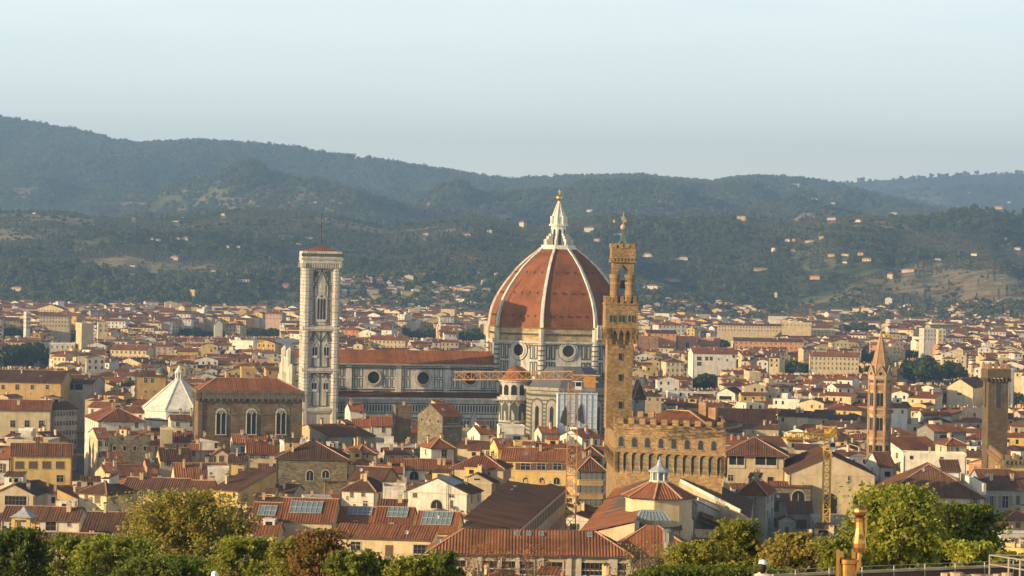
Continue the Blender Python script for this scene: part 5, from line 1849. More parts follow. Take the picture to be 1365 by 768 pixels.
    if detail > 1 and roof != 'flat':
        if r_.random() < .5:
            x, y = r_.uniform(x0 + 1, x1 - 1), r_.uniform(.25, .7) * dep
            put('aerial', AERIAL, ro, (x, y, zf(x, y)), r_.uniform(0, 3))
        if r_.random() < .3 and roof == 'gx':
            x = r_.uniform(x0 + 1, x1 - 1)
            q = put('skylight', VELUX, ro, (x, dep * .25, zf(x, dep * .25) + .1)); q.rotation_euler.x = math.atan2(rise, dep / 2)
        if r_.random() < .22:
            x, y = r_.uniform(x0 + 1, x1 - 1), .3 * dep
            q = put('satellite_dish', DISH, ro, (x, y, zf(x, y) + .5)); q.rotation_euler = (1.2, 0, .4)
    return t, ro
def house(label, px0, px1, ye, ze, dep, roof='gx', rise=2.4, wall='cream', tile='tile', yaw=9.5, win=None, left=None, right=None, cat='house', name='house',
          yb=None, group=None, detail=2, chim=None, D=None, o=.6, occupy=True, sp=.65):
    pm = (px0 + px1) / 2
    P = at(pm, ye, D) if D else at_z(pm, ye, ze)
    ze = P.z
    fr = Frame(P.x, P.y, yaw)
    x0, x1 = fr.front(px0, ye)[0], fr.front(px1, ye)[0]
    t, ro = make_house(fr, x0, x1, dep, ze, roof, rise, wall, tile, label, cat, name, group, detail, chim=chim, seed=int(px0 * 7 + ye), o=o, sp=sp, rooms=0 if chim == 0 else .65)
    near = P.y < 900
    if win:
        if isinstance(win[0], str):
            st, n, rows, ww, wh = (list(win) + [1.1, 1.8])[:5]
            for r_ in range(rows):
                for k in range(n):
                    add_window(t, x0 + (x1 - x0) * (k + .5) / n, 0, ze - 1.9 - r_ * 3.6, ww, wh, st, 0, near)
        else:
            for a in win:
                px, py, w, h, st = a
                x, z = fr.front(px, py)
                k = P.y / F
                add_window(t, x, 0, z, w * k, h * k, st, 0, near)
    for spec, s_ in ((left, -1), (right, 1)):
        if spec:
            st, n, rows = spec[:3]
            for r_ in range(rows):
                for k in range(n):
                    add_window(t, x0 if s_ < 0 else x1, dep * (k + .5) / n, ze - 1.9 - r_ * 3.6, 1.1, 1.8, st, s_ * math.pi / 2, near)
    if occupy: claim(fr, x0 - .6, x1 + .6, -.6, dep + .6)
    PROTECT.append((px0 - 1, px1 + 1, yb or ye + 14, P.y))
    return t, ro, fr, x0, x1, ze
# ------------------------------------------------------------------ the houses one can pick out, front to back, left to right
H = house
def slab(label, corners, zs, wall, tile, name='museum_hall', th=9, yaw=0):
    """one sloping roof on walls; corners: pixel, height"""
    P = [at_z(px, py, z) for (px, py), z in zip(corners, zs)]
    fr = Frame(P[0].x, P[0].y, 0)
    L = [fr.loc(p) for p in P]
    t = thing(name, label, 'museum hall', fr)
    mb = MB()
    for i in range(len(L)):
        a, b_ = L[i], L[(i + 1) % len(L)]
        mb.face([(a.x, a.y, 0), (b_.x, b_.y, 0), (b_.x, b_.y, b_.z - .2), (a.x, a.y, a.z - .2)], 0)
    mb.build('wall', [M[wall]], t)
    mb = MB(); mb.tiles([tuple(p) for p in L], .65, .09)
    mb.face([(p.x, p.y, p.z - .15) for p in reversed(L)], 1)
    ro = mb.build('roof', [M[tile], M['soffit']], t)
    return t, ro, fr, L
# --- far left, along the dark street
H('long cream palazzo with a red roof, left of the dark street', -30, 68, 546, 24, 18, 'gx', 3.2, 'cream', 'redtile', 8, [(17, 565, 6, 9, 'plain'), (36, 565, 6, 9, 'plain'), (55, 565, 6, 9, 'plain'), (-4, 565, 6, 9, 'plain'), (17, 579, 6, 8, 'plain'), (36, 579, 6, 8, 'plain'), (55, 579, 6, 8, 'plain')], None, ('plain', 4, 4), 'palazzo', 'palazzo', 584)
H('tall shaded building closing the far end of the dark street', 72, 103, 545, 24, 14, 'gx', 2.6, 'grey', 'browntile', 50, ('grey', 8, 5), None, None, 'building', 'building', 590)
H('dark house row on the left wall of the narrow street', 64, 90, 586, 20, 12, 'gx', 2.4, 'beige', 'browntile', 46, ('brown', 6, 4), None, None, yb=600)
H('yellow palazzo with four big framed windows beside the dark street', 14, 96, 606.5, 22, 15, 'gx', 3.0, 'yellow', 'tile', 9, [(26, 620, 11, 10, 'closed'), (44, 620, 11, 10, 'closed'), (62, 620, 11, 10, 'closed'), (80, 620, 11, 10, 'closed'), (80, 638, 9, 9, 'plain'), (26, 638, 9, 9, 'plain')], None, ('grey', 4, 4), 'palazzo', 'palazzo', 640)
H('pale grey house with a red roof at the left edge beside the yellow palazzo', -22, 12, 610, 21, 14, 'gx', 3, 'white', 'redtile', -5, [(0, 624, 7, 12, 'brown')], yb=640)
H('low beige roof terrace behind the yellow palazzo', 8, 64, 589, 24, 14, 'flat', 0, 'beige', 'tile', -5, [(20, 594, 3, 3, 'plain')], yb=594, chim=1)
H('plain white rooftop cabin on the beige terrace', 25, 43, 574, 27.5, 5, 'flat', 0, 'white', 'tile', -5, None, yb=584, chim=0, occupy=False, D=888)
H('long house with an orange roof and white wall on the sunny side of the street', 131, 194, 561, 23, 34, 'hip', 4.2, 'white', 'tile', 17, [(182, 567, 4, 6, 'grey'), (160, 570, 4, 5, 'plain')], ('plain', 6, 3), yb=572)
H('cream street house whose sunlit side wall drops into the dark street', 130, 146, 584, 22, 32, 'gx', 2.4, 'cream', 'tile', 14, ('plain', 2, 2), ('plain', 6, 4), yb=600)
h_ = H('old dark tower house with a crenellated terrace beside the sunny street', 146, 200, 590, 22, 12, 'flat', 0, 'greystone', 'tile', 8, ('open', 4, 1, 1.0, 1.4), yb=604, chim=2)
mbx = MB(); merlons(mbx, [(h_[3], 0), (h_[4], 0)], h_[5] + .6, 2.2, 1.6, 1.6, .5); merlons(mbx, [(h_[3], 12), (h_[3], 0)], h_[5] + .6, 2.2, 1.6, 1.6, .5); mbx.build('battlements', M['greystone'], h_[0])
H('small house with a bright orange lean-to roof beside the sunny street', 143, 166, 617, 18, 14, 'shed', 2.6, 'beige', 'tile', 16, None, ('plain', 3, 3), yb=621)
H('wide low house with a worn orange roof above the hip roofed cluster', 143, 196, 634, 17, 16, 'gx', 2.6, 'cream', 'tile', 22, None, ('plain', 3, 2), yb=638)
H('hip roofed house in the cluster below the worn orange roof', 156, 204, 650, 16.5, 13, 'hip', 2.4, 'cream', 'tile', 18, None, None, yb=652)
# --- left foreground
H('cream pavilion house with two wide shuttered windows and a hip roof', 104, 142, 657, 20, 12.5, 'hip', 2.6, 'cream', 'browntile', -33, [(115, 663, 6, 9, 'closed'), (130, 665, 10, 11, 'closed')], None, ('grey', 2, 3), yb=682)
H('long yellow house with a row of green shuttered windows', 164, 248, 651.5, 18, 11, 'gx', 2.6, 'yellow', 'browntile', -6, [(188.5, 658, 5, 9, 'green'), (201, 658, 5, 9, 'green'), (213.5, 658, 5, 9, 'green'), (226, 658, 5, 8, 'green'), (238, 658, 5, 8, 'green')], yb=672)
H('small yellow house with brown doors beside the long yellow house', 250, 281, 655, 18, 10, 'gx', 2.6, 'yellow', 'browntile', -6, [(259, 662, 5, 8, 'closed'), (272, 662, 5, 8, 'closed')], yb=668)
H('pale yellow house turned to the sun with a sloping brown roof and white verge', 282, 319, 653, 19, 17, 'shed', 4.6, 'yellow', 'browntile', -30, [(295, 661, 5, 6, 'plain'), (312, 660, 4, 7, 'arch'), (295, 668, 3, 4, 'open')], None, ('grey', 3, 2), yb=674)
H('long low house under a big dark brown roof behind the left trees', 108, 215, 709, 17, 15, 'gx', 3.9, 'cream', 'browntile', -3, None, yb=716, chim=1)
H('cream house with green shutters and a long brown roof nearest the left corner', 26, 132, 727, 17.5, 9, 'gx', 2.4, 'cream', 'browntile', -4, [(43, 740, 12, 12, 'green'), (68, 740, 8, 11, 'green'), (100, 741, 8, 11, 'green')], yb=748, chim=1)
t, ro, fr, x0, x1, ze = H('white loggia house with tall glazed doors below a long brown roof', 2, 105, 692, 18.5, 10, 'gx', 2.6, 'white', 'browntile', -3, [(68, 701, 14, 12, 'mullion'), (46, 700, 6, 11, 'closed'), (92, 699, 4, 6, 'plain')], yb=708)
# rooftop gazebo with a tent roof
P = at_z(27, 716, 17.8); fr = Frame(P.x, P.y, -8)
gz = thing('rooftop_gazebo', 'yellow rooftop gazebo with a pale curved tent roof', 'gazebo', fr)
k = P.y / F
w2 = 13 * k; zt = fr.front(27, 690)[1]; za = fr.front(27, 676)[1]; zb = fr.front(27, 716)[1]
mb = MB(); mb.box(-w2, w2, 0, 2 * w2, zb - 10, zb + 1.0); 
for sx in (-1, 1):
    for y in (0.3, 2 * w2 - .3): mb.box(sx * (w2 - .45) - .45, sx * (w2 - .45) + .45, y - .3, y + .3, zb + 1, zt)
mb.box(-w2, w2, 0, 2 * w2, zt - .5, zt); mb.build('wall', M['yellow'], gz)
mb = MB(); prof_ = [(w2 * 1.42, zt + .02), (w2 * 1.1, zt + .35), (w2 * .7, zt + (za - zt) * .38), (w2 * .32, zt + (za - zt) * .66), (.05, za)]
for (r0, z0), (r1, z1) in zip(prof_, prof_[1:]): mb.taper(ngon(r0 * 1.2, 4, math.pi / 4, 0, w2), z0, ngon(r1 * 1.2, 4, math.pi / 4, 0, w2), z1, 0, False)
mb.build('roof', M['lead'], gz)
claim(fr, -w2, w2, 0, 2 * w2); PROTECT.append((10, 45, 714, P.y))
t, ro, fr, x0, x1, ze = H('beige house with a dark glazed gable at the left edge', -10, 46, 659, 20, 14, 'gy', 2.6, 'beige', 'browntile', -4, [(21, 667, 30, 13, 'mullion')], yb=676)
H('narrow ochre house with a lean-to roof behind the white loggia house', 76, 104, 664, 17, 9, 'shr', 2.4, 'ochre', 'tile', -10, [(96, 675, 7, 5, 'plain')], yb=678)
# --- in front of the stone hall
H('pinkish house with three small windows below the stone hall corner', 219, 254, 588, 21, 13, 'gx', 3.0, 'pink', 'redtile', 4, [(230.5, 595, 2.5, 5, 'plain'), (236, 595, 2.5, 5, 'plain'), (247, 595, 2.5, 5, 'plain')], yb=602)
H('cream rooftop room with a big chimney beside the baptistery roof', 214, 231, 573, 25, 6, 'flat', 0, 'cream', 'tile', 8, None, ('plain', 1, 1), yb=585, chim=2)
H('white rooftop room with one dark window against the stone hall', 266, 293, 588, 22, 8, 'shr', 1.2, 'white', 'tile', 6, [(289, 594, 6, 7, 'open')], None, yb=598, chim=1)
H('beige terrace house with a red edged roof below the stone hall', 252, 284, 600, 19, 12, 'gx', 1.6, 'beige', 'redtile', 5, [(258, 605, 5, 7, 'closed'), (277, 605, 4, 7, 'grey'), (276, 616, 3, 3, 'open')], ('plain', 1, 1), yb=618)
H('house with a steep brown roof and bright gable left of the red edged roof', 214, 255, 613, 18.5, 13, 'gx', 3.4, 'cream', 'browntile', 14, [(225, 618, 5, 6, 'grey'), (243, 617, 5, 5, 'grey')], ('plain', 1, 1), yb=635)
H('small gabled house with two brown windows right of the red edged roof', 284, 305, 606, 18.5, 9, 'gy', 1.8, 'cream', 'tile', 6, [(286, 612, 3, 8, 'closed'), (295, 611, 6, 9, 'closed')], yb=618)
H('white house with a bright side wall below the stone hall windows', 311, 331, 590, 20.5, 14, 'gx', 2.4, 'white', 'redtile', 10, [(323, 599, 4, 7, 'plain'), (315, 600, 3, 3, 'open')], ('plain', 1, 1), yb=603)
H('cream house with a broad ribbed roof and two rows of small shuttered windows', 329, 374, 604, 19, 16, 'gx', 4.0, 'cream', 'tile', 8, [(336, 609, 6, 4, 'grey'), (351, 609, 6, 4, 'grey'), (335, 626, 6, 5, 'grey'), (352, 626, 5, 5, 'grey')], ('plain', 1, 1), yb=628)
H('wide house with a broad ribbed brown roof above the small yellow house', 234, 304, 639, 17.5, 15, 'gx', 4.2, 'cream', 'tile', 12, None, ('plain', 2, 1), yb=641)
H('low white rooftop box with a water tank on the ribbed brown roof', 277, 305, 626, 19, 5, 'flat', 0, 'white', 'tile', 6, [(281, 631, 2, 2, 'open')], None, yb=636, chim=0, occupy=False, D=742)
H('little orange house with a bright gable among brown roofs', 196, 212, 620, 19, 9, 'gx', 1.8, 'orange', 'browntile', 16, None, ('plain', 1, 1), yb=634)
H('yellow house under a dark roof between the cream houses', 305, 327, 616.5, 18, 12, 'gx', 2.4, 'yellow', 'browntile', 4, [(320, 619, 4, 3, 'plain'), (320, 628, 5, 6, 'plain')], yb=632)
# --- right of the stone hall
H('grey stone palazzo with a brown hip roof and two dormers', 368, 463, 611, 24, 19, 'hip', 4.4, 'greystone', 'browntile', 3, [(413, 634, 9, 14, 'arch'), (434, 632, 9, 10, 'arch')], None, None, 'palazzo', 'palazzo', 640, chim=1)
H('white stepped roof terrace behind the grey stone palazzo', 379, 417, 592, 25, 11, 'flat', 0, 'white', 'tile', 12, None, ('plain', 1, 1), yb=601)
t, ro, fr, x0, x1, ze = H('long yellow building whose side wall glows in the sun beside the nave', 440, 500, 581, 20, 34, 'gx', 3.2, 'beige', 'redtile', 33, [(453, 593, 5, 4, 'plain'), (474, 590, 10, 6, 'plain')], ('grey', 7, 2), None, 'building', 'building', 594)
H('pale blue white house with one green shuttered window below the nave', 495, 523, 567, 22, 13, 'gx', 3.0, 'white', 'redtile', 6, [(511, 573, 4, 7, 'green')], yb=586)
H('low white house with a long red roof below the nave', 470, 494, 567.5, 21.6, 13, 'gx', 3.0, 'white', 'redtile', 6, None, yb=572)
H('white house with a tall bright gable end beside the bell tower foot', 467, 485, 547, 27, 11, 'gx', 2.4, 'white', 'redtile', 14, [(481, 550, 3, 4, 'plain')], ('plain', 1, 1), yb=556)
H('yellow turret house with an orange roof and one arched window', 476, 498, 603, 22, 11, 'hip', 2.2, 'yellow', 'tile', 24, [(487, 607, 7, 7, 'arch')], ('plain', 2, 1), yb=612)
H('yellow house with shuttered windows at the foot of the turret house', 470, 499, 617, 19, 8, 'hip', 1.6, 'yellow', 'tile', 20, [(477, 623, 4, 7, 'brown'), (490, 624, 4, 6, 'brown')], ('plain', 1, 1), yb=628)
H('white walled house with a brown hip roof and balcony windows', 456, 500, 653, 18.5, 13, 'hip', 3.0, 'white', 'browntile', -18, [(469, 659, 5, 9, 'closed'), (484, 659, 5, 6, 'plain'), (487, 672, 6, 9, 'plain'), (463, 664, 3, 5, 'plain')], None, ('plain', 2, 2), yb=678)
H('wide house with a dark red roof behind the white walled house', 464, 511, 640, 19, 13, 'gx', 3.4, 'ochre', 'browntile', -18, None, None, ('plain', 2, 1), yb=644)
H('bright yellow little house beside the stone palazzo corner', 432, 464, 641, 17.5, 9, 'gx', 1.8, 'yellow', 'browntile', 8, [(445, 648, 5, 11, 'open')], yb=654)
H('beige gabled house with a green door below the stone palazzo', 390, 421, 634, 18, 11, 'gy', 2.4, 'beige', 'browntile', -12, [(401, 640, 3, 8, 'green')], yb=650)
H('low house with a cluttered brown roof left of the green door gable', 345, 390, 632, 17.5, 14, 'gx', 2.6, 'beige', 'browntile', 6, ('brown', 3, 1), yb=646)
H('house with a flat brown roof and white terrace rail left of the skylight roofs', 345, 392, 655, 17, 11, 'gx', 1.8, 'cream', 'browntile', -10, [(355, 662, 5, 5, 'plain'), (375, 662, 5, 6, 'plain')], yb=668)
H('dark old tower house of bare stone below the nave', 527.5, 548, 543, 31, 10, 'flat', 0, 'pietradark', 'tile', 8, None, ('open', 1, 2), None, 'tower house', 'tower_house', 566, chim=1)
H('small orange house with a roof opening right of the bare stone tower house', 533, 558, 576, 20.5, 9, 'gx', 2.2, 'orange', 'redtile', 14, [(541, 582, 6, 8, 'open'), (551, 582, 4, 4, 'plain')], ('plain', 1, 1), yb=588)
H('tall grey and white house standing against the nave wall', 590, 616, 554.5, 30, 15, 'gx', 3.8, 'greystone', 'redtile', 36, [(599, 561, 6, 7, 'closed'), (607, 561, 6, 7, 'closed')], ('open', 3, 1), None, yb=572)
H('white step gabled building below the small exedra', 666, 700, 570, 23, 11, 'flat', 0, 'white', 'tile', 5, [(689, 584, 9, 5, 'brown'), (668, 578, 2, 3, 'open')], ('plain', 1, 1), None, 'building', 'building', 589, chim=2)
H('low white house with an orange roof left of the step gabled building', 640, 665, 578, 20, 12, 'gx', 2.6, 'white', 'tile', 24, [(653, 583, 3, 4, 'open'), (660, 581, 3, 6, 'plain')], ('plain', 1, 1), yb=587)
H('white tower house with an orange hip roof and one dark window', 575, 605, 596, 25, 11, 'hip', 2.6, 'white', 'tile', 20, [(592, 605, 8, 11, 'plain')], ('plain', 1, 1), None, 'tower house', 'tower_house', 616)
H('arched loggia house with brown roofs below the orange topped tower house', 540, 602, 625.5, 20, 13, 'gx', 2.6, 'white', 'tile', 4, [(552, 634, 11, 11, 'arch'), (576, 633, 11, 10, 'arch'), (598, 633, 9, 9, 'arch')], ('plain', 1, 1), yb=640)
H('flat topped dark roofed house beside the orange topped tower house', 610, 664, 597, 20, 14, 'gx', 2.0, 'beige', 'browntile', -12, [(642, 604, 5, 7, 'plain'), (650, 604, 4, 5, 'plain')], None, yb=612)
H('beige house under a broad pyramid hip roof', 603, 671, 623.5, 25, 14, 'hip', 3.6, 'beige', 'tile', -9, [(652, 631, 4, 5, 'plain')], None, ('plain', 2, 1), yb=644)
H('low beige gabled wing in front of the pyramid roofed house', 611, 657, 642, 21.5, 8, 'gy', 2.4, 'beige', 'browntile', -14, [(636, 639, 8, 2, 'open')], None, ('plain', 1, 1), yb=656)
t, ro, fr, x0, x1, ze = H('big white gabled house with an arched window and ladder', 541, 624, 656, 22, 13, 'gy', 3.8, 'white', 'browntile', -15, [(582, 672, 16, 11, 'arch'), (553, 660, 6, 6, 'closed'), (602, 672, 4, 10, 'closed'), (602, 661, 6, 4, 'plain')], None, ('plain', 2, 2), yb=684, chim=1)
mb = MB(); zr_ = ze + 3.8; xm = (x0 + x1) / 2
mb.face([(xm + .2, -.1, zr_ + .08), (xm + 4.6, -.1, zr_ - 4.6 * 3.8 / ((x1 - x0) / 2) + .18), (xm + 4.6, 10, zr_ - 4.6 * 3.8 / ((x1 - x0) / 2) + .18), (xm + .2, 10, zr_ + .08)], 0); mb.build('metal_sheeting', M['lead'], ro)
mb = MB(); lx_, lz_ = fr.front(597, 676)
for s_ in (-.3, .3): mb.bar((lx_ + s_, -.35, lz_ - 3), (lx_ + s_, -.35, ze + 3.4), .09)
for k in range(26): mb.bar((lx_ - .3, -.35, lz_ - 2.6 + k * .45), (lx_ + .3, -.35, lz_ - 2.6 + k * .45), .06)
mb.build('ladder', M['iron'], t)
H('long ochre palazzo with brown shuttered windows left of the orange crane mast', 668, 757, 613, 24, 15, 'gx', 3.0, 'yellow', 'tile', -4, [(679, 621, 8, 8, 'closed'), (700.5, 622, 12, 9, 'brown'), (721.5, 622, 11, 9, 'brown'), (743, 622, 11, 9, 'brown'), (700, 640, 6, 7, 'arch'), (722, 640, 6, 7, 'arch'), (742, 641, 8, 9, 'arch')], ('plain', 2, 2), None, 'palazzo', 'palazzo', 645)
H('tall yellow house with a bright left wall behind the ochre palazzo', 664, 685, 596.5, 27, 9, 'gx', 2.4, 'yellow', 'redtile', 16, [(674, 601, 8, 4, 'closed')], ('plain', 1, 1), yb=606)
H('flat topped yellow rooftop room behind the ochre palazzo', 686, 712, 592, 27.5, 8, 'flat', 0, 'yellow', 'tile', 2, [(697, 600, 9, 5, 'closed')], yb=606)
H('low yellow house with a red roof behind the ochre palazzo', 713, 752, 600, 26, 10, 'gx', 1.8, 'yellow', 'redtile', -4, None, yb=606)
H('white house with a small gable below the sheeted scaffolding', 722, 745, 577, 20, 10, 'gx', 2.0, 'white', 'redtile', 15, [(738, 583, 3, 3, 'plain')], ('plain', 1, 1), yb=586)
H('white house with a steep roof right of the orange crane mast', 776, 800, 583, 22, 12, 'gx', 2.4, 'white', 'redtile', 40, ('plain', 2, 1), ('plain', 2, 2), yb=592)
# shaded street side by the palace
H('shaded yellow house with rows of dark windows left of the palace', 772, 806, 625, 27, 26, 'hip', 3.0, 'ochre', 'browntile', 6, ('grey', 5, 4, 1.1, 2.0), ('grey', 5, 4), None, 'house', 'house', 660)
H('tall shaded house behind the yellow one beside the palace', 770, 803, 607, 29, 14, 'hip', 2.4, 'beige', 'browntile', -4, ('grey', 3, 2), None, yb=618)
# --- the long gallery building
def free_roof(fr, mb, x0, x1, y0, y1, ze, rise, m=0, sp=.65):
    pass
def gallery_wing(label, near, nearD_z, farpx, wdt, ze, rise, wall, tile, win_side, length, yaw, name='museum_wing', x_is_right=True, hipn=False):
    P = at_z(near[0], near[1], ze)
    fr = Frame(P.x, P.y, yaw)
    x0, x1 = (-wdt, 0) if x_is_right else (0, wdt)
    t, ro = make_house(fr, x0, x1, length, ze, 'gy', rise, wall, tile, label, 'museum wing', name, None, 2, chim=0, seed=int(near[0]), o=.9, rooms=0)
    claim(fr, x0 - 1, x1 + 1, -1, length + 1)
    return t, ro, fr, x0, x1
a0, a1 = at_z(691, 706, 26), at_z(754, 651, 26)
yw = -math.degrees(math.atan2(a1.x - a0.x, a1.y - a0.y))
LW = (a1 - a0).length
t, ro, fr, L = slab('long museum wing under a huge dark red roof left of the orange crane', [(691, 706), (754, 651), (676, 641), (614, 703)], (26, 26, 28.6, 26.5), 'beige', 'browntile', 'museum_wing')
rz_ = math.atan2(L[1].y, L[1].x)
for k in range(int(LW / 3.6)):
    p_ = L[0].lerp(L[1], (k + .5) / int(LW / 3.6))
    add_window(t, p_.x, p_.y, 26 - 2.0, 2.0, 2.4, 'mullion', rz_)
    add_window(t, p_.x, p_.y, 26 - 7.2, 1.2, 2.4, 'plain', rz_)
for k, f_ in enumerate((.28, .42, .56, .68, .8, .88)):
    p_ = L[3].lerp(L[2], f_).lerp(L[0].lerp(L[1], f_), .2)
    q = put('skylight', VELUX, ro, (p_.x, p_.y, p_.z + .15), rz_ + math.pi / 2); q.scale = (1, 1.9, 1)
claim(fr, L[3].x - 1, 1, -1, 3); claim(Frame(a0.x, a0.y, math.degrees(rz_) - 90), -17, 1, 0, LW)
PROTECT.append((600, 756, 700, 545))
b0, b1 = at_z(769, 713, 26), at_z(822, 648, 26)
yw2 = -math.degrees(math.atan2(b1.x - b0.x, b1.y - b0.y))
LE = (b1 - b0).length
t, ro, fr, L = slab('museum wing with a sunlit orange roof slope right of the orange crane', [(822, 648), (769, 713), (846, 696), (872, 632)], (26, 26, 29.2, 29.2), 'beige', 'tile', 'museum_wing')
claim(fr, L[1].x - 1, L[2].x + 1, L[1].y - 1, 1)
PROTECT.append((768, 870, 712, 540))
# south gallery joining the wings
P = at_z(705, 735.5, 24); fr = Frame(P.x, P.y, 0.0)
x0, x1 = fr.front(574, 735)[0], fr.front(838, 737)[0]
t, ro = make_house(fr, x0, x1, 13, 24, 'hip', 3.7, 'beige', 'tile', 'long low gallery with big gridded windows under a ribbed red roof, rusty creeper in front', 'museum gallery', 'museum_gallery', None, 2, o=1.0, chim=0, sp=.62, rooms=0)
for px in (588, 610, 655, 678, 700, 739, 793, 829):
    x, z = fr.front(px, 751); k = P.y / F
    add_window(t, x, 0, min(z, 20.8), {793: 36, 829: 18}.get(px, 22) * k, 16 * k, 'mullion')
for px in (722, 759, 772, 814, 820, 838, 600, 640, 666, 690):
    x, _ = fr.front(px, 746); mb = MB(); mb.box(x - .45, x + .45, -.35, 0, 8, 23.4)
    mb.build('pilaster', M['trim'], t)
for px in (690, 705, 722, 787):
    q = put('skylight', VELUX, ro, (fr.front(px, 713)[0], 5.2, 24 + 3.1)); q.rotation_euler.x = .5
claim(fr, x0, x1, -1, 14); PROTECT.append((572, 840, 762, P.y))
# roof terrace rail behind it
Pq = at_z(700, 714, 27.2); fq = Frame(Pq.x, Pq.y + 0, 0)
t = thing('terrace_railing', 'thin iron railing along the terrace behind the ribbed gallery roof', 'railing', fq)
mb = MB(); xa, xb = fq.front(622, 713)[0], fq.front(770, 716)[0]
n = 15
for k in range(n + 1): mb.box(xa + (xb - xa) * k / n - .05, xa + (xb - xa) * k / n + .05, -.05, .05, 23, 28.6)
for z in (27.3, 27.9, 28.55): mb.bar((xa, 0, z), (xb, 0, z), .06)
mb.build('rail', M['soffit'], t)
# hip roofed corner right of the gallery
H('hip roofed museum corner with a ribbed brown roof right of the gallery', 806, 934, 739, 23.5, 17, 'hip', 5.0, 'beige', 'tile', -2, [(852, 748, 14, 14, 'mullion'), (880, 749, 14, 14, 'mullion')], yb=756, cat='museum wing', name='museum_wing', chim=0, o=.9)
# --- stepped skylight yellow house row in the foreground centre
def sky_panel(ro, fr, pxs, ys, y0, y1, zf):
    pass
def skylit(label, px0, px1, ye, ze, dep, rise, yaw, win, glass, yb, wall='cream', left=None):
    t, ro, fr, x0, x1, z = H(label, px0, px1, ye, ze, dep, 'gx', rise, wall, 'tile', yaw, win, left, None, yb=yb, chim=0)
    g0, g1, f0, f1 = glass
    s_ = rise / (dep / 2)
    xa, xb = x0 + (x1 - x0) * g0, x0 + (x1 - x0) * g1
    ya, yb_ = dep / 2 * f0, dep / 2 * f1
    n = max(3, int((xb - xa) / 1.1))
    mb = MB()
    mb.face([(xa, ya, z + ya * s_ + .22), (xb, ya, z + ya * s_ + .22), (xb, yb_, z + yb_ * s_ + .22), (xa, yb_, z + yb_ * s_ + .22)], 0)
    for k in range(n + 1):
        x = xa + (xb - xa) * k / n
        mb.bar((x, ya, z + ya * s_ + .24), (x, yb_, z + yb_ * s_ + .24), .14, 1, .16)
    for y in (ya, (ya + yb_) / 2, yb_): mb.bar((xa, y, z + y * s_ + .24), (xb, y, z + y * s_ + .24), .12, 1, .14)
    mb.build('roof_glazing', [M['skyglass'], M['lead']], ro)
    return t, ro, fr, x0, x1, z
skylit('cream house with the largest roof glazing, above the rusty tree', 372, 444, 694, 20, 16, 4.6, -4, [(405, 715, 20, 9, 'mullion')], (.16, .74, .3, .82), 724)
skylit('low house with a glazed brown roof left of the largest roof glazing', 333, 372, 696, 19.5, 15, 4.0, -4, None, (.2, .8, .3, .8), 706)
skylit('cream house with a narrow glazed roof strip in the skylight row', 446, 497, 695, 19.5, 11, 3.0, -5, [(474, 697, 6, 4, 'plain')], (.3, .92, .4, .9), 704)
skylit('cream house with a small square roof glazing in the skylight row', 499, 548, 698, 19.5, 12, 3.4, -6, [(522, 700, 6, 4, 'plain')], (.3, .84, .35, .95), 706)
skylit('house with a wide dark roof glazing at the end of the skylight row', 552, 607, 708, 19, 13, 4.0, -8, None, (.12, .84, .28, .95), 712)
H('long cream house with a brown window below the skylight row', 446, 576, 717, 18.5, 8, 'shed', 2.2, 'cream', 'tile', -7, [(474, 728, 13, 12, 'plain'), (518.5, 734, 10, 15, 'closed'), (562, 735, 22, 18, 'mullion')], yb=760, chim=0)
H('cream house with a brown roof behind the rusty tree', 330, 371, 711, 17.5, 8, 'gx', 2.2, 'cream', 'tile', -5, None, yb=716, chim=1)
H('cream gabled house with a brown roof behind the yellow green tree', 305, 342, 712, 17, 11, 'gy', 2.4, 'cream', 'browntile', -20, None, yb=722, chim=1)
H('low house with a dark red roof and chimneys right of the yellow green tree', 292, 340, 693, 17, 14, 'gx', 2.6, 'cream', 'browntile', -4, None, yb=700, chim=2)
H('brown roofed house with a white rim beside the glazed roofs', 340, 378, 674, 17, 12, 'gx', 1.8, 'beige', 'browntile', -6, None, yb=682, chim=2)
H('white garden house with a low red roof left of the big white gable', 502, 541, 679, 18.5, 9, 'shed', 1.8, 'white', 'tile', 0, None, yb=688, chim=1)
H('white rendered block with a glass terrace rail left of the big white gable', 511, 541, 652, 22, 12, 'flat', 0, 'white', 'tile', 3, None, None, None, 'building', 'building', 676, chim=1)
# --- octagonal hall with a lantern
P = at(881, 663, 572); fo = Frame(P.x, P.y + 8, 12)
oc = thing('octagonal_hall', 'cream octagonal hall with a tiled tent roof and a metal lantern', 'octagonal hall', fo)
ro_ = (at(931, 663, 580).x - at(832, 663, 580).x) / 2
zo_ = fo.front(881, 664, -ro_ * .9)[1]; zp = fo.front(880, 643, 0)[1]
mb = MB(); mb.prism(ngon(ro_ * .90, 8, A8), 0, zo_, 0); mb.prism(ngon(ro_ * .93, 8, A8), zo_ - .8, zo_ - .3, 1); mb.build('wall', [M['cream'], M['trim']], oc)
mb = MB()
oo, ii_ = ngon(ro_ * 1.03, 8, A8), ngon(1.7, 8, A8)
for i in range(8):
    j = (i + 1) % 8
    mb.tiles([(*oo[i], zo_ - .25), (*oo[j], zo_ - .25), (*ii_[j], zp + .3), (*ii_[i], zp + .3)], .62, .09)
    mb.bar((*oo[i], zo_ - .15), (*ii_[i], zp + .38), .38, 1, .25)
mb.face([(*p, zo_ - .4) for p in reversed(oo)], 2)
orf = mb.build('roof', [M['tile'], M['ridge'], M['soffit']], oc)
mb = MB()
fz2 = lambda y: fo.front(880, y, 0)[1]
mb.prism(ngon(2.2, 8, A8), zp - .6, fz2(640), 0); mb.prism(ngon(1.6, 8, A8), fz2(640), fz2(629), 1)
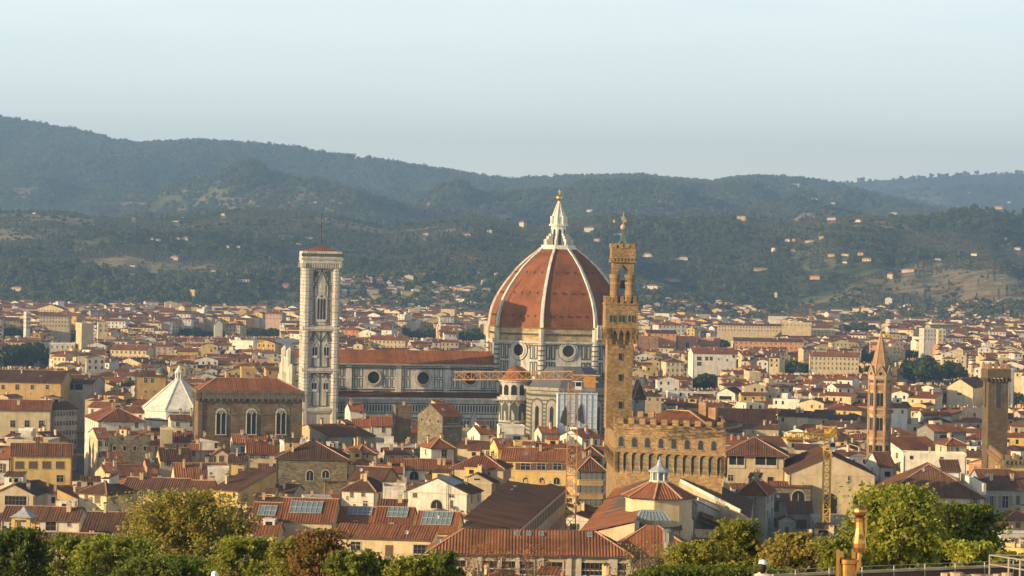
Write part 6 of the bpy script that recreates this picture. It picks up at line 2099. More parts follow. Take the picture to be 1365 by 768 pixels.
for i in range(8):
    t_ = A8 + i * math.pi / 4
    mb.prism(ngon(.22, 6, 0, 1.75 * math.cos(t_), 1.75 * math.sin(t_)), fz2(640), fz2(629), 0)
mb.prism(ngon(2.4, 8, A8), fz2(629), fz2(627.5), 2)
mb.lathe([(2.3, fz2(627.5)), (1.5, fz2(624)), (.6, fz2(620)), (.45, fz2(617)), (.5, fz2(615)), (.12, fz2(612)), (.05, fz2(608))], 8, 2, a0=A8, a1=A8 + 2 * math.pi)
mb.build('lantern', [M['whitemarble'], M['skyglass'], M['lead']], orf)
claim(fo, -ro_, ro_, -ro_, ro_); PROTECT.append((832, 931, 700, 560))
H('cream annex with a ribbed roof at the foot of the octagonal hall', 838, 908, 703.5, 25.5, 5, 'shed', 1.6, 'cream', 'tile', 2, [(858, 716, 3, 7, 'open')], yb=716, cat='annex', name='annex', chim=0, occupy=False)
P = at(871, 694, 557); fs = Frame(P.x, P.y, 3); k = P.y / F
sk = thing('conservatory_skylight', 'sloping glass skylight leaning against the octagonal hall', 'skylight', fs)
zA, zB = fs.front(871, 694)[1], fs.front(871, 683)[1]
mb = MB()
q = [(-23 * k, 0, zA), (23 * k, 0, zA), (15 * k, 2.2, zB), (-15 * k, 2.2, zB)]
mb.face(q, 0); mb.face([q[1], (23 * k, 5, zA), (15 * k, 5, zB), q[2]], 0); mb.face([(-23 * k, 5, zA), q[0], q[3], (-15 * k, 5, zB)], 0)
mb.box(-15 * k, 15 * k, 2.2, 5, zB - .1, zB + .1, 1)
for i in range(9): mb.bar(Vector(q[0]).lerp(Vector(q[1]), i / 8), Vector(q[3]).lerp(Vector(q[2]), i / 8), .12, 1)
mb.build('glazing', [M['skyglass'], M['lead']], sk)
P = at(891, 722, 538); fc = Frame(P.x, P.y, 0); k = P.y / F
cu = thing('copper_turret', 'small round roof turret with a green copper dome', 'turret', fc)
zA, zB, zC = P.z, fc.front(891, 709)[1], fc.front(891, 704.5)[1]
mb = MB(); mb.lathe([(6 * k, zA - 3), (6 * k, zB)], 14); 
for i in range(8): t_ = i * math.pi / 4; mb.prism(ngon(.14, 4, t_, 6.2 * k * math.cos(t_), 6.2 * k * math.sin(t_)), zA, zB)
mb.build('drum', M['greyshut'], cu)
mb = MB(); mb.lathe([(8.2 * k, zB), (8 * k, zB + .15), (6 * k, zB + (zC - zB) * .6), (3 * k, zB + (zC - zB) * .92), (.01, zC)], 14); mb.build('dome', M['copper'], cu)
# stepped museum roofs to the right of the octagon
t, ro, fr, L = slab('museum hall with a long brown roof falling right of the octagonal hall', [(1001, 690), (1004, 668), (914, 627), (905, 641)], (22, 22, 29.5, 29), 'beige', 'browntile')
mb = MB(); 
A, B_ = L[3].lerp(L[0], .02) + Vector((0, -.3, .3)), L[3].lerp(L[0], .86) + Vector((0, -.3, .3))
mb.bar(A, B_, .4, 0, .8); mb.build('parapet', M['white'], ro)
mb = MB(); e0, e1 = L[2].lerp(L[1], .42), L[2].lerp(L[1], .76); d0 = (L[3] - L[2]) * .25
mb.face([tuple(p + Vector((0, 0, .25))) for p in (e0 + d0, e1 + d0, e1 + d0 * 2.3, e0 + d0 * 2.3)], 0)
mb.bar(e0 + d0 + Vector((0, 0, .3)), e1 + d0 + Vector((0, 0, .3)), .2, 1); mb.bar(e0 + d0 * 2.3 + Vector((0, 0, .3)), e1 + d0 * 2.3 + Vector((0, 0, .3)), .2, 1)
mb.build('roof_glazing', [M['glass'], M['iron']], ro)
t, ro, fr, L = slab('lower museum hall with a white edged roof and dark glass strip', [(985, 694), (985, 674), (906, 643), (930, 668)], (20, 20.5, 27, 25.5), 'grey', 'browntile')
mb = MB(); up_ = Vector((0, 0, .45))
mb.bar(L[3] + up_, L[0] + up_, .4, 0, .8); mb.build('parapet', M['white'], ro)
t, ro, fr, L = slab('dark low museum hall nearest the yellow green shrubs', [(978, 706), (985, 696), (932, 672), (926, 704)], (18.5, 19, 24, 19.5), 'beige', 'browntile')
mb = MB(); a_, b_ = L[2].lerp(L[1], .05), L[2].lerp(L[1], .95)
mb.face([tuple(a_ + Vector((0, -.3, .15))), tuple(b_ + Vector((0, -.3, .15))), tuple(b_ + Vector((0, .1, 1.4))), tuple(a_ + Vector((0, .1, 1.4)))], 0); mb.build('window_strip', M['glass'], ro)
claim(fr, -16, 8, -6, 60)
PROTECT.append((890, 1004, 716, 560))
H('pale house with a brown hip roof right of the museum halls', 983, 1021, 657, 24, 15, 'hip', 3.2, 'grey', 'tile', -14, [(1007, 668, 3, 12, 'plain')], None, ('grey', 2, 2), yb=705)
# --- right side
H('beige loggia house with a deep brown roof right of the palace', 965, 1046, 604.5, 29, 20, 'hip', 4.2, 'beige', 'browntile', -5, [(982, 613, 21, 14, 'loggia'), (1021, 613, 29, 14, 'loggia'), (1027, 641, 8, 11, 'open'), (974, 637, 7, 8, 'plain')], None, ('plain', 2, 2), yb=640, o=1.3, chim=0)
t, ro, fr, x0, x1, ze = H('big beige gabled hall with three tall arched windows', 1052, 1166, 632, 25, 42, 'gy', 5.2, 'beige', 'browntile', -2, [(1132, 637, 3, 7, 'plain'), (1063, 671, 17, 26, 'arch'), (1106, 671, 19, 27, 'arch'), (1146, 672, 18, 27, 'arch')], ('plain', 3, 1), None, 'church hall', 'church_hall', 690, chim=0)
H('low rough stone house with a tiled wall top in front of the gabled hall', 1024, 1082, 648, 21.5, 5, 'shed', .8, 'greystone', 'tile', -3, [(1064, 664, 17, 20, 'arch')], yb=662, chim=0)
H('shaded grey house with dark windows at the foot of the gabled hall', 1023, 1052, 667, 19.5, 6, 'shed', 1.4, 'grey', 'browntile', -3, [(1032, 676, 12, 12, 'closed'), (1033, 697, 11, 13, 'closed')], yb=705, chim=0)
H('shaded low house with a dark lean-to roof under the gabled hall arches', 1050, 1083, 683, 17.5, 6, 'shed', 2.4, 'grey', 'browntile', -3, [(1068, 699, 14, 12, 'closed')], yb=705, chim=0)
H('little gabled porch house between the shaded houses', 1038, 1060, 693, 17, 5, 'gy', 1.0, 'grey', 'browntile', -3, [(1049, 707, 5, 9, 'closed')], yb=708, chim=0)
H('pale shaded house with a flat roof right of the yellow crane foot', 1083, 1132, 693, 17, 8, 'flat', 0, 'grey', 'tile', -3, [(1094, 704, 16, 5, 'plain'), (1113, 703, 8, 4, 'plain')], yb=704, chim=0)
H('small white house with a brown roof at the foot of the spired tower', 1172, 1193, 620.5, 25, 11, 'gx', 3.6, 'white', 'browntile', 14, [(1183, 632, 8, 7, 'open')], ('plain', 1, 1), ('plain', 1, 1), yb=636, chim=0)
H('long blank white wall building right of the spired tower', 1204, 1288, 607, 26, 9, 'flat', 0, 'white', 'tile', -4, [(1215, 610, 4, 4, 'open'), (1255, 610.5, 4, 2, 'open')], ('plain', 1, 1), None, 'building', 'building', 626, chim=1)
H('broad house under a great brown hip roof behind the right tree', 1176, 1312, 661, 22, 34, 'hip', 7.5, 'cream', 'browntile', -4, [(1300, 668, 5, 9, 'grey')], None, ('grey', 4, 2), yb=664, chim=0)
H('white dormer room on the great brown hip roof', 1256, 1280, 627, 27.5, 6, 'shed', 2.4, 'white', 'browntile', -2, None, None, None, 'dormer room', 'dormer_room', 637, chim=0, occupy=False, D=724)
Pw0, Pw1 = at(1281, 631, 727), at(1311, 645, 713)
fw2 = Frame(Pw0.x, Pw0.y, math.degrees(math.atan2(Pw1.y - Pw0.y, Pw1.x - Pw0.x)))
t = thing('fire_wall', 'bright white parapet wall stepping down the great brown hip roof', 'wall', fw2)
Lw = math.hypot(Pw1.x - Pw0.x, Pw1.y - Pw0.y)
mb = MB(); mb.face([(0, 0, Pw0.z - 4), (Lw, 0, Pw1.z - 3), (Lw, 0, Pw1.z), (0, 0, Pw0.z)]); mb.face([(Lw, .8, Pw1.z - 3), (0, .8, Pw0.z - 4), (0, .8, Pw0.z), (Lw, .8, Pw1.z)])
mb.face([(0, 0, Pw0.z), (Lw, 0, Pw1.z), (Lw, .8, Pw1.z), (0, .8, Pw0.z)]); mb.face([(Lw, 0, Pw1.z - 3), (Lw, .8, Pw1.z - 3), (Lw, .8, Pw1.z), (Lw, 0, Pw1.z)]); mb.build('wall', M['white'], t)
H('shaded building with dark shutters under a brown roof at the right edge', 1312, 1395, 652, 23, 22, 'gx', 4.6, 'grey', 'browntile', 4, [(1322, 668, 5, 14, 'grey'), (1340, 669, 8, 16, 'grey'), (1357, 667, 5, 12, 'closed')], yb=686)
H('cream penthouse with an orange roof beside the square tower', 1262, 1288, 592, 28, 9, 'hip', 1.8, 'cream', 'tile', 14, [(1269, 601, 3, 8, 'plain'), (1276, 601, 4, 8, 'closed')], ('plain', 1, 1), yb=606)
H('wide house with a sunlit orange roof left of the cream penthouse', 1204, 1258, 600, 24, 20, 'gx', 3.6, 'white', 'tile', 28, None, ('plain', 3, 1), yb=604)
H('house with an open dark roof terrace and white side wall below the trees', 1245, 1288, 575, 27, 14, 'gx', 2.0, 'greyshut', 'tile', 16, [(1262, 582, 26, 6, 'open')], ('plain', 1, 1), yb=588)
H('orange roofed house left of the open roof terrace', 1186, 1226, 590, 21, 18, 'gx', 3.2, 'white', 'tile', 22, None, ('plain', 2, 1), yb=598)
H('little ochre house with an orange roof at the right edge below the shaded building', 1340, 1380, 692, 17, 10, 'hip', 2.0, 'ochre', 'tile', 6, [(1357, 700, 6, 8, 'closed')], yb=708)
H('low house with a white roof terrace in the bottom right corner', 1334, 1385, 716, 16, 10, 'flat', 0, 'white', 'tile', 3, None, yb=722)
# --- buildings further back that one can pick out
t, ro, fr, x0, x1, ze = H('ochre building with a cream gable and green dome left of the baptistery', 180, 222, 501, 30, 22, 'gx', 2.0, 'ochre', 'tile', 6, [(194, 507, 4, 7, 'grey'), (203, 507, 4, 7, 'grey'), (194, 522, 3, 4, 'grey'), (206, 522, 3, 4, 'grey')], yb=530, cat='building', name='building', chim=0)
k = fr.o.y / F; mb = MB(); xx = fr.front(214, 501)[0]
mb.lathe([(6.5 * k, ze - 6), (6.5 * k, ze + 1)] , 16, 0, xx, 4); mb.build('turret', M['ochre'], t)
mb = MB(); mb.lathe([(7 * k * math.cos(a), ze + 1 + 7.5 * k * math.sin(a)) for a in np.linspace(0, math.pi / 2, 8)], 16, 0, xx, 4); mb.build('dome', M['copper'], t)
H('long dark roofed building with arched windows at the left edge', -20, 82, 509, 24, 26, 'gx', 5.0, 'ochre', 'browntile', -3, [(4, 516, 5, 7, 'plain'), (23, 516, 5, 7, 'plain'), (43, 516, 5, 7, 'plain'), (63, 516, 5, 7, 'plain')], yb=524, cat='building', name='building')
H('dark roofed loggia building beside the long dark roofed one', 82, 124, 511, 23, 22, 'gx', 3.6, 'grey', 'browntile', -6, [(99, 516, 24, 8, 'loggia')], yb=524, cat='building', name='building')
H('ochre rooftop block behind the stone hall roof', 322, 340, 492, 38, 10, 'flat', 0, 'ochre', 'tile', 9, [(330, 498, 3, 4, 'plain')], ('plain', 1, 1), yb=501, cat='tower house', name='tower_house', chim=0)
H('long grey white modern block behind the bell tower', 309, 338, 455, 24, 90, 'flat', 0, 'white', 'tile', -26, [(312, 462, 5, 3, 'open'), (334, 462, 5, 3, 'open')], yb=464, cat='modern block', name='modern_block', chim=0)
H('tall white tower block near the left edge below the hills', 35, 41, 417, 36, 16, 'flat', 0, 'white', 'tile', 18, ('plain', 2, 4), ('plain', 3, 4), yb=438, cat='tower block', name='tower_block', chim=0)
H('wide beige apartment block below the left woods', 53, 93, 421, 30, 16, 'hip', 3, 'beige', 'redtile', 4, ('plain', 10, 3), yb=432, cat='apartment block', name='apartment_block')
H('twin cream stair towers on an apartment block left of centre', 109, 125, 432, 36, 18, 'flat', 0, 'cream', 'tile', 22, None, ('plain', 1, 2), yb=452, cat='apartment block', name='apartment_block')
H('cream apartment tower right of the twin stair towers', 131, 144, 431, 34, 14, 'flat', 0, 'cream', 'tile', 12, ('plain', 2, 2), None, yb=443, cat='apartment block', name='apartment_block')
H('cream building with tall windows above the small left park', 10, 49, 456, 16, 18, 'gx', 2, 'cream', 'tile', -6, ('plain', 7, 2), yb=466, cat='building', name='building')
H('white terraced house stepping up beside the left park', 66, 100, 459, 21, 16, 'flat', 0, 'white', 'tile', 8, ('plain', 5, 1), ('plain', 1, 1), yb=466)
H('long cream house with arched windows in the left rooftops', 147, 195, 466, 22, 18, 'gx', 3, 'cream', 'redtile', -8, ('plain', 8, 2), yb=475)
H('pink house with white balconies in the left rooftops', 207, 230, 461, 22, 14, 'gx', 1.8, 'pink', 'redtile', 4, ('loggia', 3, 2), yb=472)
H('yellow house with a long cream wall in the rooftops above the baptistery', 236, 264, 468, 21, 14, 'gx', 1.8, 'yellow', 'tile', 5, None, yb=472)
H('pinkish villa with a red roof at the foot of the woods', 354, 376, 418, 28, 18, 'hip', 3.4, 'pink', 'redtile', -10, ('plain', 5, 2), yb=426, cat='villa', name='villa')
H('white gabled house below the left woods', 286, 297, 432, 22, 18, 'gy', 4, 'white', 'redtile', 8, None, yb=444)
H('long ochre and cream palazzo right behind the bell tower', 494, 540, 453, 22, 22, 'gx', 3, 'cream', 'redtile', -10, ('plain', 9, 2), yb=462, cat='palazzo', name='palazzo')
H('orange apartment block with a cube front right of the palace tower', 850, 878, 449, 27, 30, 'flat', 0, 'orange', 'tile', 12, ('plain', 3, 2), ('plain', 3, 2), yb=464, cat='apartment block', name='apartment_block')
H('long orange apartment block behind the cube fronted one', 862, 902, 444, 30, 24, 'gx', 2.4, 'orange', 'browntile', 2, ('plain', 5, 1), yb=448, cat='apartment block', name='apartment_block')
H('stepped orange apartment block with a white balcony strip', 903, 928, 449, 27, 34, 'flat', 0, 'orange', 'tile', 20, [(916, 460, 6, 9, 'loggia')], ('plain', 2, 2), yb=466, cat='apartment block', name='apartment_block')
H('brownish apartment block right of the stepped orange one', 930, 952, 452, 25, 30, 'flat', 0, 'orange', 'browntile', -14, ('plain', 4, 2), None, yb=464, cat='apartment block', name='apartment_block')
H('white villa block with red roof terraces at the foot of the hills', 878, 913, 433, 34, 24, 'hip', 3, 'white', 'redtile', 10, ('plain', 7, 3), ('plain', 3, 3), yb=444, cat='villa', name='villa')
H('long pale apartment house with a red roof and bright end wall', 924, 982, 471, 26, 20, 'gx', 3.4, 'white', 'redtile', 6, [(932, 478, 6, 5, 'plain'), (942, 478, 4, 5, 'plain'), (932, 485, 6, 5, 'plain'), (948, 478, 4, 5, 'plain'), (958, 479, 2, 3, 'plain'), (969, 480, 2, 3, 'plain'), (978, 475, 3, 4, 'open')], ('loggia', 2, 2), yb=490, cat='apartment house', name='apartment_house')
H('cream house with rows of dark windows left of the pale apartment house', 888, 912, 482, 24, 16, 'hip', 2, 'cream', 'redtile', 8, ('plain', 4, 3), ('plain', 2, 3), yb=498)
H('long beige school block below the right hills', 957, 1062, 434, 26, 18, 'gx', 2, 'cream', 'browntile', -3, ('plain', 26, 2), yb=440, cat='school block', name='school_block')
H('wide beige factory block with ribbon windows behind the spired tower', 1056, 1113, 440, 26, 40, 'flat', 0, 'cream', 'tile', -6, ('plain', 12, 2), ('plain', 4, 2), yb=446, cat='factory block', name='factory_block')
H('upper beige factory block with a band of windows', 1042, 1082, 431, 33, 20, 'flat', 0, 'cream', 'tile', -6, ('plain', 8, 1), yb=437, cat='factory block', name='factory_block')
H('long orange building with a dark roof right of the palace', 978, 1071, 455, 24, 22, 'gx', 2.6, 'orange', 'browntile', -3, ('plain', 14, 2), yb=461, cat='building', name='building')
H('long cream building with arcaded front left of the spire', 1080, 1145, 475, 20, 18, 'gx', 3, 'cream', 'redtile', -4, ('plain', 12, 3), yb=482, cat='building', name='building')
H('big cream gabled church front among the right trees', 1262, 1297, 516, 20, 44, 'gy', 4.6, 'cream', 'browntile', -22, [(1279, 525, 6, 3, 'plain')], None, None, 'church', 'church', 527, chim=0)
H('white tower block with ribbed front below the right hills', 1232, 1248, 439, 34, 18, 'flat', 0, 'white', 'tile', 6, ('plain', 4, 3), ('plain', 2, 3), yb=450, cat='tower block', name='tower_block')
H('cream block right of the ribbed tower block', 1251, 1261, 440, 33, 16, 'flat', 0, 'cream', 'tile', 4, ('plain', 2, 3), None, yb=449, cat='apartment block', name='apartment_block')
H('white and blue block behind the square tower', 1345, 1352, 493, 30, 22, 'flat', 0, 'white', 'tile', 14, None, None, yb=516, cat='modern block', name='modern_block')
H('long red roofed warehouse roof right of the palace roof', 942, 1034, 563, 19, 24, 'gx', 5.0, 'beige', 'redtile', -4, None, yb=566, cat='warehouse', name='warehouse', chim=0)
H('plain cream walled building below the red warehouse roof', 991, 1038, 571, 20, 14, 'gx', 1.2, 'beige', 'browntile', -4, [(1004, 576, 2, 5, 'plain')], ('plain', 1, 1), yb=580, cat='building', name='building')
H('cream house with a water tank on its flat roof', 999, 1014, 497, 24, 14, 'flat', 0, 'cream', 'tile', 8, None, ('plain', 2, 1), yb=506)
H('open white barn front in the rooftops right of the palace', 955, 980, 524, 20, 20, 'gy', 2.6, 'white', 'browntile', -18, [(967, 531, 20, 7, 'open')], yb=534, chim=0)
# domed dark building behind the palace tower
H('dark roofed white block behind the palace tower', 846, 860, 527, 30, 16, 'hip', 6, 'grey', 'browntile', 4, [(849, 535, 3, 5, 'plain')], yb=545, cat='building', name='building', chim=0)
# ------------------------------------------------------------------ the rest of the town
def corners(fr, x0, x1, y0, y1):
    return [tuple(fr.glob(p)[:2]) for p in ((x0, y0, 0), (x1, y0, 0), (x1, y1, 0), (x0, y1, 0))]
def sat(a, b_):
    for P_ in (a, b_):
        for i in range(4):
            (x0, y0), (x1, y1) = P_[i], P_[(i + 1) % 4]
            nx, ny = y1 - y0, x0 - x1
            pa = [nx * p[0] + ny * p[1] for p in a]; pb2 = [nx * p[0] + ny * p[1] for p in b_]
            if max(pa) <= min(pb2) or max(pb2) <= min(pa): return False
    return True
FOOTC = []
for f_ in FOOT:
    c_ = corners(*f_)
    cx, cy = sum(p[0] for p in c_) / 4, sum(p[1] for p in c_) / 4
    FOOTC.append((cx, cy, max(math.hypot(p[0] - cx, p[1] - cy) for p in c_), c_))
PARKS = [(30, 478, 34, 16), (1240, 498, 44, 18), (1290, 535, 30, 9), (940, 512, 16, 8), (1075, 492, 34, 8), (1140, 492, 30, 7), (265, 444, 34, 6), (970, 487, 14, 6), (895, 494, 10, 8),
         (20, 444, 14, 6), (955, 458, 20, 8), (95, 452, 16, 5), (1010, 437, 40, 5), (560, 446, 20, 6), (630, 448, 18, 8), (350, 444, 20, 6), (1150, 436, 24, 6), (1352, 535, 14, 9), (1165, 478, 16, 5), (1000, 446, 30, 5), (905, 450, 8, 6), (1225, 474, 16, 5)]
PARKW = []
for px, py, rx, ry in PARKS:
    P = at_z(px, py, 7)
    PROTECT.append((px - rx, px + rx, py + ry * .75, P.y))
    PARKW.append((P.x, P.y, rx / F * P.y, ry * P.y * P.y / F / 70.0, px, py))
WALLS = ['cream'] * 10 + ['white'] * 10 + ['beige'] * 4 + ['yellow'] * 4 + ['ochre'] + ['pink'] + ['orange'] + ['grey']
TILES = ['tile'] * 4 + ['browntile'] * 4 + ['redtile'] * 2
cand = []
r = random.Random(77)
CELL = 88.0
for gy_ in range(5, 56):
    for gx_ in range(-15, 16):
        cx, cy = gx_ * CELL + r.uniform(-9, 9) + (gy_ % 2) * 30, gy_ * CELL + r.uniform(-9, 9)
        if cy < 480 or cy > 4750 or abs(cx) > 0.222 * cy + 55: continue
        yaw = r.choice((9, 12, 4, 5, -8, -14, -20, -26, 20, -34))
        fr0 = Frame(cx, cy, yaw)
        big = cy > 2300
        y = -CELL * .58
        row = 0
        while y < CELL * .58:
            dep = r.uniform(8, 13.5) * (1.2 if big else 1)
            x = -CELL * .58
            while x < CELL * .58:
                w = r.uniform(6, 14) * (1.35 if big else 1)
                if r.random() < .08: w *= 1.8
                pc = fr0.glob((x + w / 2, y + dep / 2, 0))
                if max(abs(pc.x - cx), abs(pc.y - cy)) < CELL * .52 and r.random() > .05:
                    jy = r.uniform(-.8, .8)
                    cand.append((pc.x, pc.y, yaw + r.uniform(-2.5, 2.5), w, dep, r.random(), r.random(), r.random(), r.random(), r.randrange(10 ** 6)))
                x += w + r.choice((.15, .15, .15, .4, 3.0))
            y += dep + (r.uniform(4.5, 7.5) if row % 2 else r.uniform(.3, 2))
            row += 1
cand.sort(key=lambda c: c[1])
placed = []
for (x, y, yaw, w, dep, q1, q2, q3, q4, sd) in cand:
    rad = math.hypot(w, dep) / 2
    fr = Frame(x, y, yaw)
    fr = Frame(*fr.glob((0, -dep / 2, 0))[:2], yaw)
    c_ = corners(fr, -w / 2, w / 2, 0, dep)
    bad = False
    for fx_, fy_, frd, fc_ in FOOTC:
        if abs(fx_ - x) + 0 < rad + frd and abs(fy_ - y) < rad + frd and sat(c_, fc_): bad = True; break
    if bad: continue
    for vx, vy, rx, ry, _, _ in PARKW:
        if ((x - vx) / (rx + 3)) ** 2 + ((y - vy) / (ry + 4)) ** 2 < 1: bad = True; break
    if bad: continue
    if y > 3500:
        u_ = CX + F * x / y
        lim = 4150 + (760 if 440 < u_ < 650 else 620 if u_ > 860 else 70) + 90 * float(vnoise(x / 90, 0, 3))
        if (sd % 1000) / 1000 < ((y - 3500) / (lim - 3500)) ** 2 * .9: continue
    # the dark street running back on the left
    sx0, sx1 = at_z(116, 640, 2), at_z(92, 560, 2)
    if sx0.y - 60 < y < sx1.y + 30:
        t_ = (y - sx0.y) / (sx1.y - sx0.y)
        if abs(x - (sx0.x + (sx1.x - sx0.x) * t_)) < 5.5 + w / 2: continue
    ze = 10.5 + 12 * q1 + (5 if q2 > .94 else 0) + 3.5 * float(vnoise(x / 60, y / 60, 5))
    roof = 'gx' if q3 < .46 else ('gy' if q3 < .66 else ('hip' if q3 < .86 else ('shed' if q3 < .93 else 'flat')))
    if w < dep * .8 and roof == 'gx': roof = 'gy'
    rise = {'gx': dep / 2 * .30, 'gy': w / 2 * .30, 'hip': min(w, dep) / 2 * .34, 'shed': dep * .22, 'flat': .7}[roof]
    if y > 3900: ze = min(ze, 7 + 5 * q1)
    gz0 = float(terrain_z(CX + F * x / y, y)) if y > TOE else 0.0
    ze += gz0
    pa = [proj((*p, ze)) for p in c_]
    pxa, pxb = min(p[0] for p in pa), max(p[0] for p in pa)
    if pxb < -25 or pxa > 1390: continue
    pm = (pxa + pxb) / 2
    for (u0, u1, yb, Dp) in PROTECT:
        if y < Dp - 2 and pxb > u0 and pxa < u1:
            zmax = at(pm, yb + 1.5, y + (dep / 2 if roof != 'gy' else 0)).z - rise
            if zmax < ze: ze = zmax
    if ze < 5.5 + gz0: continue
    py = proj((x, y, ze))[1]
    placed.append([fr, w, dep, ze, roof, rise, r.choice(WALLS) if False else WALLS[sd % len(WALLS)], TILES[(sd // 37) % len(TILES)], pm, py, y, sd, pxb - pxa])
# which show: walk from the front and keep a skyline of what already covers each column
cover = np.full(1365, 900.0)
vis = []
for p in placed:
    fr, w, dep, ze, roof, rise, wall, tile, pm, py, D, sd, pw = p
    a, b_ = int(max(0, pm - pw / 2)), int(min(1364, pm + pw / 2)) + 1
    top = proj((fr.o.x, D, ze + rise))[1]
    seen = np.clip(cover[a:b_] - top, 0, 40).sum() if b_ > a else 0
    p.append(seen)
    if b_ > a: cover[a:b_] = np.minimum(cover[a:b_], top + 1.5)
near_ids = sorted([i for i, p in enumerate(placed) if p[10] < 1500 and 0 < p[8] < 1365], key=lambda i: -placed[i][-1])[:N_NEAR]
near_set = set(near_ids)
fills = []
for i in sorted(near_set):
    fr, w, dep, ze, roof, rise, wall, tile, pm, py, D, sd, pw, seen = placed[i]
    t, ro = make_house(fr, -w / 2, w / 2, dep, ze, roof, rise, wall, tile, None, 'house', 'house', 'houses packed between the landmarks', 2 if D < 900 else 1, seed=sd, sp=.65 if D < 1000 else .9)
    rr_ = random.Random(sd)
    st = rr_.choice(('green', 'brown', 'grey', 'plain', 'plain', 'closed'))
    n = max(1, int(w / 3.4))
    for row in range(2 if D < 1100 else 1):
        for k in range(n):
            if rr_.random() < .85: add_window(t, -w / 2 + w * (k + .5) / n, 0, ze - 1.8 - row * 3.4, 1.0, 1.6, st, 0, D < 760)
    n = max(1, int(dep / 4.5))
    for k in range(n):
        if rr_.random() < .6: add_window(t, -w / 2, dep * (k + .5) / n, ze - 1.9, .9, 1.4, st, -math.pi / 2, False)
    words = {'gx': 'gable roofed', 'gy': 'street gabled', 'hip': 'hip roofed', 'shed': 'lean-to roofed', 'flat': 'flat terraced'}[roof]
    HOUSES.append((t, ('tall ' if ze > 21 else 'low ' if ze < 12 else '') + wall + ' ' + words + ' house', pm, py, D))
# all the others: one mass of far rooftops
mats = ['cream', 'white', 'beige', 'yellow', 'ochre', 'pink', 'orange', 'grey', 'tile', 'browntile', 'redtile', 'glass', 'concrete']
MI = {k: i for i, k in enumerate(mats)}
far = MB()
def far_house(mb, fr, w, dep, ze, roof, rise, wall, tile, sd, windows, D):
    loc = MB()
    walls(loc, roof, -w / 2, w / 2, dep, ze, rise, MI[wall], max(-2, ze - 16))
    P_, zf, _ = roof_polys(roof, -w / 2, w / 2, dep, ze, rise, .5, .2)
    for p in P_: loc.face(p, MI[tile])
    rr_ = random.Random(sd)
    if roof == 'flat':
        loc.face([(-w / 2 + .3, .3, ze + .02), (w / 2 - .3, .3, ze + .02), (w / 2 - .3, dep - .3, ze + .02), (-w / 2 + .3, dep - .3, ze + .02)], MI['concrete'])
        if rr_.random() < .6: x = rr_.uniform(-w / 4, w / 4); loc.box(x - 1.5, x + 1.5, dep * .3, dep * .7, ze, ze + 2.4, MI[wall], False)
    for k in range(rr_.choice((0, 1, 1, 2))):
        x, y = rr_.uniform(-w * .4, w * .4), rr_.uniform(.2, .8) * dep
        z = zf(x, y)
        if D < 2600: loc.box(x - .35, x + .35, y - .45, y + .45, z - .3, z + 1.6, MI[rr_.choice(('cream', 'beige', 'orange'))], False)
    if windows:
        n = max(1, int(w / 3.3))
        for row in range(2):
            z = ze - 2.6 - row * 3.3
            for k in range(n):
                if rr_.random() < .8:
                    x = -w / 2 + w * (k + .5) / n
                    loc.face([(x - .5, -.05, z), (x + .5, -.05, z), (x + .5, -.05, z + 1.6), (x - .5, -.05, z + 1.6)], MI['glass'])
        for k in range(max(1, int(dep / 4.5))):
            if rr_.random() < .6:
                y = dep * (k + .5) / max(1, int(dep / 4.5)); z = ze - 2.6
                loc.face([(-w / 2 - .05, y + .5, z), (-w / 2 - .05, y - .5, z), (-w / 2 - .05, y - .5, z + 1.5), (-w / 2 - .05, y + .5, z + 1.5)], MI['glass'])
    k0 = len(mb.v)
    mb.v += [tuple(fr.glob(p)) for p in loc.v]
    mb.f += [tuple(i + k0 for i in f_) for f_ in loc.f]
    mb.m += loc.m; mb.uv += loc.uv
nfar = 0
for i, p in enumerate(placed):
    if i in near_set: continue
    fr, w, dep, ze, roof, rise, wall, tile, pm, py, D, sd, pw, seen = p
    far_house(far, fr, w, dep, ze, roof, rise, wall, tile, sd, D < 3200, D); nfar += 1
fo_ = far.build('distant_houses', [M[k] for k in mats])
fo_['kind'] = 'stuff'; fo_['label'] = 'mass of pale houses with terracotta roofs filling the far city'; fo_['category'] = 'houses'
print('HOUSES near', len(near_set), 'far', nfar)

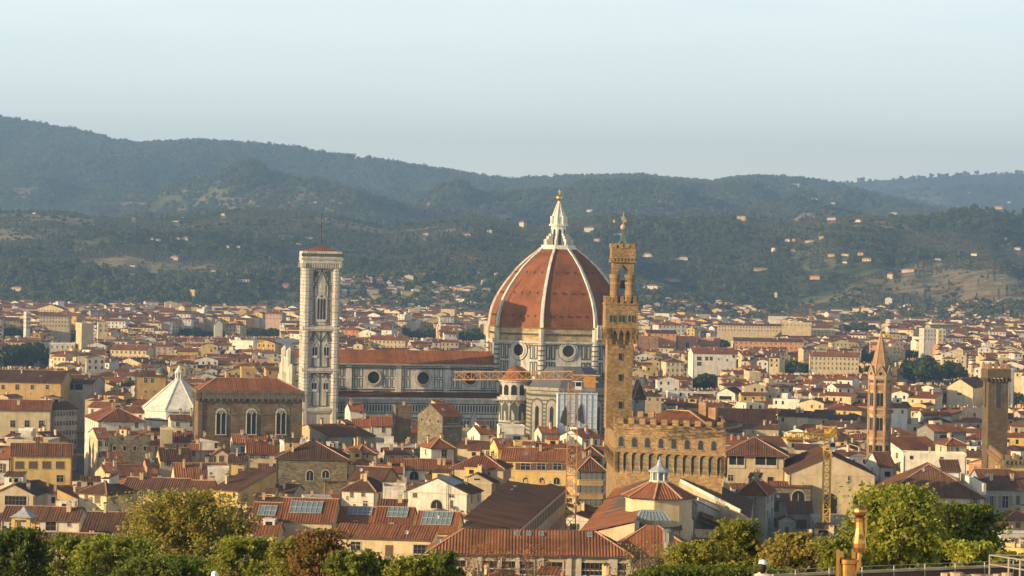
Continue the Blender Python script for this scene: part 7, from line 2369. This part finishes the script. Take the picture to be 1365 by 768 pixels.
# ------------------------------------------------------------------ villas on the hills
VL = '''45,287,5,4,w|162,290,4,9,b|178,294,7,4,c|233,297,16,4,w|297,288,8,5,c|202,321,5,6,w|211,322,8,6,w|243,321,24,6,b|232,348,16,8,p|302,332,7,5,w|317,332,6,5,w|398,327,12,6,p|410,319,14,5,w|176,357,12,4,c|61,361,6,4,w|175,367,10,4,w|233,380,9,6,c|201,378,8,5,o|256,399,11,14,y|284,363,8,4,c|324,377,21,6,w|288,376,8,6,w|365,373,18,6,w|381,386,18,9,o|126,381,14,9,b|21,389,22,9,b|29,383,6,5,c|15,404,18,7,p|25,360,4,5,w|365,271,4,3,w|386,272,4,3,p|419,271,8,3,w|695,303,11,10,c|652,311,9,8,w|621,315,17,6,p|567,314,10,4,w|785,310,19,10,w|796,324,11,6,p|862,343,15,8,w|662,272,9,6,w|786,283,12,5,w|882,280,9,4,w|823,315,16,4,w|818,297,6,6,o|505,379,12,11,p|470,391,8,8,w|542,397,10,11,y|584,392,20,14,w|610,388,16,9,c|661,369,8,7,y|638,366,7,5,w|465,427,20,18,c|495,417,22,12,w|537,424,22,15,w|581,421,13,11,o|625,398,4,13,b|527,392,14,7,p|560,388,10,6,o|501,392,20,8,p|867,388,28,10,w|892,376,32,7,y|1060,252,14,10,w|1071,252,8,7,w|1084,269,12,5,w|1060,261,7,4,w|1112,273,15,4,w|1108,294,18,6,p|1143,296,12,6,w|1191,288,14,7,w|988,294,15,9,c|932,294,6,5,w|882,279,8,4,w|1049,323,11,7,c|1058,322,6,6,o|1095,320,8,7,y|1079,324,16,5,c|1031,337,8,9,w|1057,336,8,6,c|1108,345,12,6,y|1126,343,14,5,c|1147,343,11,7,y|1155,350,15,7,y|1126,353,9,4,c|1072,349,8,5,w|908,347,22,7,w|866,343,10,5,w|1013,361,26,6,y|1086,373,20,8,o|1186,374,10,11,c|1210,365,26,8,p|1250,348,12,4,p|1298,342,12,6,w|1356,333,12,5,w|1341,322,4,5,w|1330,279,16,6,c|1315,285,6,4,w|1034,397,5,8,b|1149,416,12,10,p|1197,412,5,6,c|1241,427,18,11,w|1268,425,20,8,p|984,424,10,6,c|993,428,14,6,p|1340,428,16,9,y|1190,425,14,8,w|690,272,5,3,w|264,206,4,3,w|1345,271,7,3,w|1290,258,10,3,b'''
WC = {'w': 'white', 'c': 'cream', 'y': 'yellow', 'o': 'ochre', 'p': 'pink', 'b': 'beige'}
for k, s_ in enumerate(VL.split('|')):
    px, py, w, h, c_ = s_.split(',')
    px, py, w, h = float(px), float(py), float(w), float(h)
    P = hit(px, py, 3600 if py > 395 else TOE)
    if P is None: continue
    sc_ = P.y / F
    W, Hh = w * sc_ * .76, h * sc_ * .8
    rr_ = random.Random(k)
    fr = Frame(P.x, P.y, rr_.uniform(-45, 4), P.z - 1.0)
    roof = 'hip' if Hh > 6 else 'gx'
    if Hh > W * 1.3: roof = 'flat'
    dep = min(18, max(9, W * .6))
    rise = 0 if roof == 'flat' else min(Hh * .3, 3.0)
    t, ro = make_house(fr, -W / 2, W / 2, dep, Hh + 1 - rise, roof, rise, WC[c_], 'redtile' if k % 3 else 'tile', '', 'villa', 'villa', 'villas on the hillsides', 0, chim=0, seed=k, rooms=0)
    if W > 14:
        n = max(2, int(W / 4.5))
        mbw = MB()
        for row in range(max(1, int(Hh / 5))):
            for q in range(n):
                x = -W / 2 + W * (q + .5) / n; z = Hh + 1 - rise - 3.2 - row * 4
                if z > 1: add_window(t, x, 0, z + .8, 1.5, 2.2, 'plain', 0, False)
    VILLAS.append((P.x, P.y, W / 2 + 3))
    HOUSES.append((t, ('small ' if w < 9 else 'wide ' if w > 17 else '') + WC[c_] + (' flat topped tower villa' if roof == 'flat' else ' villa'), px, py, P.y))

# ------------------------------------------------------------------ each of them gets words that single it out
MARKS = [(-40, 112, 'the dark street', 900), (112, 250, 'the white baptistery', 1010), (250, 398, 'the brown stone hall', 925), (398, 462, 'the striped bell tower', 1040), (462, 640, 'the long nave', 1050),
         (640, 800, 'the great dome', 1061), (800, 1000, 'the crenellated palace', 660), (1000, 1140, 'the yellow crane', 668), (1140, 1235, 'the pointed spire', 800), (1235, 1420, 'the square battlemented tower', 800)]
ORD = ['', 'second ', 'third ', 'fourth ', 'fifth ', 'sixth ', 'seventh ', 'eighth ', 'ninth ', 'tenth ', 'eleventh ', 'twelfth ', 'thirteenth ', 'fourteenth ', 'fifteenth ']
grp = {}
for (t, words, px, py, D) in HOUSES:
    mk = next(mk for mk in MARKS if mk[0] <= px < mk[1] or mk is MARKS[-1])
    if D > 4000: place = ('on the high ridge above ' if D > 6200 else 'on the wooded hill above ') + mk[2]
    else: place = ('behind ' if D > mk[3] else 'in front of ') + mk[2]
    grp.setdefault((words, place), []).append((px, py, t))
for (words, place), L in grp.items():
    L.sort(key=lambda a: a[0])
    for k, (px, py, t) in enumerate(L):
        if len(L) == 1: t['label'] = words + ' ' + place
        elif len(L) == 2: t['label'] = ('left of two ' if k == 0 else 'right of two ') + words + 's ' + place
        elif k == len(L) - 1: t['label'] = 'rightmost ' + words + ' ' + place
        elif k == 0: t['label'] = 'leftmost ' + words + ' ' + place
        else: t['label'] = (ORD[min(k, 14)] + words + ' from the left ' + place)
make_woods()
# ------------------------------------------------------------------ trees standing in the town
def trunk_mb(h, r0):
    mb = MB()
    mb.tube((0, 0, -1), (0, 0, h), r0, r0 * .55, 7)
    for k in range(4):
        t_ = k * 1.7
        mb.tube((0, 0, h * .7), (math.cos(t_) * h * .35, math.sin(t_) * h * .35, h * 1.25), r0 * .45, r0 * .2, 5)
    return mb
rs = np.random.default_rng(12)
M['towntree'] = leafmat('town_tree_leaves', [(0.15, (0.022, 0.040, 0.014)), (0.5, (0.05, 0.075, 0.022)), (0.85, (0.10, 0.12, 0.035))], 0.3, 0.25)
TREEK = [(quads_mesh('crown', leaf_cloud(rs, 420, .85, ball(rs, 4.6, 4.6, 4.4, 7.6, 9)), M['towntree']), trunk_mb(5, .35).mesh('trunk', [M['bark']])) for k in range(3)]
WHERE = ['in the park at the left edge of the rooftops', 'in the dark park behind the pointed spire', 'in the garden left of the square tower', 'in the courtyard right of the palace tower',
         'in the garden row left of the spire', 'in the garden row just behind the spire', 'in the green strip below the left woods', 'beside the long pale apartment house', 'beside the cream house with rows of windows',
         'in the small clump at the upper left edge', 'between the orange apartment blocks', 'beside the tall white tower block', 'in front of the long beige school block', 'below the central villas', 'left of the great dome beyond the nave',
         'near the pinkish villa by the woods', 'right of the factory block', 'at the right edge beside the square tower', 'behind the tip of the spire', 'behind the long orange building', 'left of the orange apartment blocks', 'above the dark park near the spire']
kk = 0
for (vx, vy, rx, ry, px, py), where in zip(PARKW, WHERE):
    n = int(max(3, min(13, rx * ry / 70)))
    r_ = random.Random(int(px))
    for i in range(n):
        a, q = r_.uniform(0, 6.28), math.sqrt(r_.random())
        x, y = vx + rx * q * math.cos(a), vy + min(ry, 45) * q * math.sin(a)
        fr = Frame(x, y, r_.uniform(0, 360))
        t = thing('tree', 'rounded dark green tree ' + where, 'tree', fr, 'trees ' + where)
        s_ = r_.uniform(.8, 1.35) * (1.5 if px in (1240, 30) else 1.15)
        t.scale = (s_, s_, s_ * r_.uniform(.85, 1.15))
        c_, tr = TREEK[kk % 3]; kk += 1
        put('crown', c_, t, (0, 0, -2.4)); put('trunk', tr, t, (0, 0, -2.4))

# ------------------------------------------------------------------ the terrace in front
def gp(px, py, D): return at(px, py, D)
tm = MB()
tm.box(-40, 40, 44, 67, 60, 71.9, 0)
te = tm.build('terrace_floor', [plain('terrace_stone', (0.36, 0.30, 0.22), .9, 0, .35, .6)])
te['kind'] = 'structure'
def low_wall(label, name, pa, Da, pb2, Db, t, zb, mat, capm, cat='wall', cap=.06):
    a, b_ = at(*pa, Da), at(*pb2, Db)
    fr = Frame(a.x, a.y, math.degrees(math.atan2(b_.y - a.y, b_.x - a.x)))
    L = math.hypot(b_.x - a.x, b_.y - a.y)
    o = thing(name, label, cat, fr)
    mb = MB()
    n = 14
    for k in range(n):
        u0, u1 = L * k / n, L * (k + 1) / n
        z0, z1 = a.z + (b_.z - a.z) * k / n, a.z + (b_.z - a.z) * (k + 1) / n
        mb.face([(u0, 0, zb), (u1, 0, zb), (u1, 0, z1 - cap), (u0, 0, z0 - cap)], 0, [(u0, 0), (u1, 0), (u1, 3), (u0, 3)])
        mb.face([(u1, t, zb), (u0, t, zb), (u0, t, z0 - cap), (u1, t, z1 - cap)], 0)
    mb.build('wall', [mat], o)
    mb = MB(); mb.bar((0, .03, a.z), (L, .03, b_.z), .10, 0, cap); mb.build('coping', [capm], o)
    return o, fr, L, a, b_
M['walldark'] = stone('parapet_brick', (0.17, 0.105, 0.075), .3, .1, .7)
M['coping'] = plain('coping_stone', (0.46, 0.36, 0.24), .9, 0, .4, 2)
o, fr, L, a, b_ = low_wall('dark brick parapet with a pale coping along the terrace edge under the right tree', 'parapet', (1030, 767.5), 62, (1400, 752), 70, .5, 60, M['walldark'], M['coping'], 'parapet')
t = thing('wire_fence', 'low wire fence of thin pale posts along the brick parapet', 'fence', fr)
mb = MB(); n = 9
for k in range(n):
    u = L * (k + .6) / n; z = a.z + (b_.z - a.z) * (k + .6) / n
    mb.tube((u, -.06, z - .2), (u, -.06, z + .13), .014, .014, 6)
mb.bar((0, -.06, a.z + .14), (L, -.06, b_.z + .14), .012)
mb.build('fence', M['concrete'], t)
# railing in the corner
A, B_ = at(1319.5, 740, 46), at(1400, 752, 43)
fr = Frame(A.x, A.y, math.degrees(math.atan2(B_.y - A.y, B_.x - A.x)))
L = math.hypot(B_.x - A.x, B_.y - A.y)
t = thing('handrail', 'grey metal handrail in the bottom right corner', 'railing', fr)
mb = MB()
za, zb = A.z, B_.z
for u in (0.0, .33, .52, .8, 1.0): mb.tube((u * L, 0, za - 1.6), (u * L, 0, za + (zb - za) * u), .017, .017, 8)
for d in (0, .16): mb.tube((0, 0, za - d), (L, 0, zb - d), .014, .014, 8)
mb.tube((0, 0, za), (.1, 2.6, za - .02), .014, .014, 8); mb.tube((0, 0, za - .16), (.1, 2.6, za - .18), .014, .014, 8); mb.tube((.1, 2.6, za - 1.5), (.1, 2.6, za), .017, .017, 8)
mb.build('rail', plain('galvanised_steel', (.30, .26, .21), .6, .3), t)
# pale flagstones at the terrace corner
r_ = random.Random(4)
P = at(1300, 763, 45)
fr = Frame(P.x, P.y, 6)
t = thing('stone_step', 'sunlit rough stone block step below the handrail corner', 'step', fr)
mb = MB()
for k in range(15):
    x = -.45 + (k % 8) * .15 + r_.uniform(-.04, .04); h = r_.uniform(-.10, -.03) + .035 * math.sin(k)
    mb.prism(ngon(.07 + r_.uniform(0, .05), 6, r_.uniform(0, 1), x, (k // 8) * .16 + r_.uniform(0, .1)), P.z - .6, P.z + h, 0)
mb.box(-.4, .6, .05, .5, P.z - .7, P.z - .09, 0)
mb.build('stones', plain('sunlit_stone', (.38, .27, .16), .9, 0, .5, 8), t)
# ------------------------------------------------------------------ golden sculpture
Dg = 58.0
P = at(1144.5, 768, Dg); fr = Frame(P.x, P.y, 0); k = Dg / F
bronze = plain('polished_bronze', (0.50, 0.265, 0.085), 0.34, 1.0, 0.35, 6)
g = thing('bronze_sculpture', 'golden bronze sculpture of a ball topped post standing in a bucket', 'sculpture', fr)
Z = lambda y: fr.front(1144.5, y, 0)[1]
X = lambda px: fr.front(px, 720, 0)[0]
floor_z = 71.9
mb = MB()
pr = [(7.6, 736), (8.6, 730), (9.0, 724), (8.4, 718), (6.6, 712), (5.6, 704), (5.3, 696), (5.8, 691), (6.6, 689)]
mb.lathe([(r * k, Z(y)) for r, y in pr], 20); 
mb.build('post', bronze, g)
mb = MB()
zc_ = Z(681.5)
mb.lathe([(9.4 * k * math.sin(math.pi * i / 12), zc_ - 8.6 * k * math.cos(math.pi * i / 12)) for i in range(13)], 20)
mb.lathe([(9.55 * k, zc_ - 1.4 * k), (9.75 * k, zc_ - .9 * k), (9.55 * k, zc_ - .4 * k)], 20)
mb.box(-6 * k, -2 * k, -9.6 * k, -8 * k, zc_ - 4.6 * k, zc_ - 3.2 * k, 1)
mb.build('ball', [bronze, M['iron']], g)
mb = MB()
mb.box(6.8 * k, 9.4 * k, -.05, .05, Z(714), Z(679)); mb.box(4 * k, 9 * k, -.04, .04, Z(716), Z(712)); mb.box(5 * k, 9 * k, -.04, .04, Z(690), Z(687))
mb.build('handle', bronze, g)
cx = X(1131.5)
mb = MB()
mb.lathe([(11 * k, floor_z), (11 * k, Z(768)), (11.6 * k, Z(752)), (13.0 * k, Z(751)), (13.2 * k, Z(745.5)), (11.4 * k, Z(745)), (11.0 * k, Z(756)), (0.0, Z(757))], 24, 0, cx, 0)
mb.build('bucket', bronze, g)
for px, ya, yb2, w, dy in ((1116.5, 772, 733, 4.6, -.1), (1123, 752, 736.5, 5, .12), (1138, 750, 732, 5.2, .02), (1145, 752, 734.5, 5.4, .06), (1143, 760, 748, 4, -.15)):
    mb = MB(); x = X(px); zlo = floor_z if ya > 770 else Z(ya)
    mb.prism([(x - w / 2 * k, dy - .04), (x + w / 2 * k, dy - .04), (x + w / 2 * k, dy + .04), (x - w / 2 * k, dy + .04)], zlo, Z(yb2)); mb.build('slat', bronze, g)
# the post end between the slats
mb = MB(); mb.lathe([(3.2 * k, Z(757)), (3.0 * k, Z(736))], 14, 0, 0, 0); mb.build('post_foot', bronze, g)
# ------------------------------------------------------------------ person with a white cap, seen from behind
def skin_figure(name, joints, edges, mat, parent, sub=2):
    me = bpy.data.meshes.new(name)
    me.from_pydata([j[0] for j in joints], edges, [])
    o = bpy.data.objects.new(name, me); COL.objects.link(o); o.parent = parent
    me.materials.append(mat)
    sk = o.modifiers.new('skin', 'SKIN')
    for i, j in enumerate(joints):
        v = me.skin_vertices[0].data[i]
        v.radius = (j[1], j[1] if len(j) < 3 else j[2])
        v.use_root = (i == 0)
    sb_ = o.modifiers.new('sub', 'SUBSURF'); sb_.levels = sub; sb_.render_levels = sub
    return o
Dp = 60.0
P = at(1017, 747, Dp)
fr = Frame(P.x, P.y, 0, 71.9)
hgt = P.z - 71.9
s_ = hgt / 1.74
pe = thing('person', 'dark haired person in a white cap and pale top, seen from behind', 'person', fr)
J = [((0, 0, .95), .15, .11), ((0, 0, 1.15), .14, .10), ((0, 0.0, 1.36), .17, .10), ((0, .0, 1.46), .07, .07), ((0, .01, 1.55), .058, .058),
     ((.19, 0, 1.38), .06, .06), ((.26, .03, 1.10), .045, .045), ((.24, .16, .90), .036, .036), ((.22, .24, .84), .04, .025),
     ((-.19, 0, 1.38), .06, .06), ((-.26, .03, 1.10), .045, .045), ((-.24, .16, .90), .036, .036), ((-.22, .24, .84), .04, .025),
     ((.1, 0, .86), .09, .09), ((.11, .01, .48), .06, .06), ((.11, -.02, .09), .042, .042), ((.12, .14, .03), .04, .03),
     ((-.1, 0, .86), .09, .09), ((-.11, .01, .48), .06, .06), ((-.11, -.02, .09), .042, .042), ((-.12, .14, .03), .04, .03)]
E_ = [(0, 1), (1, 2), (2, 3), (3, 4), (2, 5), (5, 6), (6, 7), (7, 8), (2, 9), (9, 10), (10, 11), (11, 12), (0, 13), (13, 14), (14, 15), (15, 16), (0, 17), (17, 18), (18, 19), (19, 20)]
J = [(tuple(c * s_ for c in j[0]),) + tuple(q * s_ for q in j[1:]) for j in J]
skin_figure('body', J, E_, plain('pale_top', (.66, .56, .46), .8), pe)
def blob(name, c, r, mat, parent, n=14):
    mb = MB()
    for i in range(n // 2):
        t0, t1 = math.pi * i / (n // 2), math.pi * (i + 1) / (n // 2)
        for j in range(n):
            p0, p1 = 2 * math.pi * j / n, 2 * math.pi * (j + 1) / n
            q = [(c[0] + r[0] * math.sin(t) * math.cos(p), c[1] + r[1] * math.sin(t) * math.sin(p), c[2] - r[2] * math.cos(t)) for t, p in ((t0, p0), (t0, p1), (t1, p1), (t1, p0))]
            mb.face(q)
    o = mb.build(name, mat, parent)
    o.data.polygons.foreach_set('use_smooth', [True] * len(o.data.polygons))
    return o
hz_ = 1.62 * s_
blob('head', (0, .02, hz_), (.078 * s_, .1 * s_, .125 * s_), plain('skin', (.50, .32, .22), .6), pe)
blob('hair', (-.012, -.035, hz_ - .04 * s_), (.10 * s_, .095 * s_, .15 * s_), plain('dark_hair', (.025, .014, .010), .5), pe)
blob('cap', (0, .0, hz_ + .055 * s_), (.10 * s_, .118 * s_, .085 * s_), plain('white_cotton', (.80, .80, .82), .8), pe)
# pale rounded post top among the left trees
P = at(286, 761, 62); fr = Frame(P.x, P.y, 0); k = 62 / F
po = thing('pale_post', 'pale rounded lamp top rising among the left foreground trees', 'lamp', fr)
mb = MB(); mb.lathe([(.045, 60), (.045, P.z - 9 * k)], 8); mb.build('pole', M['iron'], po)
mb = MB(); mb.lathe([(3.5 * k, P.z - 9.5 * k), (4.6 * k, P.z - 6 * k), (4.2 * k, P.z - 2.4 * k), (2.4 * k, P.z - .5 * k), (.001, P.z)], 14); mb.build('post_top', plain('pale_knob', (.62, .68, .70), .35), po)

# ------------------------------------------------------------------ trees in front
def leafm(name, dark, mid, light, tr=.55): return leafmat(name, [(0.1, dark), (0.45, mid), (0.9, light)], 0.5, tr)
LM = {
 'dark': leafm('dark_leaves', (0.06, 0.09, 0.016), (0.13, 0.175, 0.03), (0.25, 0.28, 0.05)),
 'green': leafm('green_leaves', (0.09, 0.12, 0.016), (0.23, 0.27, 0.035), (0.42, 0.41, 0.065)),
 'olive': leafm('yellow_green_leaves', (0.12, 0.125, 0.018), (0.28, 0.27, 0.04), (0.46, 0.40, 0.075)),
 'lime': leafm('lime_leaves', (0.13, 0.145, 0.016), (0.30, 0.30, 0.04), (0.48, 0.43, 0.065)),
 'rust': leafm('rusty_leaves', (0.14, 0.065, 0.025), (0.32, 0.15, 0.06), (0.48, 0.26, 0.11)),
 'tan': leafm('tan_leaves', (0.16, 0.125, 0.03), (0.34, 0.25, 0.07), (0.48, 0.35, 0.12)),
}
def ground_z(x, y): return float(terrain_z(CX + F * x / y, y))
def fore_tree(label, px, ytop, hw, ybot, D, mat, n, leaf, lumps=11, seed=0, name='tree', gaps=.5, mat2=None, cat='tree', wide=1.0):
    """tree whose crown spans px +- hw and ytop..ybot (photo pixels) at distance D"""
    r_ = np.random.default_rng(seed + 100)
    k = D / F
    T, Bt = at(px, ytop, D), at(px, ybot, D)
    gz = ground_z(T.x, D)
    fr = Frame(T.x, T.y, 0, gz)
    o = thing(name, label, cat, fr)
    top, bot, w = T.z - gz, Bt.z - gz, hw * k
    cz, hz = (top + bot) / 2, (top - bot) / 2
    # boughs spread over the crown, each carrying a fan of leafy twigs
    lumps = int(lumps * 2.2)
    C = []
    for i in range(lumps):
        t_ = i * 2.39996 + r_.uniform(-.3, .3)
        zz = -0.8 + 1.68 * (i + .5) / lumps
        rad = math.sqrt(max(.06, 1 - min(.98, abs(zz)) ** 2.2)) * r_.uniform(.3, .92)
        C.append((w * rad * math.cos(t_), w * rad * math.sin(t_) * .9 * wide, cz + hz * (zz * .86 + r_.uniform(-.08, .04))))
    C = np.array(C)
    rad = (w * .5 + hz * .42) * .40 * r_.uniform(.6, 1.25, (lumps, 1))
    TW = 30
    n = int(n * 1.1)
    axis = np.array([0, 0, cz - hz * .3])
    out = C - axis; out /= np.linalg.norm(out, axis=1)[:, None]
    td = r_.normal(size=(lumps, TW, 3)) * .75 + out[:, None, :] * .75 + np.array([0, 0, .25]); td /= np.linalg.norm(td, axis=2)[..., None]
    tl = r_.uniform(.35, 1.25, (lumps, TW, 1))
    kx = r_.integers(0, lumps, n); tw = r_.integers(0, TW, n)
    u = r_.random((n, 1)) ** .7
    p = C[kx] + td[kx, tw] * tl[kx, tw] * rad[kx] * 1.75 * u + r_.normal(size=(n, 3)) * rad[kx] * .13
    p = p[(p[:, 2] < top)]
    p = p[r_.random(len(p)) < .55 + gaps * .45]
    nn = len(p)
    nrm = r_.normal(size=(nn, 3)); nrm[:, 2] = np.abs(nrm[:, 2]) + .2
    nrm /= np.linalg.norm(nrm, axis=1)[:, None]
    a = np.cross(nrm, r_.normal(size=(nn, 3))); a /= np.linalg.norm(a, axis=1)[:, None]
    b2 = np.cross(nrm, a)
    s_ = leaf * .82 * r_.uniform(.55, 1.3, (nn, 1))
    q = np.stack([p + a * s_, p + b2 * s_ * .6, p - a * s_, p - b2 * s_ * .6], 1).reshape(-1, 3)
    me = quads_mesh('crown', q, LM[mat])
    if mat2:
        me.materials.append(LM[mat2])
        me.polygons.foreach_set('material_index', (r_.random(nn) < .35).astype(np.int32))
    put('crown', me, o)
    mb = MB()
    th = max(1.0, bot + hz * .2)
    mb.tube((0, 0, -1), (w * .05, 0, th), .035 * (top) * .5, .02 * top * .5, 8)
    for c_ in C: mb.tube((w * .05, 0, th * .8), tuple(c_), .012 * top * .6, .02, 5)
    mb.build('trunk', M['bark'], o)
    return o
FT = fore_tree
FT('tall yellow green tree rising highest in the left foreground', 252, 655, 76, 800, 170, 'olive', 26000, .17, 16, 1, gaps=.5, mat2='tan')
FT('dark green tree in the bottom left corner', 12, 705, 46, 800, 150, 'dark', 14000, .16, 10, 2)
FT('slim mid green tree second from the left corner', 92, 712, 36, 800, 160, 'green', 9000, .15, 9, 3)
FT('bushy green tree left of the tall yellow green one', 156, 714, 50, 800, 155, 'green', 15000, .15, 11, 4)
FT('dark shrubby tree below the tall yellow green one', 215, 742, 62, 800, 140, 'dark', 13000, .14, 10, 5)
FT('fresh green tree right of the tall yellow green one', 325, 716, 48, 800, 150, 'green', 14000, .14, 11, 6, mat2='olive')
FT('green tree left of the rusty brown tree', 385, 716, 32, 800, 140, 'olive', 8000, .13, 8, 7)
FT('rusty brown tree in front of the long cream house', 428, 706, 42, 800, 135, 'rust', 12000, .12, 10, 8, mat2='olive', gaps=.45)
FT('dark green shrub right of the rusty tree', 482, 734, 42, 800, 130, 'green', 11000, .12, 9, 9, mat2='dark')
FT('pale flowered green shrub in front of the cream house', 552, 742, 30, 800, 125, 'green', 7000, .12, 8, 10, mat2='lime')
FT('dark leafy shrub left of the rusty creeper', 590, 735, 24, 800, 128, 'dark', 7000, .12, 8, 11, mat2='green')
FT('thin rusty creeper shrub in front of the gridded windows', 650, 724, 34, 795, 300, 'rust', 1500, .17, 12, 12, gaps=.25)
FT('sparse rusty creeper shrub before the middle of the gallery', 712, 726, 36, 795, 305, 'rust', 1500, .17, 12, 13, gaps=.25)
FT('bare brownish twiggy shrub at the gallery corner', 858, 722, 38, 800, 230, 'tan', 1500, .12, 14, 14, gaps=.2)
FT('lime green shrub with a pointed top right of the museum halls', 988, 692, 34, 800, 118, 'lime', 11000, .11, 11, 15, mat2='olive')
FT('low lime green shrub left of the pointed one', 928, 722, 46, 800, 112, 'lime', 11000, .11, 10, 16, mat2='olive')
FT('tan yellow autumn shrub right of the pointed lime one', 1058, 711, 42, 800, 110, 'tan', 10000, .11, 10, 17, mat2='lime', gaps=.5)
FT('green bush behind the golden sculpture', 1116, 716, 28, 800, 105, 'green', 7000, .11, 8, 18, mat2='olive')
FT('large broad green tree at the right behind the parapet', 1200, 646, 62, 790, 112, 'green', 20000, .125, 15, 19, mat2='olive')
FT('broad dark green tree right of the large broad one', 1282, 670, 56, 790, 116, 'green', 20000, .125, 14, 20, mat2='dark')
FT('low yellow green bush below the two broad right trees', 1300, 722, 40, 790, 95, 'lime', 8000, .10, 9, 21, mat2='green')
FT('small green bush at the right edge behind the handrail', 1345, 736, 26, 790, 92, 'green', 5000, .10, 8, 22, mat2='olive')
def hedge(label, pxa, pxb, ya, yb2, D, mat, n, leaf, seed):
    r_ = np.random.default_rng(seed)
    A, B_ = at(pxa, ya, D), at(pxb, yb2, D)
    gz = max(ground_z(A.x, D), 60) if D > 72 else 71.9
    fr = Frame(A.x, A.y, 0, gz)
    o = thing('hedge', label, 'hedge', fr)
    L = B_.x - A.x
    u = r_.random(n)
    p = np.stack([u * L, r_.uniform(0, 1.2, n), 0 * u], 1)
    ht = A.z + (B_.z - A.z) * u - gz + vnoise(u * L * 2.2, u * 0, seed) * .10
    p[:, 2] = ht - np.abs(r_.normal(size=n)) * .35
    nrm = r_.normal(size=(n, 3)); nrm /= np.linalg.norm(nrm, axis=1)[:, None]
    a = np.cross(nrm, r_.normal(size=(n, 3))); a /= np.linalg.norm(a, axis=1)[:, None]
    b2 = np.cross(nrm, a); s_ = leaf * r_.uniform(.6, 1.3, (n, 1))
    q = np.stack([p + a * s_, p + b2 * s_ * .6, p - a * s_, p - b2 * s_ * .6], 1).reshape(-1, 3)
    put('foliage', quads_mesh('foliage', q, LM[mat]), o)
    mb = MB(); mb.box(0, L, .1, 1.1, -.5, min(A.z, B_.z) - gz - .22); mb.build('branches', M['bark'], o)
hedge('clipped dark green hedge along the terrace behind the person', 845, 1062, 764, 758, 63.5, 'dark', 9000, .055, 31)
make_haze()
